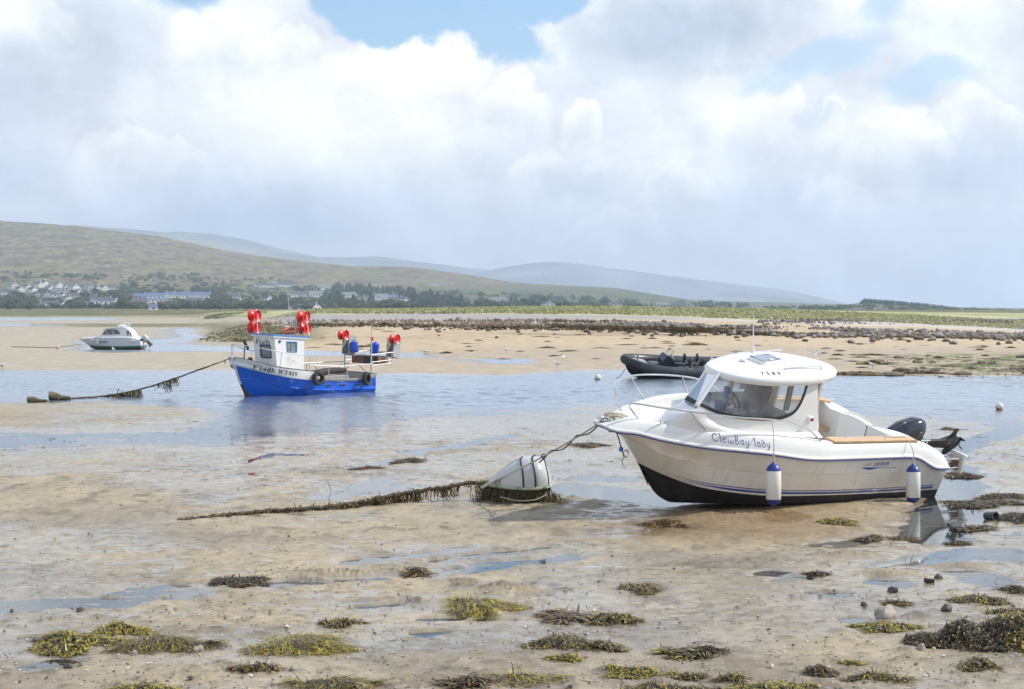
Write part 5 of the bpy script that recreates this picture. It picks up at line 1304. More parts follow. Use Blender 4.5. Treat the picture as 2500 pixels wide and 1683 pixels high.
    for sg, xs, lean in ((-1, -.80, .0), (1, -2.22, .10)):
        q = MB(); x0 = xs; y0 = .52 * sg
        q.tube([(x0 - lean, y0 + .1, zr(x0)), (x0, y0 + .1, 2.58), (x0 + lean * .3, y0 + .1, 2.86)], .024, 6); q.tube([(x0 + lean * .3, y0 - .12, 2.60), (x0 + lean * .3, y0 + .1, 2.60)], .018, 6); po = q.build('reel_post', white, roof)
        reel((x0 + lean * .35 + .03, y0 - .02, 2.80), (-.12, 1, .02), parent=po); reel((x0 - lean * .35 + .03, y0 - .02, 2.38), (-.12, 1, .02), parent=po)
    # ---- pipework rails
    q = MB()
    for sg in (1, -1):
        q.tube([(.66, .02 * sg, 1.83), (.27, .52 * sg, 1.77), (-.74, .96 * sg, 1.58), (-1.98, 1.06 * sg, 1.40), (-2.0, 1.06 * sg, .90)], .016, 6)
        q.tube([(.27, .52 * sg, 1.77), (.27, .55 * sg, 1.36)], .014, 6); q.tube([(-.74, .96 * sg, 1.58), (-.62, 1.0 * sg, 1.06)], .014, 6)
    q.tube([(.66, 0, 1.83), (.68, 0, 1.40)], .012, 6)
    q.build('bow_rail', galv, root)
    for sg in (1, -1):
        q = MB(); q.tube([(-2.02, 1.04 * sg, 1.10), (-3.4, 1.06 * sg, 1.02), (-3.9, 1.05 * sg, 1.02), (-5.44, .76 * sg, 1.05)], .019, 6)
        for x in (-2.92, -3.83): q.tube([(x, 1.055 * sg, 1.03), (x, 1.07 * sg, .56)], .017, 6)
        q.build('side_rail', galv, root)
    # stern gantry with its cage
    q = MB()
    for y, zt in ((.70, 2.06), (-.70, 2.06)): q.tube([(-5.44, y, .60), (-5.42, y, zt)], .028, 8); q.tube([(-5.44, y, .72), (-5.9, y, 1.02)], .016, 6)
    q.tube([(-4.95, -.7, .7), (-5.35, -.7, 1.02)], .014, 6)
    for z, xo in ((1.38, -6.6), (1.10, -6.5), (.98, -6.5)):
        for y in (.70, -.70): q.tube([(-5.44, y, z), (xo, y, z + .07)], .017, 6)
        q.tube([(xo, .70, z + .07), (xo, -.70, z + .07)], .015, 6)
    for x, y in ((-5.85, .70), (-6.2, .70), (-6.5, .70), (-5.85, -.7), (-6.5, -.7), (-6.5, 0)): q.tube([(x, y, .98), (x, y, 1.42)], .013, 6)
    q.tube([(-5.43, .7, 1.36), (-5.43, -.7, 1.36)], .016, 6); q.build('stern_gantry', galv, root)
    def gp_(y): return Vector((-5.43, y, 2.05))
    q = MB(); q.tube([(-6.62, .68, 1.45), (-6.66, .68, 1.98)], .02, 6); q.tube([(-5.42, .70, 1.9), (-5.42, .70, 2.55)], .014, 6); gp2 = q.build('gantry_post', galv, root)
    q = MB(); q.box((-5.40, .78, 1.98), (.05, .05, .15)); q.build('stern_lamp', redpl, root, bevel=.015)
    for c in ((-5.30, -.66, 2.06), (-6.70, .66, 1.95)): reel(c, (-.12, 1, .02), .185, .135, parent=gp2)
    def chute(cx, cy, cz, name='shooting_chute'):
        q = MB()
        o = [(-.22, .36), (.20, .42), (.22, -.30), (-.14, -.38)]
        for yy in (-.17, .17): q.prism([(x, z) for x, z in o], yy, yy + .012, lambda x, z, y: (cx + x, cy + y, cz + z))
        q.prism([(-.22, .36), (-.14, -.38), (-.12, -.38), (-.20, .36)], -.17, .18, lambda x, z, y: (cx + x, cy + y, cz + z))
        return q.build(name, tin, root, smooth=0)
    chute(-5.48, -.52, 1.66); chute(-6.82, .50, 1.58)
    for cx, cy, cz, ro in ((-5.50, -.28, 1.62, .15), (-5.85, .45, 1.60, -.2)):
        q = MB(); q.lathe([(.10, -.20), (.155, -.18), (.165, -.05), (.16, .10), (.15, .18), (.08, .21), (.04, .25), (.001, .25)], 18, Matrix.Translation((cx, cy, cz)) @ Matrix.Rotation(ro, 4, 'X')); q.build('plastic_drum', bluebag, root)
    for cx, cy, sx, sy, m_ in ((-5.78, -.20, .30, .62, rustbox), (-6.12, .48, .50, .30, rustbox), (-6.15, -.05, .32, .45, tin), (-5.72, .30, .16, .4, blackm)):
        q = MB(); z0, z1 = 1.02, 1.30
        for dx_, dy_, wx_, wy_ in ((sx / 2, 0, .02, sy), (-sx / 2, 0, .02, sy), (0, sy / 2, sx - .02, .02), (0, -sy / 2, sx - .02, .02)): q.box((cx + dx_, cy + dy_, (z0 + z1) / 2), (wx_, wy_, z1 - z0))
        q.box((cx, cy, z0 + .012), (sx - .03, sy - .03, .02)); q.build('catch_box', m_, root, smooth=0)
    # rolled net and hatch on the working deck
    q = MB(); q.tube(spl([(-2.4, .1, .62), (-3.0, .2, .72), (-3.8, .1, .78), (-4.7, .15, .80)], 14), [.07, .10, .12, .13, .13, .12, .13, .13, .12, .12, .12, .11, .09, .07], 8); q.build('rolled_tarpaulin', mat('brown_black_tarp', (.045, .035, .032), .8, var=.4), root)
    q = MB(); q.box((-3.6, -.1, .52), (1.9, 1.1, .22)); q.build('deck_hatch', greyp, root, bevel=.02)
    # yellow stay from the roof to the foredeck
    q = MB(); q.tube(spl([(-1.85, -.25, 2.44), (-1.2, -.25, 2.55), (-.9, -.25, 2.72)], 8), .009, 5); q.tube([(-.9, -.25, 2.72), (-1.0, -.25, 2.2)], .009, 5); q.build('stay_line', mat('yellow_line', (.55, .42, .12), .8), roof)
    return root, M3, T
FB, FM, FT = build_fishing_boat()
def fl_(x, y, z): return FM @ Vector((x, y, z)) + FT
tyre_m = mat('tyre_rubber', (.040, .036, .033), .85, var=.4, scale=12, bump=.3, bscale=30, dirt=(.14, .12, .10), dirt_amt=.5)
def tyre(c, ax, hang, label):
    root = empty('tyre', c, label, 'tyre', 'tyres hung as fenders on the blue boat')
    q = MB(); R = .255; prof = [(R * .56, -.055), (R * .60, -.075), (R * .80, -.088), (R * .95, -.075), (R, -.045), (R * 1.01, 0), (R, .045), (R * .95, .075), (R * .80, .088), (R * .60, .075), (R * .56, .055), (R * .62, .04), (R * .86, .05), (R * .92, 0), (R * .86, -.05), (R * .62, -.04), (R * .56, -.055)]
    q.lathe(prof, 36, frame(ax)); q.build('tread', tyre_m, root, smooth=45)
    h = hang - c
    q = MB(); q.tube(spl([(0, 0, R * .7), tuple(h * .5 + Vector((.03, 0, R * .35))), tuple(h)], 8), .013, 6); q.tube([(0, 0, R * .95), (.04, -.1, R * .75), (.02, 0, R * .5)], .013, 6); q.build('lanyard', roped, root)
    return root
ax = FM @ Vector((0, 1, .05))
tyre(fl_(-2.24, 1.25, .64), ax, fl_(-2.2, 1.06, 1.09), 'worn black tyre hung on the blue hull just behind the white bow panel')
tyre(fl_(-4.70, 1.20, .55), FM @ Vector((-.35, 1, .05)), fl_(-4.55, .93, 1.03), 'worn black tyre hung near the stern of the blue boat')
# ================================================================== rigid inflatable
def build_rib():
    tube_m = mat('black_hypalon', (.032, .034, .042), .38, var=.25, scale=3, dirt=(.12, .12, .12), dirt_amt=.35)
    bow_m = mat('bow_patch_rubber', (.013, .012, .013), .5)
    hull_m = mat('black_rib_hull', (.022, .020, .020), .4, var=.3)
    floor_m = mat('grey_deck', (.055, .055, .06), .7)
    con = mat('console_black', (.022, .023, .03), .35, coat=.2)
    pad = mat('seat_vinyl', (.035, .036, .04), .38)
    M3 = pose3(15, 12.5, 1); T = Vector((7.12, 76.68, -.08))
    root = empty('inflatable_boat', T, 'black rigid inflatable boat with four jockey seats, aground behind the white cruiser', 'inflatable boat', mat3=M3)
    P = [(-3.4, 1.08, .55), (-2, 1.10, .53), (-.3, 1.11, .56), (.9, 1.06, .63), (1.6, .84, .72), (2.02, .52, .81), (2.22, .24, .87), (2.28, 0, .885)]
    a = spl(P, 40); full = a + [mir(p) for p in a[::-1][1:]]
    q = MB(); n = len(full); rad = [.255 * (1 - .28 * math.exp(-((k - (n - 1) / 2) / 7) ** 2)) for k in range(n)]; rad[0] = rad[-1] = .12; q.tube(full, rad, 16)
    tb = q.build('inflatable_tube', tube_m, root, smooth=70)
    q = MB(); c = [p for p in full if p.x > 1.75]; q.tube(c, [.262 * (1 - .26 * math.exp(-((k - (len(c) - 1) / 2) / 7) ** 2)) for k in range(len(c))], 16, cap=False); q.build('bow_patch', bow_m, tb, smooth=70)
    q = MB()
    for sg in (1, -1): q.tube([(p.x, (p.y + .24) * sg, p.z - .07) for p in a if p.x < 1.9], .022, 6)
    q.build('rubbing_strake', bow_m, tb)
    for x in (-2.2, -1.3, -.4, .5):
        q = MB(); q.tube([(x - .14, 1.22, .75), (x - .10, 1.23, .79), (x + .10, 1.22, .79), (x + .14, 1.21, .755)], .012, 5); q.build('grab_line', ropew, tb)
    q = MB()
    kl = spl([(-3.2, 0, .02), (0, 0, .0), (1.3, 0, .01), (1.75, 0, .10), (2.08, 0, .34), (2.25, 0, .66)], 30)
    ch = spl([(-3.2, .85, .33), (0, .88, .34), (1.0, .78, .42), (1.65, .45, .56), (2.05, .16, .70), (2.25, 0, .74)], 30)
    up = spl([(-3.2, .98, .5), (0, 1.0, .5), (1.0, .92, .56), (1.65, .62, .68), (2.05, .26, .80), (2.25, 0, .84)], 30)
    for f in (lambda p: p, mir): q.grid([[f(p) for p in r] for r in (kl, ch, up)])
    q.build('hull', hull_m, root)
    q = MB(); d = spl([(-3.2, .95, .42), (.2, .95, .42), (1.0, .85, .5), (1.4, .66, .72), (1.9, .4, .82), (2.1, .1, .84)], 30); q.grid([d, [mir(p) for p in d]]); q.build('deck', floor_m, root)
    q = MB(); d = [p for p in spl([(1.15, .80, .70), (1.6, .62, .80), (1.95, .36, .86), (2.1, .12, .88)], 12)]; q.grid([[p + Vector((0, 0, .02)) for p in d], [mir(p) + Vector((0, 0, .02)) for p in d]]); q.build('bow_locker', mat('bow_deck_grey', (.30, .31, .33), .5), root)
    q = MB(); q.tube([(1.72, .05, .84), (1.70, .05, 1.12)], .045, 8); q.tube([(1.70, -.06, 1.02), (1.70, .16, 1.02)], .02, 6); q.build('bow_post', steel, root)
    # console with screen and wheel
    q = MB(); side = [(.62, .42), (.60, .95), (.42, 1.17), (.30, 1.12), (.12, .93), (.05, .86), (-.02, .42)]
    q.prism(side, -.36, .36, lambda x, z, y: (x, y, z)); cs_ = q.build('console', con, root, bevel=.03)
    q = MB(); q.box((.90, 0, .60), (.55, .60, .36)); q.build('console_seat', con, root, bevel=.05)
    q = MB(); rows = []
    for k in range(7):
        v = k / 6; rows.append([(.44 - .20 * v - .12 * (abs(y) / .33) ** 2, y * (1 - .35 * v * v), 1.14 + .30 * v * (1 - .35 * (abs(y) / .33) ** 2)) for y in np.linspace(-.33, .33, 9)])
    q.grid(rows); sc = q.build('screen', clearp, cs_, smooth=60)
    q = MB(); q.tube([rows[k][0] for k in range(7)] + rows[6][1:-1] + [rows[k][-1] for k in range(6, -1, -1)], .010, 5); q.build('screen_rim', blackm, sc)
    q = MB(); Mx = frame((-.8, 0, .6), loc=(.08, .08, 1.02)); q.lathe([(.16 + .015 * math.cos(k * math.pi / 3), .015 * math.sin(k * math.pi / 3)) for k in range(7)], 20, Mx); q.tube([Mx @ Vector((-.16, 0, 0)), Mx @ Vector((.16, 0, 0))], .01, 5); q.build('steering_wheel', steel, cs_)
    for x, y in ((-.52, .36), (-.52, -.36), (-1.12, .36), (-1.12, -.36)):
        q = MB(); q.box((x + .12, y, .50), (.42, .30, .16)); j = q.build('jockey_seat', con, root, bevel=.03)
        q = MB(); q.box((x + .13, y, .62), (.50, .34, .10)); q.build('cushion', pad, j, bevel=.04, seg=3)
        q = MB(); q.lathe([(.001, -.05), (.10, -.045), (.135, -.02), (.14, .02), (.11, .05), (.001, .055)], 18, Matrix.Translation((x - .13, y, .92)) @ Matrix.Diagonal((1, .95, 1.45, 1)) @ Matrix.Rotation(R_(90), 4, 'Y')); q.build('backrest', pad, j, smooth=60)
        q = MB(); q.tube([(x - .10, y - .10, .50), (x - .20, y - .09, .78), (x - .20, y + .09, .78), (x - .10, y + .10, .50)], .014, 6); q.build('backrest_frame', steel, j)
    q = MB(); q.lathe([(.10, -.25), (.21, -.2), (.24, 0), (.20, .2), (.10, .26), (.001, .27)], 18, Matrix.Translation((-3.0, 0, 1.0))); q.box((-3.15, 0, .5), (.18, .16, .8)); q.build('outboard_engine', blackp, root)
    return root, M3, T
RIB, RM, RT_ = build_rib()

# ================================================================== far motor boat with green boot-top
def build_far_boat():
    T = Vector((-29.88, 130.71, .05)); M3 = pose3(-2, 1, 0)
    root = empty('cabin_boat', T, 'small white cabin boat with green and red bottom bands, grounded on the far sandbank', 'boat', mat3=M3)
    wht = mat('chalky_white_gelcoat', (.70, .71, .72), .4, var=.05, scale=2)
    grn = mat('green_boot_top', (.03, .15, .075), .5, var=.2); redb = mat('oxide_red_bottom', (.16, .035, .022), .7, var=.3, dirt=(.10, .06, .03), dirt_amt=.4)
    s0 = spl([(-1.92, 0, -.12), (0, 0, -.14), (1.6, 0, -.10), (2.12, 0, .05)], 30); s1 = spl([(-1.92, .92, .09), (-.5, .97, .07), (1.1, .66, .08), (2.16, 0, .10)], 30)
    s2 = spl([(-1.92, .96, .26), (-.5, 1.0, .22), (1.1, .72, .22), (2.33, 0, .26)], 30); s3 = spl([(-1.88, 1.0, .62), (-1.6, 1.05, .72), (-1.24, 1.1, .80), (-.26, 1.12, .84), (1.34, .90, .82), (2.39, .42, .76), (3.0, 0, .70)], 30)
    s4 = spl([(-1.80, .92, .72), (-1.5, .98, .83), (-1.2, 1.02, .91), (-.26, 1.04, .94), (1.3, .80, .91), (2.35, .34, .80), (2.95, 0, .73)], 30)
    q = MB(); dk = MB()
    for sg in (1, -1):
        f = lambda p, s=sg: Vector((p[0], p[1] * s, p[2]))
        q.grid([[f(p) for p in r] for r in (s0, s1)], 2); q.grid([[f(p) for p in r] for r in (s1, s2)], 1); q.grid([[f(p) for p in r] for r in (s2, s3)], 0)
        c = lambda z: Vector((-1.92, 0, z))
        q.poly([f(s0[0]), f(s1[0]), c(.09)], 2); q.poly([c(.09), f(s1[0]), f(s2[0]), c(.26)], 1); q.poly([c(.26), f(s2[0]), f(s3[0]), c(.55)], 0)
        dk.grid([[f(p) for p in r] for r in (s3, s4)] + [[Vector((p.x, 0, p.z + .06)) for p in s4]])
    hl = q.build('hull', [wht, grn, redb], root, smooth=30)
    dk.build('deck', wht, root)
    q = MB()
    for sg in (1, -1): q.tube([(p.x, (p.y + .01) * sg, p.z) for p in s3], .02, 5)
    q.build('rub_rail', ggrey, hl)
    # cabin
    cx = [(1.32, .90), (.84, 1.50), (-.30, 1.62), (-.75, 1.58), (-1.05, 1.35), (-1.30, .92)]
    wd = [.62, .60, .66, .70, .74, .80]
    q = MB()
    rows = [[(x, -w, z) for (x, z), w in zip(cx, wd)]]
    outer = []
    for sg in (1, -1):
        for k in range(len(cx) - 1):
            (xa, za), (xb, zb) = cx[k], cx[k + 1]
            q.poly([(xa, wd[k] * sg, za), (xb, wd[k + 1] * sg, zb), (xb, (wd[k + 1] + .06) * sg, .90), (xa, (wd[k] + .06) * sg, .90)])
    for k in range(len(cx) - 1): q.poly([(cx[k][0], wd[k], cx[k][1]), (cx[k + 1][0], wd[k + 1], cx[k + 1][1]), (cx[k + 1][0], -wd[k + 1], cx[k + 1][1]), (cx[k][0], -wd[k], cx[k][1])])
    cab = q.build('cabin', wht, root, smooth=20)
    q = MB(); q.prism([(1.0, .66), (-.5, .74), (-.5, -.74), (1.0, -.66)], 0, .05, lambda x, y, z: (x, y, z + 1.50 + (1.0 - x) * .075)); q.build('cabin_roof', gel, cab, bevel=.01)
    wg = mat('dim_window', (.09, .11, .11), .1, var=.4, coat=.3)
    q = MB(); pts = [(1.08, 1.10), (.80, 1.46), (.45, 1.49), (.10, 1.48), (-.15, 1.40), (-.26, 1.24), (-.30, 1.10)]
    for sg in (1, -1): q.poly([(x, (.70 + (1.5 - z) * .02) * sg, z) for x, z in pts])
    w_ = q.build('side_window', wg, cab, smooth=0)
    for x in (.72, .25):
        q = MB(); q.box((x, .712, 1.28), (.035, .012, .38), Matrix.Rotation(.5, 3, 'Y')); q.build('window_bar', wht, w_, smooth=0)
    q = MB(); q.poly([(1.27, .5, .98), (.90, .5, 1.45), (.90, -.5, 1.45), (1.27, -.5, .98)]); o = q.build('front_window', wg, cab, smooth=0); o.location.x += .012; o.location.z += .01
    q = MB(); q.box((-.90, .775, 1.20), (.14, .02, .34)); q.build('side_window', wg, cab, smooth=0)
    q = MB(); q.box((-1.12, .80, 1.12), (.08, .02, .22)); q.build('side_window', wg, cab, smooth=0)
    q = MB(); q.lathe([(.30, 0), (.28, .12), (.2, .2), (.001, .23)], 14, Matrix.Translation((-.25, 0, 1.62)) @ Matrix.Diagonal((1.2, 1, 1, 1)))
    for x in (-.55, -.7, -.8): q.tube([(x, .2, 1.6), (x, .2, 1.98)], .025, 5); q.tube([(x, -.3, 1.6), (x, -.3, 1.9)], .025, 5)
    q.tube([(-.45, .2, 1.96), (-.8, .2, 1.9)], .03, 5); q.build('roof_gear', gel, cab)
    q = MB(); q.tube([(2.9, 0, .95), (2.3, .36, 1.02), (1.5, .72, 1.08)], .014, 5); q.tube([(2.9, 0, .95), (2.3, -.36, 1.02), (1.5, -.72, 1.08)], .014, 5); q.tube([(2.3, .36, .78), (2.3, .36, 1.02)], .012, 5); q.tube([(2.9, 0, .72), (2.9, 0, .95)], .012, 5); q.build('bow_rail', steel, root)
    q = MB(); HS = MeshSurf(hl); w0 = font_text(MB(), 'Seatala', lambda u, v: (u, v, 0), 1.0, .3)
    font_text(q, 'Seatala', lambda u, v: HS.p(1.24 - .64 * u / w0, .48 + .24 * v, .012), 1.0, .3, .01); q.build('name_lettering', blackm, hl, smooth=0)
    for x, z0, z1, horiz in ((1.36, .72, .36, False), (1.72, .70, 0, True), (-1.35, .62, 0, True)):
        q = MB()
        if horiz: q.lathe([(.001, -.2), (.06, -.17), (.07, 0), (.06, .17), (.001, .2)], 12, frame((1, 0, .12), loc=(x, float(np.interp(x, [-1.4, 1.72], [1.12, .84])), z0)))
        else: q.lathe([(.001, -.2), (.065, -.17), (.075, 0), (.065, .17), (.001, .2)], 12, Matrix.Translation((x, .98, .53)))
        q.build('side_fender', fwhite, root)
    q = MB(); En = Matrix.Translation((-2.0, 0, .78)) @ Matrix.Rotation(R_(42), 4, 'Y')
    rows = []
    for z, rx, ry in ((-.30, .16, .13), (-.22, .24, .19), (.0, .27, .21), (.18, .24, .19), (.27, .14, .12), (.30, .03, .03)): rows.append([En @ Vector((rx * math.cos(a), ry * math.sin(a), z)) for a in np.linspace(0, 2 * math.pi, 16, endpoint=False)])
    q.grid(rows, close=True); eg = q.build('outboard_engine', mat('pale_grey_cowl', (.50, .53, .53), .4, var=.1), root, smooth=60)
    q = MB(); q.grid([[En @ Vector((x, y, z)) for x, y in ((.12, .08), (-.12, .08), (-.12, -.08), (.12, -.08))] for z in (-.28, -.50)] + [[En @ Vector((x, y, -.70)) for x, y in ((.10, .05), (-.14, .05), (-.14, -.05), (.10, -.05))]], close=True); q.lathe([(.001, -.2), (.07, -.1), (.07, .15), (.001, .22)], 10, En @ frame((1, 0, 0), loc=(0, 0, -.68))); q.build('engine_leg', mat('corroded_leg', (.25, .17, .09), .7, var=.5, scale=9), eg)
    q = MB()
    for y in (.3, .7): q.tube([(-1.95, y, .55), (-2.15, y, .5), (-2.15, y, .0)], .02, 5)
    for z in (.12, .3): q.tube([(-2.15, .3, z), (-2.15, .7, z)], .018, 5)
    q.build('boarding_ladder', steel, root)
    return root
build_far_boat()

# ================================================================== big grey mooring buoy and its ropes
weed_m = attr_mat('seaweed', .42, var=.25, vscale=14, spec=.45)
def frond(V, F, C, p, d, L, w, col, rng, seg=4, droop=.0, fork=True, lift=.3, floor=None):
    """one strap-like blade: a bent strip that forks at the end"""
    side = d.cross(Vector((0, 0, 1)))
    if side.length < 1e-3: side = Vector((1, 0, 0))
    side.normalize()
    q = Vector(p); dd = Vector(d).normalized(); i0 = len(V)
    tw = rng.uniform(-.8, .8)
    for k in range(seg + 1):
        t = k / seg
        ww = w * (.55 + .45 * math.sin(math.pi * min(1, t * 1.1 + .1)))
        s2 = (side * math.cos(tw * t) + Vector((0, 0, 1)) * math.sin(tw * t)) * ww * .5
        V.append(tuple(q - s2)); V.append(tuple(q + s2))
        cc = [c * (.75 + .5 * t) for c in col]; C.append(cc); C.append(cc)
        q = q + dd * (L / seg)
        dd = (dd + Vector((rng.uniform(-.35, .35), rng.uniform(-.35, .35), rng.uniform(-.2, .2) - droop)) ).normalized()
        if floor is not None and q.z < floor(q.x, q.y) + .004:
            q.z = floor(q.x, q.y) + .004 + .012 * rng.random(); dd.z = abs(dd.z) * .3
            dd.normalize()
    for k in range(seg): F.append((i0 + 2 * k, i0 + 2 * k + 1, i0 + 2 * k + 3, i0 + 2 * k + 2))
    if fork:
        for sgn in (-1, 1):
            e = q - dd * (L / seg) ; j = len(V)
            f2 = (dd + side * sgn * .8 + Vector((0, 0, rng.uniform(-.2, .3)))).normalized()
            V += [tuple(e - side * w * .3), tuple(e + side * w * .3), tuple(e + f2 * L * .28 + side * w * .28), tuple(e + f2 * L * .28 - side * w * .28)]
            cc = [c * 1.25 for c in col]; C += [cc] * 4; F.append((j, j + 1, j + 2, j + 3))
OLIVE, BROWN, LIME, DARK, OCHRE, GREYW = (.165, .130, .030), (.10, .062, .025), (.36, .295, .030), (.030, .022, .014), (.26, .135, .020), (.17, .145, .095)
def pick(rng, pal):
    r = rng.random(); s = 0
    for c, w in pal:
        s += w
        if r < s: break
    k = rng.uniform(.7, 1.3)
    return [q * k for q in c]
def weed_obj(name, V, F, C, parent=None, mat_=None):
    return np_mesh(name, V, F, mat_ or weed_m, parent, tint=C, smooth=True)

def build_mooring_buoy():
    c0 = ground_at(1272, 1222)
    base = Vector((c0.x, c0.y, max(c0.z, 0) - .02))
    ang = R_(-8)
    root = empty('mooring_buoy', base, 'big grey keg-shaped mooring buoy with black straps and a skirt of weed', 'buoy')
    root.rotation_euler = (R_(5), 0, ang); root.scale = (.94, .94, .94)
    pl = mat('grey_moulded_plastic', (.50, .505, .50), .24, var=.10, scale=4, coat=.25, dirt=(.30, .30, .27), dirt_amt=.3)
    low = mat('weedy_lower_shell', (.045, .038, .018), .7, var=.5, scale=9, bump=.5, bscale=25)
    rimm = mat('algae_rim', (.40, .44, .33), .45, var=.25, scale=7, dirt=(.12, .20, .03), dirt_amt=.7)
    S = 1 / 137.0
    # plan half width and crown height along x (m, left to right)
    X = np.linspace(-.60, .52, 34)
    hw = np.interp(X, [-.60, -.55, -.45, -.2, .1, .35, .47, .52], [.03, .12, .20, .33, .40, .37, .26, .10])
    ht = np.interp(X, [-.60, -.5, -.3, -.1, .05, .18, .3, .4, .48, .52], [.02, .09, .25, .385, .455, .475, .455, .375, .20, .04])
    from_z = .30
    rows = []
    for x, a, b in zip(X, hw, ht): rows.append([Vector((x, -a * math.copysign(abs(math.cos(t)) ** .8, math.cos(t)), from_z + b * abs(math.sin(t)) ** .72)) for t in np.linspace(0, math.pi, 25)])
    q = MB(); q.grid(rows); sh = q.build('upper_shell', pl, root, smooth=70)
    q = MB(); rows = []
    for x, a in zip(X, hw): rows.append([Vector((x * .93, -a * .93 * math.cos(t), from_z - .02 - .31 * abs(math.sin(t)) ** .35)) for t in np.linspace(0, math.pi, 17)])
    q.grid(rows); q.build('lower_shell', low, root)
    ring = [Vector((x, -(a + .012), from_z)) for x, a in zip(X, hw)]; ring += [Vector((x, a + .012, from_z)) for x, a in zip(X[::-1], hw[::-1])]
    q = MB(); q.tube(ring, .026, 8, closed=True); q.build('rim', rimm, root)
    for xs in (.10, .30):
        q = MB(); k = int(np.argmin(abs(X - xs))); pts = []
        for t in np.linspace(0, math.pi, 25):
            xx = xs - .09 * math.sin(t) ** 2; hx = float(np.interp(xx, X, hw)); zx = float(np.interp(xx, X, ht)); pts.append(Vector((xx, -hx * 1.02 * math.copysign(abs(math.cos(t)) ** .8, math.cos(t)), from_z + zx * 1.015 * abs(math.sin(t)) ** .72)))
        q.tube(pts, .016, 6); q.build('strap', blackm, root)
    q = MB(); pts = [rows[0][8]]
    pts = [Vector((x, -.02, from_z + h * 1.01)) for x, h in zip(X[2:20], ht[2:20])]; q.tube(pts, .012, 6); q.build('crown_seam', pl, sh)
    q = MB(); q.tube(spl([(-.30, -.33, .14), (0, -.42, .10), (.3, -.40, .12), (.46, -.3, .18)], 14), .010, 5); q.build('girth_line', ropew, root)
    rng = random.Random(21); V, F, C = [], [], []
    pal = [(BROWN, .45), (DARK, .3), (OLIVE, .2), (OCHRE, .05)]
    for k in range(2100):
        if k < 700:   # left cluster hanging from the nose
            p = Vector((-.56 + rng.gauss(0, .10), rng.gauss(-.08, .10), rng.uniform(.02, .33)))
        elif k < 1350:
            x = rng.uniform(-.45, .5); a = float(np.interp(x, X, hw)); p = Vector((x, -a * rng.uniform(.7, 1.02), rng.uniform(.0, .12)))
        elif k < 1950:
            t = rng.random() ** .7; p = Vector((.38 + .42 * t, rng.gauss(-.12, .12), max(.02, .30 * (1 - t) * rng.random() + .02)))
        else:
            x = rng.uniform(-.5, .5); a = float(np.interp(x, X, hw)); p = Vector((x, -a * .95, rng.uniform(.10, .27)))
        frond(V, F, C, p, Vector((rng.uniform(-1, 1), rng.uniform(-1, .4), rng.uniform(-1.4, -.1))), rng.uniform(.05, .13), rng.uniform(.008, .018), pick(rng, pal), rng, 3, .35, True, floor=lambda x, y: 0.0)
    weed_obj('weed_skirt', V, F, C, root)
    V, F, C = [], [], []
    for k in range(160): frond(V, F, C, Vector((-.57 + rng.gauss(0, .05), rng.gauss(-.05, .05), .30 + rng.random() * .06)), Vector((rng.uniform(-1, 1), rng.uniform(-1, 1), rng.uniform(-.3, .5))), .06, .010, pick(rng, [((.10, .17, .02), .6), (OLIVE, .4)]), rng, 2, .3, False)
    weed_obj('green_algae_tuft', V, F, C, root)
    q = MB(); q.lathe([(.045 + .012 * math.cos(k * math.pi / 4), .012 * math.sin(k * math.pi / 4)) for k in range(9)], 16, frame((.3, 1, .2), loc=(-.36, -.26, .37))); q.build('shackle', mat('galvanised_ring', (.35, .31, .25), .5, .6), root)
    return root, Matrix.Translation(base) @ Matrix.Rotation(ang, 4, 'Z') @ Matrix.Scale(.94, 4)
BUOY, BMx = build_mooring_buoy()
def bw_(x, y, z): return BMx @ Vector((x, y, z))

def rope_path(name, pts, r, m, label, cat='rope', n=40, sag=None, twist=True):
    q = MB(); pp = spl(pts, n)
    q.tube(pp, r, 7)
    o = q.build(name, m, None)
    return tag(o, label, cat), pp
# line from the buoy up to the bow, with a darker line twisted round it
q0 = bw_(-.36, -.27, .39); q1 = cl(5.30, .06, 1.49)
ln = empty('mooring_line', q0, 'pale mooring rope running from the grey buoy up to the bow of the white cruiser', 'rope')
def seg3(a, b, sag, n=24): return [a.lerp(b, t) - Vector((0, 0, sag * math.sin(math.pi * t))) for t in np.linspace(0, 1, n)]
main = seg3(q0, q1, .035)
q = MB(); q.tube([p - q0 for p in main], .013, 7); q.build('pale_strand', ropew, ln)
q = MB(); q.tube([p - q0 + Vector((.018 * math.cos(k * 1.25), 0, .028 * math.sin(k * 1.25) - .03 * abs(math.sin(k * .55)))) for k, p in enumerate(main) if k >= 9], .011, 6); q.build('dark_strand', roped, ln)
q = MB(); kx = main[10]; q.tube([v - q0 for v in spl([tuple(kx), tuple(kx + Vector((.06, -.02, -.25))), tuple(bw_(.50, -.1, .25)), tuple(bw_(.60, -.1, .05))], 16)], .010, 6); q.tube([kx - q0 + Vector((.03 * math.cos(a), 0, .035 * math.sin(a))) for a in np.linspace(0, 5.5, 9)], .010, 5); q.build('dark_tail', roped, ln)
q = MB(); q.tube([v - q0 for v in (q0 + Vector((-.25, .0, -.13)), q0 + Vector((-.1, 0, -.04)), q0, q0 + Vector((.1, 0, .045)))], .022, 7); q.build('bowline_knot', ropew, ln)

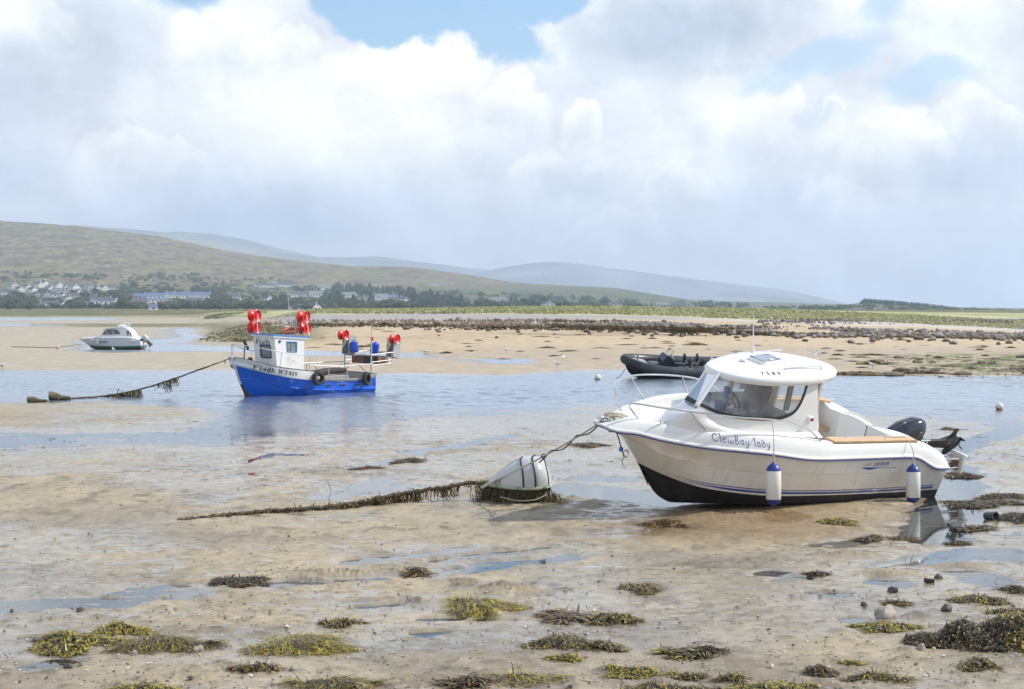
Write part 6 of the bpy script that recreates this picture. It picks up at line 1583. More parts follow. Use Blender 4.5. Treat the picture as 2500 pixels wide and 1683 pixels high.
def weedy_rope(label, pts, r, dens, pal, seed, hang, n=70, grow=None, wid=(.012, .028)):
    pp = spl(pts, n); o0 = pp[0]
    root = empty('weedy_rope', o0, label, 'rope')
    q = MB(); rng = random.Random(seed)
    q.tube([p - o0 + Vector((0, rng.gauss(0, r * .15), rng.gauss(0, r * .2))) for p in pp], [r * rng.uniform(.85, 1.2) * min(1.0, .45 + 4 * i_ / len(pp)) for i_ in range(len(pp))], 8); q.build('rope', mat('tarred_rope', (.075, .058, .032), .85, var=.5, scale=40, bump=.5, bscale=60), root)
    V, F, C = [], [], []
    for k, p in enumerate(pp):
        t = k / (n - 1); h = hang(t)
        clus = max(0.0, .55 + 1.5 * float(pn(np.array(k * .31), np.array(seed * 1.7), seed)))
        for j in range(int(dens * (grow(t) if grow else 1) * rng.uniform(.3, 1.4) * clus * 1.8)):
            L = h * rng.uniform(.25, 1.1) * min(1.2, .5 + clus)
            if L < .02: continue
            st = p - o0 + Vector((rng.gauss(0, .06), rng.gauss(0, r), rng.uniform(-r, r)))
            frond(V, F, C, st, Vector((rng.gauss(0, .35), rng.gauss(0, .35), -1 if L > .08 else rng.uniform(-.8, .5))), L, rng.uniform(*wid), pick(rng, pal), rng, 4, .25, True, floor=lambda x, y: max(0.0, smooth_z(x + o0.x, y + o0.y)) - o0.z)
    weed_obj('hanging_weed', V, F, C, root)
    return root
nose = bw_(-.60, -.05, .31)
wr = [ground_at(430, 1270, -.03), ground_at(470, 1267, .0), ground_at(600, 1257, .025), ground_at(760, 1247, .035), ground_at(850, 1241, .06)]
wpts = [tuple(p) for p in wr]
for px, py, dy in ((930, 1232, .10), (1010, 1226, .16), (1090, 1222, .21), (1150, 1220, .27)):
    g = ground_at(px, py); wpts.append((g.x, g.y, max(g.z, 0) + dy))
wpts.append(tuple(nose))
hang_fn = lambda t: (.015 + .06 * min(1, t / .2) if t < .45 else .06 + .14 * (t - .45) / .2 if t < .65 else .19 if t < .92 else .06)
weedy_rope('thick rope matted with brown weed, stretched from the mud to the grey buoy', wpts, .030, 15, [(BROWN, .45), (OLIVE, .25), (DARK, .25), (OCHRE, .05)], 4, hang_fn, 90,
           lambda t: (1.1 if t < .5 else 1.6 if t < .75 else (1.4 if (t * 37) % 2 < 1.1 else .25)))
# line of the blue boat down to its sunken moorings
b0 = fl_(.70, 0, 1.36); g1 = ground_at(255, 971, .05); g2 = ground_at(140, 978, .05)
mid = b0.lerp(g1, .5); mid.z -= .13; m2 = b0.lerp(g1, .78); m2.z -= .12
weedy_rope('long weed-hung mooring rope sloping from the bow of the blue boat to the sandbar', [tuple(b0), tuple(mid), tuple(m2), tuple(g1), tuple(g2)], .026, 9, [(OLIVE, .5), (BROWN, .3), (DARK, .2)], 8,
           lambda t: .30 if .30 < t < .62 else (.10 if t < .9 else .05), 60, lambda t: 1.5 if .30 < t < .68 else .12, (.02, .05))
stump_m = mat('weedy_concrete', (.14, .115, .065), .85, var=.45, scale=6, bump=.5, bscale=18, dirt=(.06, .06, .02), dirt_amt=.7)
def stump(px, py, L, H, yaw, label):
    g = ground_at(px, py); q = MB()
    rows = []
    for t in np.linspace(0, 1, 9):
        w = .20 * (1 - .45 * t); h = H * (1 - .75 * t)
        rows.append([Vector((-L / 2 + L * t, w * math.cos(a), max(-.02, h * (.5 + .5 * math.sin(a)) + .03 * math.sin(7 * a + 5 * t)))) for a in np.linspace(0, 2 * math.pi, 14, endpoint=False)])
    q.grid(rows, close=True); q.poly(rows[0][::-1]); q.poly(rows[-1])
    o = q.build('mooring_block', stump_m, None, smooth=50); o.location = (g.x, g.y, max(0, g.z)); o.rotation_euler = (0, 0, yaw)
    return tag(o, label, 'mooring block', 'sunken mooring blocks')
stump(92, 982, .62, .19, 0.0, 'low tapered mooring block at the far end of the blue boat rope, square end up')
stump(146, 977, .70, .30, .15, 'taller weedy mooring block where the blue boat rope is tied')

# ---- float buoys
def ball_buoy(px, py, r, label, top, bot, tilt=.2, z=0.0):
    p = at(px, py, z) if z == 0 else ground_at(px, py)
    root = empty('float_buoy', (p.x, p.y, max(p.z, 0)), label, 'buoy', 'small round buoys')
    q = MB(); Mx = Matrix.Translation((0, 0, r * .72)) @ Matrix.Rotation(tilt, 4, 'Y')
    pr = [(max(.001, r * math.cos(a)), r * math.sin(a)) for a in np.linspace(-math.pi / 2, math.pi / 2, 15)]
    q.lathe(pr, 20, Mx, mi=[1 if k < 5 else 0 for k in range(14)]); q.build('ball', [top, bot], root, smooth=60)
    q = MB(); q.lathe([(r * .18, r * .95), (r * .2, r * 1.08), (r * .1, r * 1.15), (.001, r * 1.15)], 10, Mx); q.build('eye', bot, root)
    return root
whb = mat('white_buoy_vinyl', (.74, .72, .66), .4, var=.08); brb = mat('tan_band', (.38, .25, .12), .6, var=.3); orb = mat('orange_band', (.55, .17, .06), .5, var=.3); pkb = mat('faded_pink_vinyl', (.62, .38, .42), .5); nvb = mat('navy_band', (.05, .03, .08), .5)
ball_buoy(1459, 928, .145, 'white ball buoy afloat off the bow of the inflatable', whb, brb)
ball_buoy(2440, 1001, .125, 'white and orange ball buoy afloat at the edge of the channel behind the cruiser', whb, orb, .5)
ball_buoy(140, 852, .155, 'faded pink ball buoy on the sand left of the small cabin boat', pkb, pkb, .3, z=1)
o, _ = rope_path('ground_line', [tuple(ground_at(px, py, .03)) for px, py in ((28, 848), (80, 849), (120, 850), (160, 847))] + [tuple(ground_at(200, 843, .1))], .028, mat('olive_line', (.11, .12, .05), .85), 'slack olive line lying on the sand by the pink buoy', n=20)
RBW = RM @ Vector((2.22, 0, .45)) + RT_
o, _ = rope_path('bow_line', [tuple(RBW), tuple(RBW.lerp(at(1500, 926, .0), .5) - Vector((0, 0, .1))), tuple(at(1503, 924, .0))], .014, roped, 'thin line from the bow of the black inflatable down to the water', n=12)
# ================================================================== seaweed on the near mud
PALS = {
    'lime': [(LIME, .50), (OLIVE, .26), (GREYW, .08), (BROWN, .14), (DARK, .04)],
    'olive': [(OLIVE, .36), (LIME, .14), (BROWN, .30), (GREYW, .12), (DARK, .08)],
    'brown': [(BROWN, .48), (OLIVE, .22), (OCHRE, .12), (DARK, .12), (GREYW, .06)],
    'dark': [(DARK, .46), (BROWN, .30), (OLIVE, .18), (GREYW, .06)],
    'kelp': [(BROWN, .34), (OCHRE, .30), (GREYW, .26), (DARK, .10)],
    'pale': [(GREYW, .45), (LIME, .40), (OLIVE, .15)],
}
def clump_mesh(seed, w, dep, h, style, pal, ground, base_z, shape=None):
    """fronds spread over a low heap; local origin on the ground in its middle"""
    rng = random.Random(seed); V, F, C = [], [], []
    def inside(x, y):
        r = math.hypot(x / (w / 2), y / (dep / 2)); an = math.atan2(y / dep, x / w)
        lim = 1 + .22 * math.sin(3 * an + seed) + .14 * math.sin(5 * an + 2.1 * seed) + .08 * math.sin(9 * an + seed * .7)
        return r / max(.35, lim)
    def top(x, y): return h * max(0.0, 1 - inside(x, y) ** 1.8) * (.75 + .5 * float(pn(np.array(x * 5 / max(w, .3) + seed), np.array(y * 5 / max(w, .3)), 3)))
    gl = lambda x, y: ground(x, y) - base_z
    nx, ny = 22, 12
    i0 = 0
    for j in range(ny + 1):
        for i in range(nx + 1):
            x = (i / nx - .5) * w * 1.15; y = (j / ny - .5) * dep * 1.15
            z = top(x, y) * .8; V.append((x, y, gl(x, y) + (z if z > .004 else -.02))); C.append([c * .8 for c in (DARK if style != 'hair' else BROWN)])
    for j in range(ny):
        for i in range(nx): a = j * (nx + 1) + i; F.append((a, a + 1, a + nx + 2, a + nx + 1))
    area = w * dep
    n = int(min(3600, (2300 if style == 'hair' else 2600 if style == 'bladder' else 700) * area + 220))
    for k in range(n):
        for _ in range(12):
            x, y = rng.uniform(-.6, .6) * w, rng.uniform(-.6, .6) * dep
            r = inside(x, y)
            if r < 1: break
        z = top(x, y)
        p = Vector((x, y, gl(x, y) + z * rng.uniform(.55, 1.0) + .006))
        yl = (x / w + .5) * .9 + rng.uniform(-.3, .3)          # tips toward the sunny side are yellower
        c = pick(rng, pal)
        if style == 'hair':
            d = Vector((x / w * 2 + .55 + rng.gauss(0, .35), y / dep * 1.6 - .45 + rng.gauss(0, .4), -.15 + rng.gauss(0, .15)))
            frond(V, F, C, p, d, rng.uniform(.09, .19), rng.uniform(.005, .010), c, rng, 5, .14, True, floor=gl)
        elif style == 'bladder':
            d = Vector((rng.gauss(.2, .7), rng.gauss(-.2, .7), rng.uniform(-.5, .28)))
            frond(V, F, C, p, d, rng.uniform(.035, .085), rng.uniform(.008, .015), c, rng, 4, .22, True, floor=gl)
        else:
            d = Vector((rng.gauss(-.2, .9), rng.gauss(-.2, .6), rng.uniform(-.3, .16)))
            frond(V, F, C, p, d, rng.uniform(.08, .18), rng.uniform(.010, .024), c, rng, 5, .15, False, floor=gl)
    return V, F, C
def clump(k, x0, x1, y0, y1, style, pal, label, hh=None):
    cx, s_y = (x0 + x1) / 2, y1
    g = ground_at(cx, y1); s = FPX / g.y
    w = (x1 - x0) / s; vis = (y1 - y0) / s
    h = hh if hh is not None else min(.17, .42 * vis + .02)
    dep = max(.10, min((vis - .75 * h) * g.y / CAMH, 1.6 * w + .15))
    c = Vector((g.x + (dep / 2) * (cx - 1250) / FPX, g.y + dep / 2, 0)); c.z = smooth_z(c.x, c.y)
    V, F, C = clump_mesh(k * 7 + 1, w, dep, h, style, PALS[pal], lambda x, y: max(smooth_z(x + c.x, y + c.y), -.004), c.z)
    o = weed_obj('seaweed_clump', V, F, C)
    o.location = c
    return tag(o, label, 'seaweed', 'clumps of wrack on the near mud')
CL = [
 (75, 300, 1527, 1598, 'bladder', 'lime', 'widest yellow-green wrack bed, near the bottom left corner'),
 (225, 365, 1517, 1552, 'bladder', 'lime', 'green wrack lying along the back edge of the widest bed at bottom left'),
 (293, 511, 1545, 1592, 'hair', 'olive', 'dull olive weed tapering right from the widest yellow-green bed'),
 (632, 838, 1535, 1600, 'hair', 'lime', 'domed green-gold hair weed, second large heap from the left'),
 (243, 447, 1657, 1700, 'bladder', 'lime', 'lime green weed cut by the bottom edge, left of the dark hairy heap'),
 (726, 915, 1640, 1688, 'hair', 'olive', 'dark olive hairy heap at the bottom edge below the domed green weed'),
 (515, 655, 1396, 1433, 'bladder', 'dark', 'dark bushy wrack standing beside the long shining pool'),
 (558, 682, 1619, 1638, 'bladder', 'brown', 'thin low strip of brown weed below the domed green heap'),
 (782, 884, 1505, 1531, 'bladder', 'olive', 'small flat olive tuft just above and right of the domed green heap'),
 (1094, 1250, 1444, 1498, 'hair', 'lime', 'round tufted yellow-green hair weed in the middle of the mud'),
 (1318, 1456, 1477, 1522, 'kelp', 'kelp', 'tangle of broad brown and ochre blades right of the round green tuft'),
 (1434, 1560, 1486, 1528, 'bladder', 'olive', 'olive bladder wrack running right from the broad brown blades'),
 (1284, 1450, 1541, 1587, 'bladder', 'olive', 'ragged olive wrack below the broad brown blades'),
 (1416, 1524, 1560, 1591, 'bladder', 'olive', 'slanting olive wrack right of the ragged patch'),
 (1341, 1418, 1591, 1616, 'bladder', 'lime', 'small yellowish sprig below the ragged olive wrack'),
 (1512, 1614, 1413, 1449, 'bladder', 'olive', 'loose olive sprig beside a glinting puddle'),
 (1083, 1196, 1644, 1681, 'kelp', 'brown', 'brown untidy wrack near the bottom edge, left of the pale tuft'),
 (1233, 1335, 1637, 1669, 'hair', 'pale', 'pale grey-green tuft near the bottom edge'),
 (1470, 1643, 1626, 1658, 'bladder', 'lime', 'long yellow-green wrack strip right of the pale tuft'),
 (1490, 1790, 1660, 1700, 'bladder', 'olive', 'olive wrack bed cut by the bottom edge in the middle'),
 (1640, 1715, 1640, 1661, 'bladder', 'olive', 'small olive clump at the right end of the long yellow-green strip'),
 (1001, 1033, 1381, 1410, 'kelp', 'kelp', 'small upright orange kelp scrap in the long pool'),
 (1573, 1672, 1263, 1288, 'kelp', 'kelp', 'kelp stalk with a yellow tuft in front of the cruiser bow'),
 (2003, 2092, 1261, 1284, 'bladder', 'lime', 'yellowish wrack close in front of the cruiser, left of its stern fender'),
 (2088, 2156, 1306, 1324, 'bladder', 'brown', 'brown wrack below the yellowish clump in front of the cruiser'),
 (2173, 2241, 1306, 1322, 'bladder', 'brown', 'low brown wrack under the reflection of the stern fender'),
 (1961, 2020, 1392, 1406, 'bladder', 'dark', 'small dark tuft by the puddle in front of the cruiser'),
 (2303, 2500, 1214, 1241, 'kelp', 'brown', 'long ropy line of brown wrack right of the cruiser stern'),
 (2378, 2530, 1202, 1219, 'bladder', 'brown', 'narrow brown wrack behind the ropy line'),
 (2339, 2420, 1276, 1299, 'kelp', 'brown', 'brown straggling blades left below the dark pipe end'),
 (2307, 2366, 1317, 1332, 'bladder', 'brown', 'small brown tuft in the stern pool'),
 (2436, 2530, 1240, 1280, 'bladder', 'dark', 'dark scattered wrack at the right edge by the pipe end'),
 (2325, 2459, 1440, 1476, 'bladder', 'olive', 'olive wrack above the big dark mound at the right edge'),
 (2411, 2530, 1476, 1498, 'bladder', 'olive', 'flat olive strip just behind the big dark mound'),
 (2443, 2530, 1426, 1446, 'bladder', 'brown', 'brown wrack cut by the right edge above the olive patch'),
 (2083, 2232, 1506, 1545, 'bladder', 'lime', 'yellow-tipped wrack in front of the large pale boulder'),
 (2157, 2216, 1464, 1478, 'bladder', 'olive', 'small olive tuft behind the large pale boulder'),
 (2341, 2430, 1609, 1640, 'bladder', 'olive', 'rounded olive clump below the big dark mound'),
 (2063, 2221, 1637, 1663, 'bladder', 'olive', 'long thin olive wrack near the bottom right'),
 (1967, 2032, 1614, 1655, 'bladder', 'brown', 'two-humped brown clump near the bottom, right of centre'),
 (2053, 2106, 1610, 1625, 'bladder', 'lime', 'small yellowish sprig right of the two-humped clump'),
 (1748, 1828, 1639, 1664, 'bladder', 'olive', 'ragged olive sprig left of the two-humped clump'),
 (1784, 1994, 1660, 1700, 'bladder', 'lime', 'bright yellow-green wrack cut by the bottom edge right of centre'),
 (1612, 1763, 1573, 1609, 'kelp', 'olive', 'greyish straggling wrack in open sand right of centre'),
 (1393, 1484, 1078, 1093, 'kelp', 'kelp', 'ochre wrack on the mud behind the mooring rope'),
 (851, 931, 1133, 1147, 'bladder', 'brown', 'brown wrack ringing a small pool in the middle distance'),
 (957, 1035, 1112, 1131, 'kelp', 'brown', 'brown kelp with a long tail beside the small pool'),
 (2304, 2386, 1146, 1169, 'bladder', 'brown', 'brown wrack just beyond the cruiser stern'),
 (2299, 2334, 1039, 1051, 'bladder', 'olive', 'small olive mound on the creek bank behind the engine'),
]
for k, (a, b_, c, d_, st, pa, lb) in enumerate(CL): clump(k, a, b_, c, d_, st, pa, lb)
# the big mound at the right edge: weed grown over a rock
g = ground_at(2432, 1594)
mroot = empty('weed_covered_rock', (g.x, g.y + .42, g.z), 'large dark mound of wrack over a rock, sunlit side painted yellow-green, at the right edge', 'rock')
rng = random.Random(77); V, F, C = [], [], []
def mtop(x, y):
    a = .30 * math.exp(-(((x - .34) / .42) ** 2 + ((y - .05) / .36) ** 2)); b = .235 * math.exp(-(((x + .22) / .24) ** 2 + (y / .26) ** 2)); c = .11 * math.exp(-(((x + .55) / .2) ** 2 + (y / .22) ** 2)); e = .09 * math.exp(-(((x - .5) / .5) ** 2 + ((y + .25) / .2) ** 2))
    return max(a, b, c, e) + .25 * min(a, b)
rows = [[(x, y, max(mtop(x, y) - .03, -.04)) for x in np.linspace(-.85, 1.2, 40)] for y in np.linspace(-.55, .65, 26)]
q = MB(); q.grid(rows); q.build('rock', mat('weedy_rock', (.035, .03, .022), .8, var=.5, scale=9, bump=.5), mroot)
for k in range(8500):
    x, y = rng.uniform(-.78, 1.1), rng.uniform(-.52, .6); z = mtop(x, y)
    if z < .028: continue
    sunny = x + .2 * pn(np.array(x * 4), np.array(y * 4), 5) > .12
    pal = PALS['lime' if sunny and rng.random() < .75 else 'dark'] if x > -.05 else PALS['dark']  # sunlit lime side and shaded dark side put into the frond colours
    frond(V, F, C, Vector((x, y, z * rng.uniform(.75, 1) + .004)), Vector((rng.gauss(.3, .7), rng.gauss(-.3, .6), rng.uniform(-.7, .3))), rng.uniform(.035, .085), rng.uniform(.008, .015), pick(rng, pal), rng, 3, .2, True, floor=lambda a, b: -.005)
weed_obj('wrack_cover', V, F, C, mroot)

# ---- stones, shells and litter on the mud
def rock_mesh(name, seed, m, squash=(1, .8, .6), rough=.22, sub=3, tint=None):
    bm = bmesh.new(); bmesh.ops.create_icosphere(bm, subdivisions=sub, radius=1.0)
    for v in bm.verts:
        p = v.co.copy()
        n_ = float(pn(np.array(p.x * 1.3 + seed), np.array(p.y * 1.3 + p.z * .9), seed)) + .5 * float(pn(np.array(p.x * 2.9 - seed), np.array(p.z * 2.9 + p.y), seed + 3))
        k = 1 + rough * n_ * 2
        # a few flat facets
        for a in range(5):
            ax_ = Vector((math.sin(a * 2.4 + seed), math.cos(a * 1.7 + seed * 2), math.sin(a * 1.1 + seed * .6))).normalized(); dd = p.dot(ax_)
            if dd > .74: p = p - ax_ * (dd - .74) * .8
        v.co = Vector((p.x * squash[0], p.y * squash[1], p.z * squash[2])) * k
    me = bpy.data.meshes.new(name); bm.to_mesh(me); bm.free(); me.materials.append(m)
    me.shade_smooth(); me.set_sharp_from_angle(angle=R_(50))
    return me
stone_pale = mat('pale_stone', (.33, .29, .24), .7, var=.25, scale=3, bump=.3, bscale=14, dirt=(.12, .10, .07), dirt_amt=.4)
stone_dark = mat('dark_stone', (.075, .065, .05), .6, var=.35, scale=4, bump=.3, dirt=(.12, .11, .06), dirt_amt=.4)
def stone(px0, px1, py0, py1, m, label, seed, asp=.8, name='stone', sink=.5, cat='stone'):
    g = ground_at((px0 + px1) / 2, py1 - 1); s = FPX / g.y; w = (px1 - px0) / s / 2; h = (py1 - py0) / s
    o = bpy.data.objects.new(name, rock_mesh(name, seed, m, (1, asp, 1.0)))
    hz = h / (1 + (1 - sink)) * 1.05
    o.scale = (w, w, hz); o.location = (g.x, g.y + w * asp * .8, g.z + hz * (1 - sink) * .55); o.rotation_euler = (0, 0, seed * .3)
    COL.objects.link(o); return tag(o, label, cat, 'stones lying on the near mud')
stone(2127, 2204, 1480, 1511, stone_pale, 'large pale rounded boulder sitting in a puddle near the big weed mound', 3, .6)
stone(2240, 2264, 1571, 1590, stone_pale, 'smooth cream pebble at the left foot of the big weed mound', 5, .9)
stone(2207, 2222, 1547, 1572, stone_dark, 'upright dark stone at the left tip of the big weed mound', 6, .9)
stone(2281, 2304, 1402, 1415, stone_dark, 'dark wedge-shaped stone beside the flat brick', 7)
stone(2169, 2196, 1433, 1448, stone_dark, 'brown rounded stone by the puddle left of the flat brick', 8)
stone(601, 613, 1578, 1600, stone_pale, 'upright thumb-shaped pebble left of the domed green weed', 9)
stone(317, 335, 1588, 1602, stone_pale, 'pale grey pebble below the olive weed at left', 10)
stone(152, 177, 1620, 1633, stone_dark, 'square brown pebble in the bottom left puddle', 12)
stone(470, 496, 1577, 1593, stone_pale, 'pinkish flat pebble right below the olive weed at left', 13)
stone(2297, 2330, 1476, 1494, stone_dark, 'flat half-buried dark stone behind the big weed mound', 14)
stone(184, 208, 1484, 1494, stone_dark, 'rounded dark stone in the left pool', 15)
stone(22, 34, 1487, 1496, stone_dark, 'small dark stone at the left end of the left pool', 16)
stone(2100, 2120, 1470, 1480, stone_dark, 'small dark stone left of the large pale boulder', 17)
g = ground_at(2268, 1424); q = MB(); q.box((0, 0, .025), (.105, .07, .05)); o = q.build('brick', mat('dark_brick', (.05, .035, .028), .8, var=.4), None, bevel=.006); o.location = g; o.rotation_euler = (0, .1, .1); tag(o, 'flat dark brick lying on the wet mud', 'brick')
g = ground_at(2419, 1270); q = MB(); q.lathe([(.052, -.11), (.058, -.11), (.060, .10), (.064, .115), (.064, .125), (.048, .125), (.046, -.08)], 20, frame((.35, -1, .1), loc=(0, 0, .058))); o = q.build('pipe_end', mat('grey_pipe_plastic', (.07, .075, .08), .5, var=.3), None); o.location = g; tag(o, 'short open grey pipe lying in the wrack at the right edge', 'pipe')
g = ground_at(968, 1321); q = MB(); q.grid([[(-.05, .01, .012), (0, .02, .02), (.05, .01, .012)], [(-.05, -.01, .01), (0, -.012, .022), (.05, -.01, .008)]]); q.grid([[(.02, .0, .018), (.08, -.01, .012)], [(.02, -.02, .018), (.08, -.025, .010)]]); o = q.build('crab_claw', mat('crimson_shell', (.35, .025, .05), .5), None); o.location = g; tag(o, 'tiny crimson scrap of shell on open sand', 'shell')

def grit(name, n, area, size, cols, seed, flat=.6):
    rg_ = np.random.RandomState(seed); V, F, C = [], [], []
    oc_v = np.array([(1, 0, 0), (-1, 0, 0), (0, 1, 0), (0, -1, 0), (0, 0, 1), (0, 0, -1)], float); oc_f = [(0, 2, 4), (2, 1, 4), (1, 3, 4), (3, 0, 4)]
    for k in range(n):
        px, py = rg_.uniform(*area[:2]), area[2] + (area[3] - area[2]) * rg_.rand() ** .8
        p = at(px, py, .03); z = smooth_z(p.x, p.y)
        if z < -.003: continue
        if pn(np.array(p.x * .8), np.array(p.y * .8), seed) < -.22: continue
        s = size * rg_.lognormal(0, .45); a = rg_.rand() * 6.28; ca, sa = math.cos(a), math.sin(a)
        vv = oc_v * np.array([1, rg_.uniform(.5, .9), flat * rg_.uniform(.6, 1.2)]) * s
        i0 = len(V); c = cols[rg_.randint(len(cols))]
        for v in vv: V.append((p.x + v[0] * ca - v[1] * sa, p.y + v[0] * sa + v[1] * ca, z + .3 * s + v[2])); C.append(c)
        F += [tuple(i0 + q_ for q_ in f) for f in oc_f]
    o = np_mesh(name, V, F, attr_mat(name + '_tone', .6, var=.2), smooth=False, tint=C)
    return tag(o, kind='stuff')
grit('shell_grit', 2600, (-40, 2540, 1440, 1695), .0085, [(.62, .52, .40), (.66, .60, .52), (.55, .42, .30), (.20, .16, .12), (.30, .24, .17)], 3)
grit('pebbles', 1500, (-40, 2540, 1250, 1695), .011, [(.06, .05, .04), (.09, .075, .055), (.12, .10, .075), (.045, .04, .035)], 4)
rg_ = random.Random(9); V, F, C = [], [], []
for k in range(1500):
    py = 1010 + 690 * rg_.random() ** 1.2; px = rg_.uniform(-40, 2540)
    p = at(px, py, .02); z = smooth_z(p.x, p.y)
    if float(pn(np.array(p.x * .45), np.array(p.y * .45), 44)) < -.05 and rg_.random() < .7: continue
    sc = .6 + .5 * rg_.random() + (.9 if py < 1200 else 0)
    for j in range(rg_.randint(1, 5)):
        frond(V, F, C, Vector((p.x + rg_.gauss(0, .05) * sc, p.y + rg_.gauss(0, .04) * sc, max(z, -.002) + .006)), Vector((rg_.gauss(.3, 1), rg_.gauss(0, .6), .08)), rg_.uniform(.04, .13) * sc, rg_.uniform(.005, .014) * sc, pick(rg_, PALS[rg_.choice(['dark', 'brown', 'olive'])]), rg_, 3, .05, False, floor=lambda a, b: max(z, -.002))
o = weed_obj('seaweed_scraps', V, F, C); tag(o, kind='stuff')

# ================================================================== the far sandbank: boulders, weed patches, gulls
def tinted_rock(seed, lo, hi, rough=.25):
    me = rock_mesh('boulder', seed, BOULD, (1, .8, .72), rough, 2)
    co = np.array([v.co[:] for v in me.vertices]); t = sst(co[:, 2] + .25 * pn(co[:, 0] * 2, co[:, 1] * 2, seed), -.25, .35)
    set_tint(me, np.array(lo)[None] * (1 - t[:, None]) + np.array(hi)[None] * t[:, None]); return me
BOULD = attr_mat('boulder_stone', .8, var=.35, vscale=2.5, bump=.4, bscale=5, spec=.25)
RB_LO, RB_HI = (.11, .08, .036), (.31, .285, .265)
RV = [tinted_rock(s, RB_LO, h_) for s, h_ in ((1, RB_HI), (2, (.20, .175, .155)), (4, (.30, .28, .265)), (6, (.15, .125, .10)), (9, (.235, .205, .18)), (11, (.27, .245, .23)))]
bpx = [600, 700, 1000, 1250, 1500, 1800, 2000, 2250, 2500, 2600]
bbot = [792, 797, 799, 804, 809, 818, 823, 826, 830, 831]; btop = [778, 772, 771, 778, 783, 795, 800, 806, 815, 816]
cand = []
rgb = random.Random(31)
for k in range(10500):
    px = rgb.uniform(610, 2560); t = rgb.random()
    lo_, hi_ = np.interp(px, bpx, bbot), np.interp(px, bpx, btop)
    py = lo_ + (hi_ - lo_) * t
    big = np.interp(px, [600, 900, 1300, 1700, 2500], [.085, .11, .14, .155, .18])
    s = big * rgb.lognormvariate(0, .42) * (1.25 - .55 * t)
    if px > 1700 and rgb.random() < .3: continue
    if px > 2200 and rgb.random() < .3: continue
    cand.append((min(s, .95), px, py))
for k in range(160):   # outliers on the sand in front
    px = rgb.uniform(950, 2520); py = np.interp(px, bpx, bbot) + rgb.expovariate(.28); cand.append((rgb.uniform(.12, .45), px, py))
cand.sort(key=lambda q: -q[0])
zone = lambda px: ('among the left stretch of the stone bank, above the blue boat' if px < 1000 else 'in the stone bank between the blue boat and the inflatable' if px < 1500 else 'in the dark boulder line behind the cruiser roof' if px < 2060 else 'in the thinning boulder line at the right of the sandbank')
first = {}
SV, SF, SCc = [], [], []
mroot.scale = (.92, .92, .95)
rm_np = [(np.array([v.co[:] for v in me.vertices]), np.array([p.vertices[:] for p in me.polygons])) for me in RV]
rm_t = []
for me in RV:
    a = np.zeros(len(me.vertices) * 4, dtype=np.float32); me.color_attributes['tint'].data.foreach_get('color', a); rm_t.append(a.reshape(-1, 4)[:, :3])
low_ico = rock_mesh('low', 3, BOULD, (1, .8, .72), .2, 1); lv = np.array([v.co[:] for v in low_ico.vertices]); lf = np.array([p.vertices[:] for p in low_ico.polygons])
for i, (s, px, py) in enumerate(cand):
    g = ground_at(px, py); rz = rgb.random() * 6.28
    if i < 290:
        s *= .85
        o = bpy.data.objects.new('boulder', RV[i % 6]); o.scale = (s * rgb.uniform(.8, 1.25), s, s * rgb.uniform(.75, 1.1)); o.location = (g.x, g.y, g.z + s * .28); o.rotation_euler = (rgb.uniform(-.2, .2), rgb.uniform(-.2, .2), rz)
        COL.objects.link(o); tag(o, ('large weed-stained boulder ' if s > .42 else 'weed-stained boulder ') + zone(px), 'boulder', 'boulders of the stone bank across the channel')
    else:
        c_, s_ = math.cos(rz), math.sin(rz); v = lv * np.array([s * rgb.uniform(.8, 1.2), s, s * .9]); x = v[:, 0] * c_ - v[:, 1] * s_; y = v[:, 0] * s_ + v[:, 1] * c_
        b0 = len(SV) and sum(len(q) for q in SV)
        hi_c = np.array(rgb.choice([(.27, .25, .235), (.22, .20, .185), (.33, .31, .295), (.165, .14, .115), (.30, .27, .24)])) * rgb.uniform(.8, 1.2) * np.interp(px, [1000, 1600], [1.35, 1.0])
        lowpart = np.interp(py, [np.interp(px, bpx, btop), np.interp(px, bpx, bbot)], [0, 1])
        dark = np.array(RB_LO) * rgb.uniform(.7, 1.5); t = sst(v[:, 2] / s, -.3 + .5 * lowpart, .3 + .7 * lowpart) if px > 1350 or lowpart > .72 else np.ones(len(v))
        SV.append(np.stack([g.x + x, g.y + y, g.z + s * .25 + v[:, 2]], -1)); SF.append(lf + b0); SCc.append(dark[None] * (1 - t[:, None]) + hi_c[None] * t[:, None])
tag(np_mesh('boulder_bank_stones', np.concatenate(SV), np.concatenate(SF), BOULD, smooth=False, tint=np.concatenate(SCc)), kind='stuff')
# weedy pebbles of the spit, and shingle far right
SV, SF, SCc = [], [], []
for k in range(3600):
    if k < 2200:
        px = rgb.triangular(470, 790, 640); py = rgb.uniform(784, 838); s = rgb.uniform(.06, .17); col = rgb.choice([(.13, .115, .04), (.10, .085, .035), (.16, .14, .07), (.20, .185, .15)])
        lim = np.interp(px, [470, 520, 600, 700, 790], [836, 834, 836, 815, 800]); lim0 = np.interp(px, [470, 520, 600, 700, 790], [828, 812, 793, 786, 786])
        if not lim0 < py < lim: continue
    else:
        px = rgb.uniform(1850, 2560); py = np.interp(px, [1850, 2200, 2560], [783, 779, 781]) + abs(rgb.gauss(0, 5)); s = rgb.uniform(.08, .28); col = rgb.choice([(.22, .20, .185), (.28, .26, .25), (.15, .13, .11)])
    g = ground_at(px, py); b0 = len(SV) and sum(len(q) for q in SV); rz = rgb.random() * 6.28; c_, s_ = math.cos(rz), math.sin(rz); v = lv * s
    SV.append(np.stack([g.x + v[:, 0] * c_ - v[:, 1] * s_, g.y + v[:, 0] * s_ + v[:, 1] * c_, g.z + s * .2 + v[:, 2]], -1)); SF.append(lf + b0); SCc.append(np.tile(np.array(col) * rgb.uniform(.75, 1.25), (len(v), 1)))
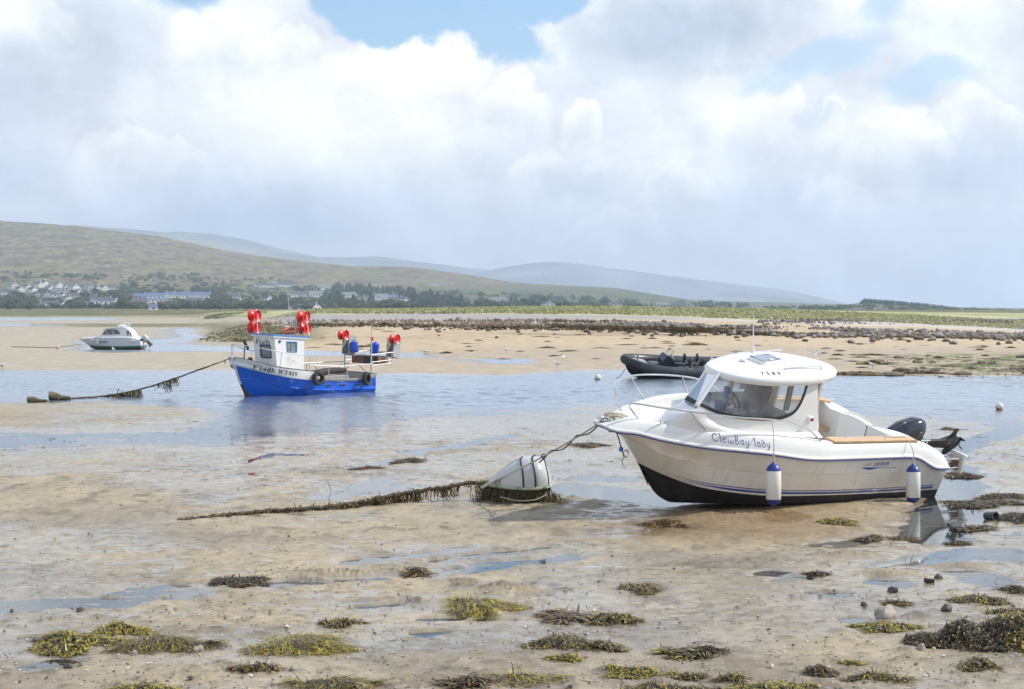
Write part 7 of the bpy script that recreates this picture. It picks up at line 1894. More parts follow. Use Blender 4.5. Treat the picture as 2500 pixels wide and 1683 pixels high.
tag(np_mesh('shingle_stones', np.concatenate(SV), np.concatenate(SF), BOULD, smooth=False, tint=np.concatenate(SCc)), kind='stuff')

def patch_mesh(seed, w, dep, h, pal):
    rng = random.Random(seed); V, F, C = [], [], []
    nx, ny = 16, 10
    for j in range(ny + 1):
        for i in range(nx + 1):
            u, v = i / nx * 2 - 1, j / ny * 2 - 1; r = math.hypot(u, v) / (1 + .3 * math.sin(3 * math.atan2(v, u) + seed)); z = h * max(0, 1 - r ** 1.5)
            V.append((u * w / 2, v * dep / 2, z if z > .01 else -.06)); C.append(pick(rng, pal))
    for j in range(ny):
        for i in range(nx): a = j * (nx + 1) + i; F.append((a, a + 1, a + nx + 2, a + nx + 1))
    for k in range(150):
        a, r = rng.random() * 6.28, rng.random() ** .5; x, y = math.cos(a) * r * w * .55, math.sin(a) * r * dep * .55
        frond(V, F, C, Vector((x, y, h * max(0, 1 - r ** 1.5) + .01)), Vector((rng.gauss(0, 1), rng.gauss(0, 1), .0)), rng.uniform(.08, .18), rng.uniform(.025, .055), pick(rng, pal), rng, 3, .15, True, floor=lambda x, y: 0)
    o = weed_obj('weed_patch', V, F, C); return o
protos = [patch_mesh(1, 1.0, .55, .10, PALS['brown']), patch_mesh(2, 1.5, .6, .09, PALS['brown']), patch_mesh(3, .7, .5, .12, PALS['dark']), patch_mesh(5, 1.2, .8, .15, PALS['olive'])]
used = [False] * 4
def put_patch(px, py, k, sc, label):
    g = ground_at(px, py)
    o = protos[k] if not used[k] else protos[k].copy()
    if used[k]: COL.objects.link(o)
    used[k] = True
    o.location = (g.x, g.y, max(g.z, 0) - .01); o.scale = (sc * rgb.uniform(.8, 1.3), sc, sc * rgb.uniform(.8, 1.2)); o.rotation_euler = (0, 0, rgb.uniform(-.5, .5) + (3.14 if rgb.random() < .5 else 0))
    tag(o, label, 'seaweed', 'weed patches on the far sandbank')
SPEC = [(1698, 843, 3, 1.5, 'broad olive weed mound on the sand left of the cruiser aerial'), (880, 848, 2, 1.5, 'dark weed lump on the sand above the blue boat stern'), (905, 846, 3, 1.1, 'olive weed lump just right of the dark one above the blue boat'), (1090, 863, 2, 1.0, 'dark weed at the edge of the narrow creek'),
        (1336, 850, 1, 1.1, 'thin brown weed streak on the clean sand in mid picture'), (1390, 858, 1, 1.0, 'brown weed streak right of the thin one in mid picture'), (2138, 890, 3, 1.5, 'green-topped weedy lump beside the gull at the far water edge'), (2100, 915, 1, 2.0, 'long dark weed bar at the far edge of the channel behind the cruiser'), (2240, 912, 1, 2.0, 'long dark weed bar right of the green-topped lump'), (2130, 868, 1, 1.4, 'low dark weed ridge on the sand right of the cruiser roof')]
for s in SPEC: put_patch(*s)
for k in range(150):
    px = rgb.uniform(770, 2520); lo_, hi_ = np.interp(px, bpx, bbot) + 5, np.interp(px, [770, 1500, 2500], [856, 893, 905]); py = rgb.uniform(lo_, hi_)
    dens = np.interp(px, [770, 1200, 1700, 2100, 2500], [.5, .45, .8, 1, 1])
    if rgb.random() > dens: continue
    put_patch(px, py, rgb.choice([0, 1, 1, 2]), rgb.uniform(.35, .95), 'small brown weed scrap strewn on the far sandbank ' + ('left of the inflatable' if px < 1515 else 'behind the cruiser' if px < 2060 else 'right of the cruiser'))
for k in range(26):
    px, py = rgb.uniform(2170, 2530), rgb.uniform(866, 924); g = ground_at(px, py); s = rgb.uniform(.15, .42)
    o = bpy.data.objects.new('weedy_rock', RV[3]); o.scale = (s * 1.4, s, s * .55); o.location = (g.x, g.y, g.z + s * .1); o.rotation_euler = (0, 0, rgb.random() * 6); COL.objects.link(o); tag(o, 'low dark weedy rock among the green algae at the right edge of the sandbank', 'rock', 'weedy rocks among green algae')
V, F, C = [], [], []
for k in range(800):
    px, py = rgb.gauss(2400, 110), rgb.gauss(896, 15)
    if not (865 < py < 926 and 2140 < px < 2560): continue
    g = ground_at(px, py)
    for j in range(3): frond(V, F, C, Vector((g.x + rgb.gauss(0, .2), g.y + rgb.gauss(0, .2), g.z + .02)), Vector((rgb.gauss(0, 1), rgb.gauss(0, 1), .0)), rgb.uniform(.08, .2), rgb.uniform(.03, .07), pick(rgb, [((.12, .20, .03), .35), (BROWN, .35), (OLIVE, .2), (OCHRE, .1)]), rgb, 2, .1, True, floor=lambda x, y: g.z)
tag(weed_obj('green_algae', V, F, C), kind='stuff')

# ---- gulls
gw = mat('gull_white', (.78, .78, .77), .7, var=.05); gg = mat('gull_grey_wing', (.42, .45, .48), .7, var=.1); gy = mat('gull_bill', (.50, .35, .08), .5); gk = mat('gull_leg', (.35, .25, .18), .6)
def gull_proto():
    root = empty('gull', (0, 0, 0))
    rows = []
    for x, z, rw, rh in ((-.27, .22, .006, .006), (-.20, .225, .03, .02), (-.10, .215, .07, .06), (.0, .21, .085, .08), (.09, .225, .08, .08), (.145, .27, .052, .055), (.165, .315, .038, .042), (.185, .345, .038, .038), (.215, .352, .028, .027), (.235, .350, .008, .008)):
        rows.append([(x, rw * math.cos(a), z + rh * math.sin(a)) for a in np.linspace(0, 2 * math.pi, 14, endpoint=False)])
    q = MB(); q.grid(rows, close=True); body = q.build('body', gw, root, smooth=80)
    for sg in (1, -1):
        q = MB(); q.grid([[(x, (w + .012) * sg, z) for x, w, z in ((.10, .060, .285), (.0, .078, .272), (-.10, .070, .255), (-.22, .03, .238), (-.32, .008, .235))], [(x, (w + .016) * sg, z) for x, w, z in ((.09, .078, .225), (.0, .086, .205), (-.10, .075, .205), (-.22, .032, .222), (-.32, .008, .233))]]); q.build('wing', gg, root)
        q = MB(); q.tube([(.01, .03 * sg, .15), (.0, .03 * sg, .07), (.012, .03 * sg, .0)], .006, 5); q.tube([(.012, .03 * sg, .004), (.05, .03 * sg, .004)], .006, 5); q.build('leg', gk, root)
    q = MB(); q.lathe([(.011, 0), (.009, .03), (.002, .055)], 8, frame((1, 0, -.1), loc=(.232, 0, .348))); q.build('bill', gy, root)
    return root
GP = gull_proto()
for i, (px, py, rz, lb) in enumerate([(1038, 866, 2.9, 'white gull standing beside the narrow creek right of the blue boat'), (1236, 862, .3, 'white gull on the clean sand in mid picture'), (1374, 882, 1.2, 'small white gull by the creek left of the inflatable'), (1361, 898, 2.6, 'gull at the channel edge just below the other near the inflatable'),
                                    (2131, 902, 2.6, 'gull standing beside the green-topped weedy lump'), (277, 861, 2.2, 'white gull on the sand below the small cabin boat'), (5, 903, .2, 'gull cut by the left edge at the channel bank')]):
    g = ground_at(px, py); o = GP if i == 0 else copy_tree(GP)
    o.location = (g.x, g.y, max(g.z, 0)); o.rotation_euler = (0, 0, rz); tag(o, lb, 'gull', 'gulls on the sand')
# ================================================================== village, trees and dune grass
wl_w = mat('white_render', (.84, .83, .80), .8, var=.04, scale=.5); wl_c = mat('cream_render', (.62, .58, .50), .8, var=.06, scale=.5); wl_g = mat('grey_render', (.40, .42, .44), .8, var=.08, scale=.5)
rf_s = mat('slate_roof', (.085, .09, .105), .7, var=.2, scale=.8); rf_b = mat('blue_grey_slate', (.10, .15, .27), .55, var=.12, scale=.8); rf_n = mat('brown_tile', (.11, .085, .075), .8, var=.2, scale=.8); rf_l = mat('pale_slate', (.21, .215, .22), .7, var=.15, scale=.8); rf_r = mat('red_tile', (.22, .06, .04), .8, var=.2)
wn = mat('dark_window', (.03, .035, .04), .2)
WM = dict(w=wl_w, c=wl_c, g=wl_g); RMm = dict(s=rf_s, b=rf_b, n=rf_n, l=rf_l, r=rf_r)
def house(x0, x1, y0, y1, form, wm_, rm_, label, chim=1, name='house', dy=0.0, pt=None):
    """photo box of the house; form G = gable to the viewer, L = long side to the viewer, D = long with dormers"""
    base = pt if pt is not None else hill_point((x0 + x1) / 2, y1)
    s = FPX / base.y; w = (x1 - x0) / s; H = (y1 - y0) / s
    root = empty(name, base, label, 'house', 'houses of the village')
    yaw = .75 if form == 'G' else .42
    if form == 'G': eave, dpt = H * .52, w * 1.5
    else: eave, dpt = H * .52, min(w * .6, 8.5)
    W2, D2 = w / 2, dpt / 2
    q = MB()
    if form == 'G':   # ridge runs away from the viewer
        sec = [(-W2, -1.5), (W2, -1.5), (W2, eave), (0, H), (-W2, eave)]
        q.prism(sec, -D2, D2, lambda x, z, y: (x, y, z))
        ov = .25; rr = [[(-W2 - ov, y, eave - ov * (H - eave) / W2 + .06), (0, y, H + .10), (W2 + ov, y, eave - ov * (H - eave) / W2 + .06)] for y in (-D2 - .25, D2 + .25)]
    else:
        sec = [(-D2, -1.5), (D2, -1.5), (D2, eave), (0, H), (-D2, eave)]
        q.prism(sec, -W2, W2, lambda y, z, x: (x, y, z))
        ov = .25; rr = [[(x, -D2 - ov, eave - ov * (H - eave) / D2 + .06), (x, 0, H + .10), (x, D2 + ov, eave - ov * (H - eave) / D2 + .06)] for x in (-W2 - .15, W2 + .15)]
    q.build('wall', WM[wm_], root, smooth=0)
    q = MB(); q.grid(rr); q.grid([[(a, b, c + .10) for a, b, c in r] for r in rr])
    q.grid([[rr[0][0], rr[1][0]], [(p[0], p[1], p[2] + .10) for p in (rr[0][0], rr[1][0])]]); q.grid([[rr[0][2], rr[1][2]], [(p[0], p[1], p[2] + .10) for p in (rr[0][2], rr[1][2])]])
    rf = q.build('roof', RMm[rm_], root, smooth=0)
    for k in range(chim):
        q = MB(); cx = (0, (D2 - .6) * (1 if k else -.9)) if form == 'G' else ((W2 - .6) * (-1 if k else 1), 0); q.box((cx[0], cx[1], H + .35), (.7, .7, 1.3)); q.build('chimney', WM[wm_], rf, smooth=0)
    nw = max(1, int(w / 3.2)); fy = -D2 - .02
    for k in range(nw):
        x = -W2 + (k + .5) * w / nw
        q = MB(); q.box((x, fy, eave * .55), (1.1, .06, 1.2)); q.build('window', wn, root, smooth=0)
    if form == 'G': q = MB(); q.box((0, fy, eave + (H - eave) * .3), (.9, .06, 1.0)); q.build('window', wn, root, smooth=0)
    if form == 'D':
        for k in range(nw):
            x = -W2 + (k + .5) * w / nw; q = MB(); q.prism([(-.8, eave - .2), (.8, eave - .2), (.8, eave + (H - eave) * .45), (0, eave + (H - eave) * .8), (-.8, eave + (H - eave) * .45)], -D2 * .8, -D2 * .1, lambda a, z, y, x=x: (x + a, y, z)); q.build('dormer', WM[wm_], rf, smooth=0)
    root.rotation_euler = (0, 0, yaw * (1 if x0 < 1100 else .4)); return root
Z7 = lambda a, b, c, d: (a / 4.313, b / 4.313, 650 + c / 4.313, 650 + d / 4.313)
Z8 = lambda a, b, c, d: (560 + a / 6.85, 560 + b / 6.85, 660 + c / 6.85, 660 + d / 6.85)
Z9 = lambda a, b, c, d: (860 + a / 5.293, 860 + b / 5.293, 660 + c / 5.293, 660 + d / 5.293)
ZA = lambda a, b, c, d: (1240 + a / 3.529, 1240 + b / 3.529, 640 + c / 3.529, 640 + d / 3.529)
ZB = lambda a, b, c, d: (1600 + a / 2.588, 1600 + b / 2.588, 650 + c / 2.588, 650 + d / 2.588)
HS_ = [
 (Z7(85, 180, 165, 236), 'G', 'c', 'l', 'cream gabled house at the left end of the upper village row'), (Z7(172, 244, 208, 266), 'G', 'w', 's', 'bluish white gable just below and right of the cream end house'), (Z7(255, 322, 187, 238), 'G', 'w', 's', 'white gable third along the upper row at left'),
 (Z7(310, 384, 212, 272), 'G', 'w', 's', 'white gable in front of the third upper one'), (Z7(395, 445, 160, 226), 'G', 'w', 'l', 'tall pale gable in the middle of the upper row, left of its twin'), (Z7(440, 496, 155, 218), 'G', 'w', 's', 'bright tall gable, right of the pair on the upper row'),
 (Z7(482, 562, 192, 256), 'G', 'w', 'l', 'white gabled house right of the tall pair'), (Z7(570, 650, 165, 228), 'G', 'w', 'l', 'large pale gable behind the dormered terrace'), (Z7(660, 722, 187, 228), 'G', 'w', 's', 'white gable behind the right end of the dormered terrace'),
 (Z7(732, 822, 177, 240), 'G', 'w', 'l', 'large pale blue gable with right-hand chimney on the upper row'), (Z7(888, 976, 177, 240), 'G', 'g', 'l', 'grey gabled house standing apart on the upper row'), (Z7(988, 1052, 195, 242), 'G', 'w', 's', 'white gable right of the grey house'),
 (Z7(1056, 1122, 186, 242), 'G', 'w', 'n', 'white gable with dark left roof slope near the end of the upper row'), (Z7(1118, 1228, 184, 240), 'L', 'w', 's', 'long white house ending the upper village row'),
 (Z7(552, 736, 222, 272), 'D', 'w', 's', 'dark roofed terrace with a row of white dormers'), (Z7(802, 854, 232, 277), 'G', 'w', 's', 'small white gable below the large pale blue one'), (Z7(956, 994, 230, 267), 'G', 'w', 's', 'tiny white gable below the grey house'),
 (Z7(15, 106, 250, 305), 'L', 'w', 's', 'low white bungalow at the left edge of the village'), (Z7(330, 425, 277, 330), 'G', 'g', 's', 'dark roofed gable first in the middle row'), (Z7(425, 520, 272, 330), 'G', 'g', 's', 'dark roofed gable second in the middle row'), (Z7(515, 600, 270, 328), 'L', 'w', 's', 'dark roofed house with white verge in the middle row'),
 (Z7(630, 700, 280, 325), 'G', 'w', 'n', 'brown roofed gable fourth in the middle row'), (Z7(698, 832, 282, 348), 'L', 'w', 'n', 'wide brown roofed house ending the middle row'), (Z7(655, 756, 318, 370), 'G', 'w', 's', 'bright white gable in front of the wide brown roof'),
 (Z7(428, 612, 370, 424), 'L', 'w', 's', 'long white bungalow with dark roof low on the left'), (Z7(612, 696, 370, 426), 'G', 'w', 's', 'white gable joined right of the long bungalow'), (Z7(888, 972, 370, 412), 'L', 'w', 's', 'low white house half hidden by bushes'),
 (Z7(990, 1176, 328, 405), 'L', 'w', 's', 'big white house in the trees below the middle row'), (Z7(945, 1035, 305, 362), 'G', 'g', 's', 'dark gable left above the big white house'), (Z7(1180, 1245, 345, 390), 'G', 'w', 'b', 'small blue roofed gable right of the big white house'),
 (Z7(1405, 1535, 288, 350), 'D', 'g', 'b', 'blue roofed end block at the left of the long terraces'), (Z7(1525, 1752, 278, 330), 'L', 'w', 'b', 'white terrace with blue slate roof, upper of the left pair'), (Z7(1535, 1752, 316, 388), 'D', 'w', 'b', 'white terrace with dormered blue roof, lower of the left pair'),
 (Z7(1756, 2226, 268, 336), 'L', 'w', 'b', 'longest white terrace with a single blue slate roof'), (Z7(1976, 2134, 308, 362), 'L', 'g', 'l', 'low grey house in front of the longest terrace'), (Z7(1390, 1545, 345, 402), 'L', 'g', 'n', 'low brown roofed building below the end block'), (Z7(1570, 1655, 403, 465), 'L', 'w', 'b', 'pale shed low among the bushes below the terraces'),
 (Z8(425, 745, 232, 302), 'L', 'w', 's', 'long white bungalow highest on the left of the masts'), (Z8(800, 1152, 226, 302), 'L', 'w', 's', 'long white bungalow highest, right of its twin'), (Z8(660, 828, 205, 240), 'L', 'w', 'l', 'bright white shed behind the two high bungalows'), (Z8(1430, 1682, 252, 336), 'L', 'w', 'l', 'pale barn-like house with three white panels'),
 (Z8(1000, 1306, 338, 436), 'L', 'w', 's', 'white house with dark roof and centre chimney below the high bungalows'), (Z8(1320, 1562, 342, 442), 'L', 'w', 'l', 'grey roofed house right of the centre chimney house'), (Z8(1890, 2112, 366, 446), 'L', 'w', 'l', 'white bungalow alone in front of the conifers'),
 (Z8(580, 692, 428, 522), 'G', 'w', 'n', 'white gable among dark shrubs above the blue boat bow'), (Z8(-20, 182, 385, 500), 'L', 'w', 's', 'dark roofed house left of the white gable among shrubs'),
 (Z9(955, 1112, 163, 197), 'L', 'w', 'l', 'white cottage alone high on the moor'), (Z9(300, 455, 308, 390), 'L', 'w', 'l', 'white house left of a blue roof among the conifers'), (Z9(450, 582, 318, 386), 'L', 'g', 'b', 'blue roofed house among the conifers'), (Z9(622, 732, 350, 412), 'G', 'w', 's', 'white gable with two chimneys under the conifers'),
 (Z9(150, 215, 333, 367), 'L', 'w', 's', 'small white house behind a dark conifer'), (Z9(1308, 1368, 333, 362), 'L', 'w', 'l', 'tiny white house right of the conifer wood'), (Z9(1475, 1548, 328, 357), 'L', 'w', 'r', 'small red roofed house'), (Z9(1538, 1594, 383, 407), 'L', 'w', 's', 'tiny white shed below the red roof'), (Z9(1770, 1992, 346, 407), 'L', 'w', 'l', 'white farmhouse with pale blue gable among bushes'),
 (ZA(300, 387, 338, 392), 'G', 'w', 's', 'bright white gabled house nearest the dune'), (ZA(873, 1002, 343, 387), 'L', 'w', 's', 'white house with dark roofed wing behind the dune'), (ZA(1268, 1387, 348, 392), 'L', 'g', 'l', 'grey bungalow with tan roof behind the dune'), (ZA(1380, 1527, 350, 392), 'L', 'g', 's', 'dark roofed bungalow beside the tan roofed one'),
]
for bx_, fm, w_, r_, lb in HS_: house(*bx_, fm, w_, r_, lb, 2 if 'two chimneys' in lb else 1)
def head_point(px, py, d=1690.0): return Vector((d * (px - 1250) / FPX, d, CAMH + (HOR - py) * d / FPX))
for bx_, fm, w_, r_, lb in [(ZB(1258, 1302, 263, 282), 'L', 'w', 'l', 'white house left on the wooded headland'), (ZB(1333, 1362, 261, 280), 'L', 'g', 's', 'small grey house in the middle of the headland'), (ZB(1385, 1462, 254, 282), 'L', 'w', 'l', 'biggest white house on the headland'), (ZB(1513, 1538, 264, 280), 'L', 'w', 's', 'tiny white house right on the headland')]:
    house(*bx_, fm, w_, r_, lb, 1, pt=head_point((bx_[0] + bx_[1]) / 2, bx_[3], 1560))
# the long low club house behind the shingle, above the blue boat
g = Vector((at(747, 756, 2.9).x, 0, 0)); dH = 1150.0; p0 = Vector((dH * (747 - 1250) / FPX, dH, CAMH + (HOR - 757) * dH / FPX - .2))
house(Z8(1005, 1165, 640, 693)[0], Z8(1005, 1165, 640, 693)[1], 750.5, 761.5, 'L', 'w', 's', 'low white annexe of the clubhouse above the blue boat', 0, pt=Vector((dH * (718 - 1250) / FPX, dH, p0.z)))
house(728, 758, 747.0, 761.5, 'L', 'w', 's', 'long white clubhouse behind the stone bank above the blue boat', 0, pt=Vector((dH * (742 - 1250) / FPX, dH - 2, p0.z)))
house(755, 779, 745.5, 761.5, 'G', 'w', 's', 'white gable end of the clubhouse above the blue boat', 1, pt=Vector((dH * (766 - 1250) / FPX, dH - 4, p0.z)))

# ---- trees: leaf-clump crowns on tapered trunks
leaf = attr_mat('foliage', .75, var=.3, vscale=.5, spec=.15)
bark = mat('bark', (.06, .045, .035), .9, var=.3)
def crown_data(kind, seed, n):
    rg = np.random.RandomState(seed); V, F, C = [], [], []
    if kind == 'bush': lobes = [(rg.uniform(-.55, .55), rg.uniform(-.45, .45), rg.uniform(.30, .62), rg.uniform(.28, .42)) for _ in range(7)] + [(0, 0, .5, .5)]
    elif kind == 'round': lobes = [(rg.uniform(-.32, .32), rg.uniform(-.3, .3), rg.uniform(.42, .80), rg.uniform(.18, .30)) for _ in range(9)] + [(0, 0, .6, .34)]
    base = {'bush': (.066, .092, .032), 'round': (.056, .082, .028), 'conifer': (.034, .058, .032)}[kind]
    for k in range(n):
        if kind == 'conifer':
            t = rg.rand() ** .75; z = .10 + .90 * t; rad = .24 * (1 - t) ** .8 * (.75 + .35 * math.sin(z * 46 + seed)) + .01; a = rg.rand() * 6.283; r = rad * rg.uniform(.6, 1.05)
            p = np.array([r * math.cos(a), r * math.sin(a), z - .25 * r]); nrm = np.array([math.cos(a), math.sin(a), .5]); s = .055 * (1.15 - .6 * t)
        else:
            lx, ly, lz, lr = lobes[rg.randint(len(lobes))]; v = rg.normal(size=3); v /= np.linalg.norm(v); v[2] = v[2] * .9 + .1
            r = lr * rg.uniform(.78, 1.04); p = np.array([lx, ly, lz]) + v * r; nrm = v; s = .062 if kind == 'bush' else .05
            if p[2] < .03: p[2] = .03
        u = np.cross(nrm, rg.normal(size=3)); u /= np.linalg.norm(u) + 1e-9; w = np.cross(nrm, u); w /= np.linalg.norm(w) + 1e-9
        tilt = rg.normal(size=3) * .4; s1, s2 = s * rg.uniform(.6, 1.4), s * rg.uniform(.6, 1.4); i0 = len(V)
        for a_, b_ in ((-1, -1), (1, -1), (1, 1), (-1, 1)): V.append(p + u * a_ * s1 + w * b_ * s2 + tilt * s * .5 * a_)
        c = np.array(base) * rg.uniform(.55, 1.6) * np.array([rg.uniform(.8, 1.3), 1, rg.uniform(.8, 1.2)]); C += [c] * 4; F.append((i0, i0 + 1, i0 + 2, i0 + 3))
    return np.array(V), np.array(F), np.array(C)
def tree_proto(name, kind, seed, n):
    root = empty(name, (0, 0, 0))
    V, F, C = crown_data(kind, seed, n); np_mesh('crown', V, F, leaf, root, smooth=False, tint=C)
    q = MB()
    if kind == 'conifer': q.tube([(0, 0, -.05), (0, 0, .9)], [.022, .006], 6)
    else:
        hh = .12 if kind == 'bush' else .38
        q.tube([(0, 0, -.05), (.01, 0, hh)], [.035, .022], 6)
        for k in range(4): a = k * 1.6 + seed; q.tube([(.01, 0, hh), (.2 * math.cos(a), .2 * math.sin(a), hh + .25)], [.018, .006], 5)
    q.build('trunk', bark, root); return root
TP = {'bush': [tree_proto('bush', 'bush', s, 420) for s in (1, 2, 3)], 'round': [tree_proto('broadleaf_tree', 'round', s, 420) for s in (4, 5)], 'conifer': [tree_proto('conifer', 'conifer', s, 420) for s in (6, 7, 8)]}
fresh = {o.name: True for v in TP.values() for o in v}
rt = random.Random(55); TCAND = []
boxes = [b[0] for b in HS_]
def blocked(px, ptop, pbase):
    """would this crown stand in front of a house"""
    for a, b_, c, d_ in boxes:
        if a - 5 < px < b_ + 5 and ptop < d_ - 2 and pbase > d_ - 3: return True
    return False
def region(n, kinds, px0, px1, ylo, yhi, h0, h1, asp=1.0):
    for _ in range(n):
        px = rt.uniform(px0, px1); py = rt.uniform(np.interp(px, *ylo), np.interp(px, *yhi)); k = rt.choice(kinds); h = rt.uniform(h0, h1)
        TCAND.append((px, py, k, h))
flatl = lambda v: ([0, 2500], [v, v])
region(150, ['bush', 'bush', 'round'], -20, 560, flatl(751), flatl(764), 13, 21)
region(120, ['bush', 'bush', 'round'], 540, 1010, flatl(748), flatl(762), 12, 20)
region(70, ['bush'], 860, 1080, flatl(755), flatl(766), 10, 16)
region(110, ['conifer', 'conifer', 'bush', 'round'], 960, 1330, flatl(738), flatl(758), 12, 20)
region(170, ['bush', 'round', 'bush'], -20, 560, flatl(722), flatl(752), 10, 17)
region(150, ['bush', 'round'], 500, 960, flatl(710), flatl(750), 9, 16)
region(170, ['conifer', 'conifer', 'conifer', 'round'], 790, 1130, ([790, 880, 960, 1130], [716, 712, 716, 736]), flatl(748), 13, 23)
region(30, ['conifer'], 780, 880, flatl(705), flatl(722), 11, 18)
region(140, ['bush', 'round', 'bush'], 1100, 1560, ([1100, 1560], [716, 742]), flatl(757), 8, 15)
region(60, ['bush', 'round', 'conifer'], 1550, 1830, flatl(746), flatl(757), 7, 14)
region(90, ['bush', 'bush', 'round'], -20, 520, flatl(672), flatl(690), 5, 10)
region(60, ['bush'], 200, 720, flatl(684), flatl(704), 4, 9)
region(60, ['bush', 'round'], 230, 560, flatl(700), flatl(722), 9, 15)
TCAND = [t for t in TCAND if not blocked(t[0], t[1] - t[3] * .85, t[1])]
order = sorted(range(len(TCAND)), key=lambda k: -(TCAND[k][3] * (1.6 if TCAND[k][2] == 'bush' else 1)))
cnt = {'bush': 0, 'round': 0, 'conifer': 0}; LIM = {'bush': 190, 'round': 120, 'conifer': 150}
lowd = {k: [crown_data(k, s + 40, 110) for s in (1, 2)] for k in cnt}
WV, WF, WC = [], [], []; nb = 0
def where(px, py):
    if px < 300: a = 'below the gabled village rows' if py > 735 else 'around the gabled village rows'
    elif px < 540: a = 'around the blue roofed terraces'
    elif px < 790: a = 'behind the blue boat'
    elif px < 1130: a = 'in the dark wood right of the reels'
    elif px < 1560: a = 'behind the pale dune in mid picture'
    else: a = 'in the thin line above the cruiser'
    return a + (', front edge' if py > 752 else '')
KN = {'bush': 'rounded green bush ', 'round': 'leafy broad tree ', 'conifer': 'pointed dark conifer '}
for k in order:
    px, py, kind, h = TCAND[k]
    p = hill_point(px, min(py, 757.2)) if py < 757 else Vector((1240.0 * (px - 1250) / FPX, 1240.0, CAMH + (HOR - min(py, 760)) * 1240 / FPX))
    s = h * p.y / FPX * (1.12 if kind != 'bush' else 1.15); ws = s * (rt.uniform(1.0, 1.7) if kind == 'bush' else rt.uniform(1.0, 1.6) if kind == 'conifer' else rt.uniform(.9, 1.3))
    rz = rt.random() * 6.28
    if cnt[kind] < LIM[kind]:
        pr = TP[kind][cnt[kind] % len(TP[kind])]; cnt[kind] += 1
        o = pr if fresh[pr.name] else copy_tree(pr)
        fresh[pr.name] = False
        o.location = p; o.scale = (ws, ws, s); o.rotation_euler = (0, 0, rz)
        tag(o, KN[kind] + where(px, py), 'tree' if kind != 'bush' else 'bush', 'trees and bushes round the village')
    else:
        V, F, C = lowd[kind][rt.randint(0, 1)]; c_, s_ = math.cos(rz), math.sin(rz)
        WV.append(np.stack([p.x + (V[:, 0] * c_ - V[:, 1] * s_) * ws, p.y + (V[:, 0] * s_ + V[:, 1] * c_) * ws, p.z + V[:, 2] * s], -1)); WF.append(F + nb); WC.append(C); nb += len(V)
# scrub on the lower slopes and the plantation on the headland read as one mass
def mass(px, p, kind, h, wsc):
    global nb
    V, F, C = lowd[kind][rt.randint(0, 1)]; rz = rt.random() * 6.28; c_, s_ = math.cos(rz), math.sin(rz); s = h * p.y / FPX; ws = s * wsc
    WV.append(np.stack([p.x + (V[:, 0] * c_ - V[:, 1] * s_) * ws, p.y + (V[:, 0] * s_ + V[:, 1] * c_) * ws, p.z + V[:, 2] * s], -1)); WF.append(F + nb); WC.append(C * rt.uniform(1.1, 1.9)); nb += len(V)
for k in range(380):
    px = rt.uniform(-30, 1500); py = np.interp(px, [0, 500, 1000, 1500], [688, 700, 716, 742]) + rt.uniform(-8, 26)
    if not blocked(px, py - 7, py): mass(px, hill_point(px, py), 'bush', rt.uniform(4, 8), rt.uniform(1.2, 2.2))
tag(np_mesh('woodland', np.concatenate(WV), np.concatenate(WF), leaf, smooth=False, tint=np.concatenate(WC)), kind='stuff')
WV, WF, WC = [], [], []; nb = 0
for k in range(620):
    px = rt.uniform(2098, 2340); t = rt.random(); top_ = np.interp(px, [2098, 2110, 2200, 2300, 2345], [738, 728, 735, 745, 752]); py = top_ + 12 + t * 5
    mass(px, head_point(px, py, 1800 + rt.uniform(-40, 60)), 'conifer', 12.5, .8)
for k in range(420):
    px = rt.uniform(1870, 2560); py = np.interp(px, [1870, 2000, 2100, 2340, 2560], [757, 754, 752, 760, 768]) + rt.uniform(-5, 6)
    mass(px, head_point(px, py, 1590 + rt.uniform(-60, 60)), 'bush', rt.uniform(4, 8), rt.uniform(1.2, 2.2))
for k in range(60):
    px = rt.choice([rt.uniform(1962, 1995), rt.uniform(2000, 2060), rt.uniform(2420, 2520)]); mass(px, head_point(px, 757 if px < 2100 else 767, 1550), 'round', rt.uniform(7, 12), 1.1)
tag(np_mesh('plantation', np.concatenate(WV), np.concatenate(WF), leaf, smooth=False, tint=np.concatenate(WC)), kind='stuff')
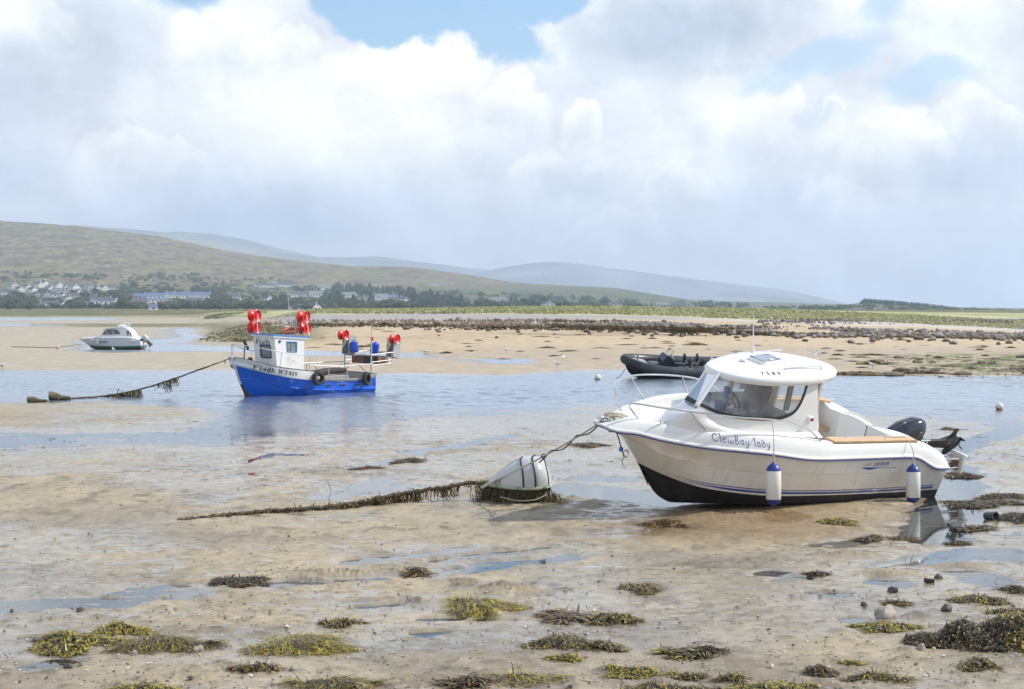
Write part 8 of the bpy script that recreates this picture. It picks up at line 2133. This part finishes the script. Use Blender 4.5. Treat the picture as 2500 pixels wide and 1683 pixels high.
# ---- marram grass on the dune
gv, gf, gc = [], [], []
rq = np.random.RandomState(8)
for k in range(15000):
    px = rq.uniform(500, 2560); gt = np.interp(px, [500, 520, 620, 700, 760, 1000, 1250, 1500, 1800, 2000, 2300, 2560], [773, 772, 775, 770, 768, 767, 768, 771, 780, 782, 780, 777]); tp = np.interp(px, [500, 620, 760, 1000, 1250, 1500, 1800, 2000, 2300, 2560], [769, 764, 760, 757, 753, 752, 755, 760, 768, 771])
    py = tp + (gt - tp) * rq.rand()
    z = 1.5
    for _ in range(8): p = at(px, max(py, 756.5), min(z, CAMH - .02)) if z < CAMH - .05 else None; break
    d0 = np.interp((py - tp) / max(gt - tp, 1), [0, 1], [335, 255]) if px > 650 else np.interp((py - tp) / max(gt - tp, 1), [0, 1], [480, 420])
    zz = float(flat_z(np.array([px]), np.array([d0]))[0]); x = d0 * (px - 1250) / FPX
    h = rq.uniform(.18, .42); a = rq.rand() * 6.28; w = rq.uniform(.15, .4); i0 = len(gv); lean = rq.uniform(-.2, .45) * h
    gv += [(x - w * math.cos(a), d0 - w * math.sin(a), zz - .05), (x + w * math.cos(a), d0 + w * math.sin(a), zz - .05), (x + w * .5 * math.cos(a) + lean, d0, zz + h), (x - w * .6 * math.cos(a) + lean, d0, zz + h * .8)]
    base = np.array([(.46, .44, .24), (.38, .39, .17), (.54, .50, .31)][rq.randint(3)]) * rq.uniform(.75, 1.2)
    if px < 600: base = base * .6
    gc += [base * .7, base * .7, base * 1.1, base * 1.1]; gf.append((i0, i0 + 1, i0 + 2, i0 + 3))
tag(np_mesh('dune_grass', gv, gf, leaf, smooth=False, tint=gc), kind='stuff')
# ---- bare sand bites in the dune edge, and utility poles in the village
pole_m = mat('weathered_pole', (.20, .17, .14), .85, var=.2)
for px, py, h, lb in ((71, 690, 26, 'twin utility pole left of the gabled rows'), (487, 694, 22, 'utility pole on the slope above the blue terraces'), (568, 748, 20, 'utility pole left of the white gable among shrubs'), (615, 741, 16, 'utility pole behind the blue boat bow'), (693, 698, 18, 'utility pole beside the high bungalows'), (863, 741, 18, 'utility pole below the lone bungalow'), (1189, 690, 14, 'utility pole on the moor skyline in mid picture')):
    p = hill_point(px, py); q = MB(); H = h * p.y / FPX; q.tube([(0, 0, -.3), (0, 0, H)], [.16, .11], 6); q.box((0, 0, H * .94), (1.8, .1, .12)); o = q.build('utility_pole', pole_m, None); o.location = p; tag(o, lb, 'pole', 'utility poles in the village')
def build_haze():
    hz = MB()
    hz.box((0, 3350, 159.0), (13000, 7000, 322.0))
    m = bpy.data.materials.new('sea_air'); m.use_nodes = True
    t = m.node_tree; t.nodes.remove(t.nodes['Principled BSDF'])
    v = t.nodes.new('ShaderNodeVolumePrincipled')
    v.inputs['Color'].default_value = (.70, .84, 1.0, 1)
    v.inputs['Density'].default_value = 0.00019
    v.inputs['Anisotropy'].default_value = 0.1
    t.links.new(v.outputs[0], t.nodes['Material Output'].inputs['Volume'])
    tag(hz.build('haze', m, smooth=0), kind='stuff')
build_haze()
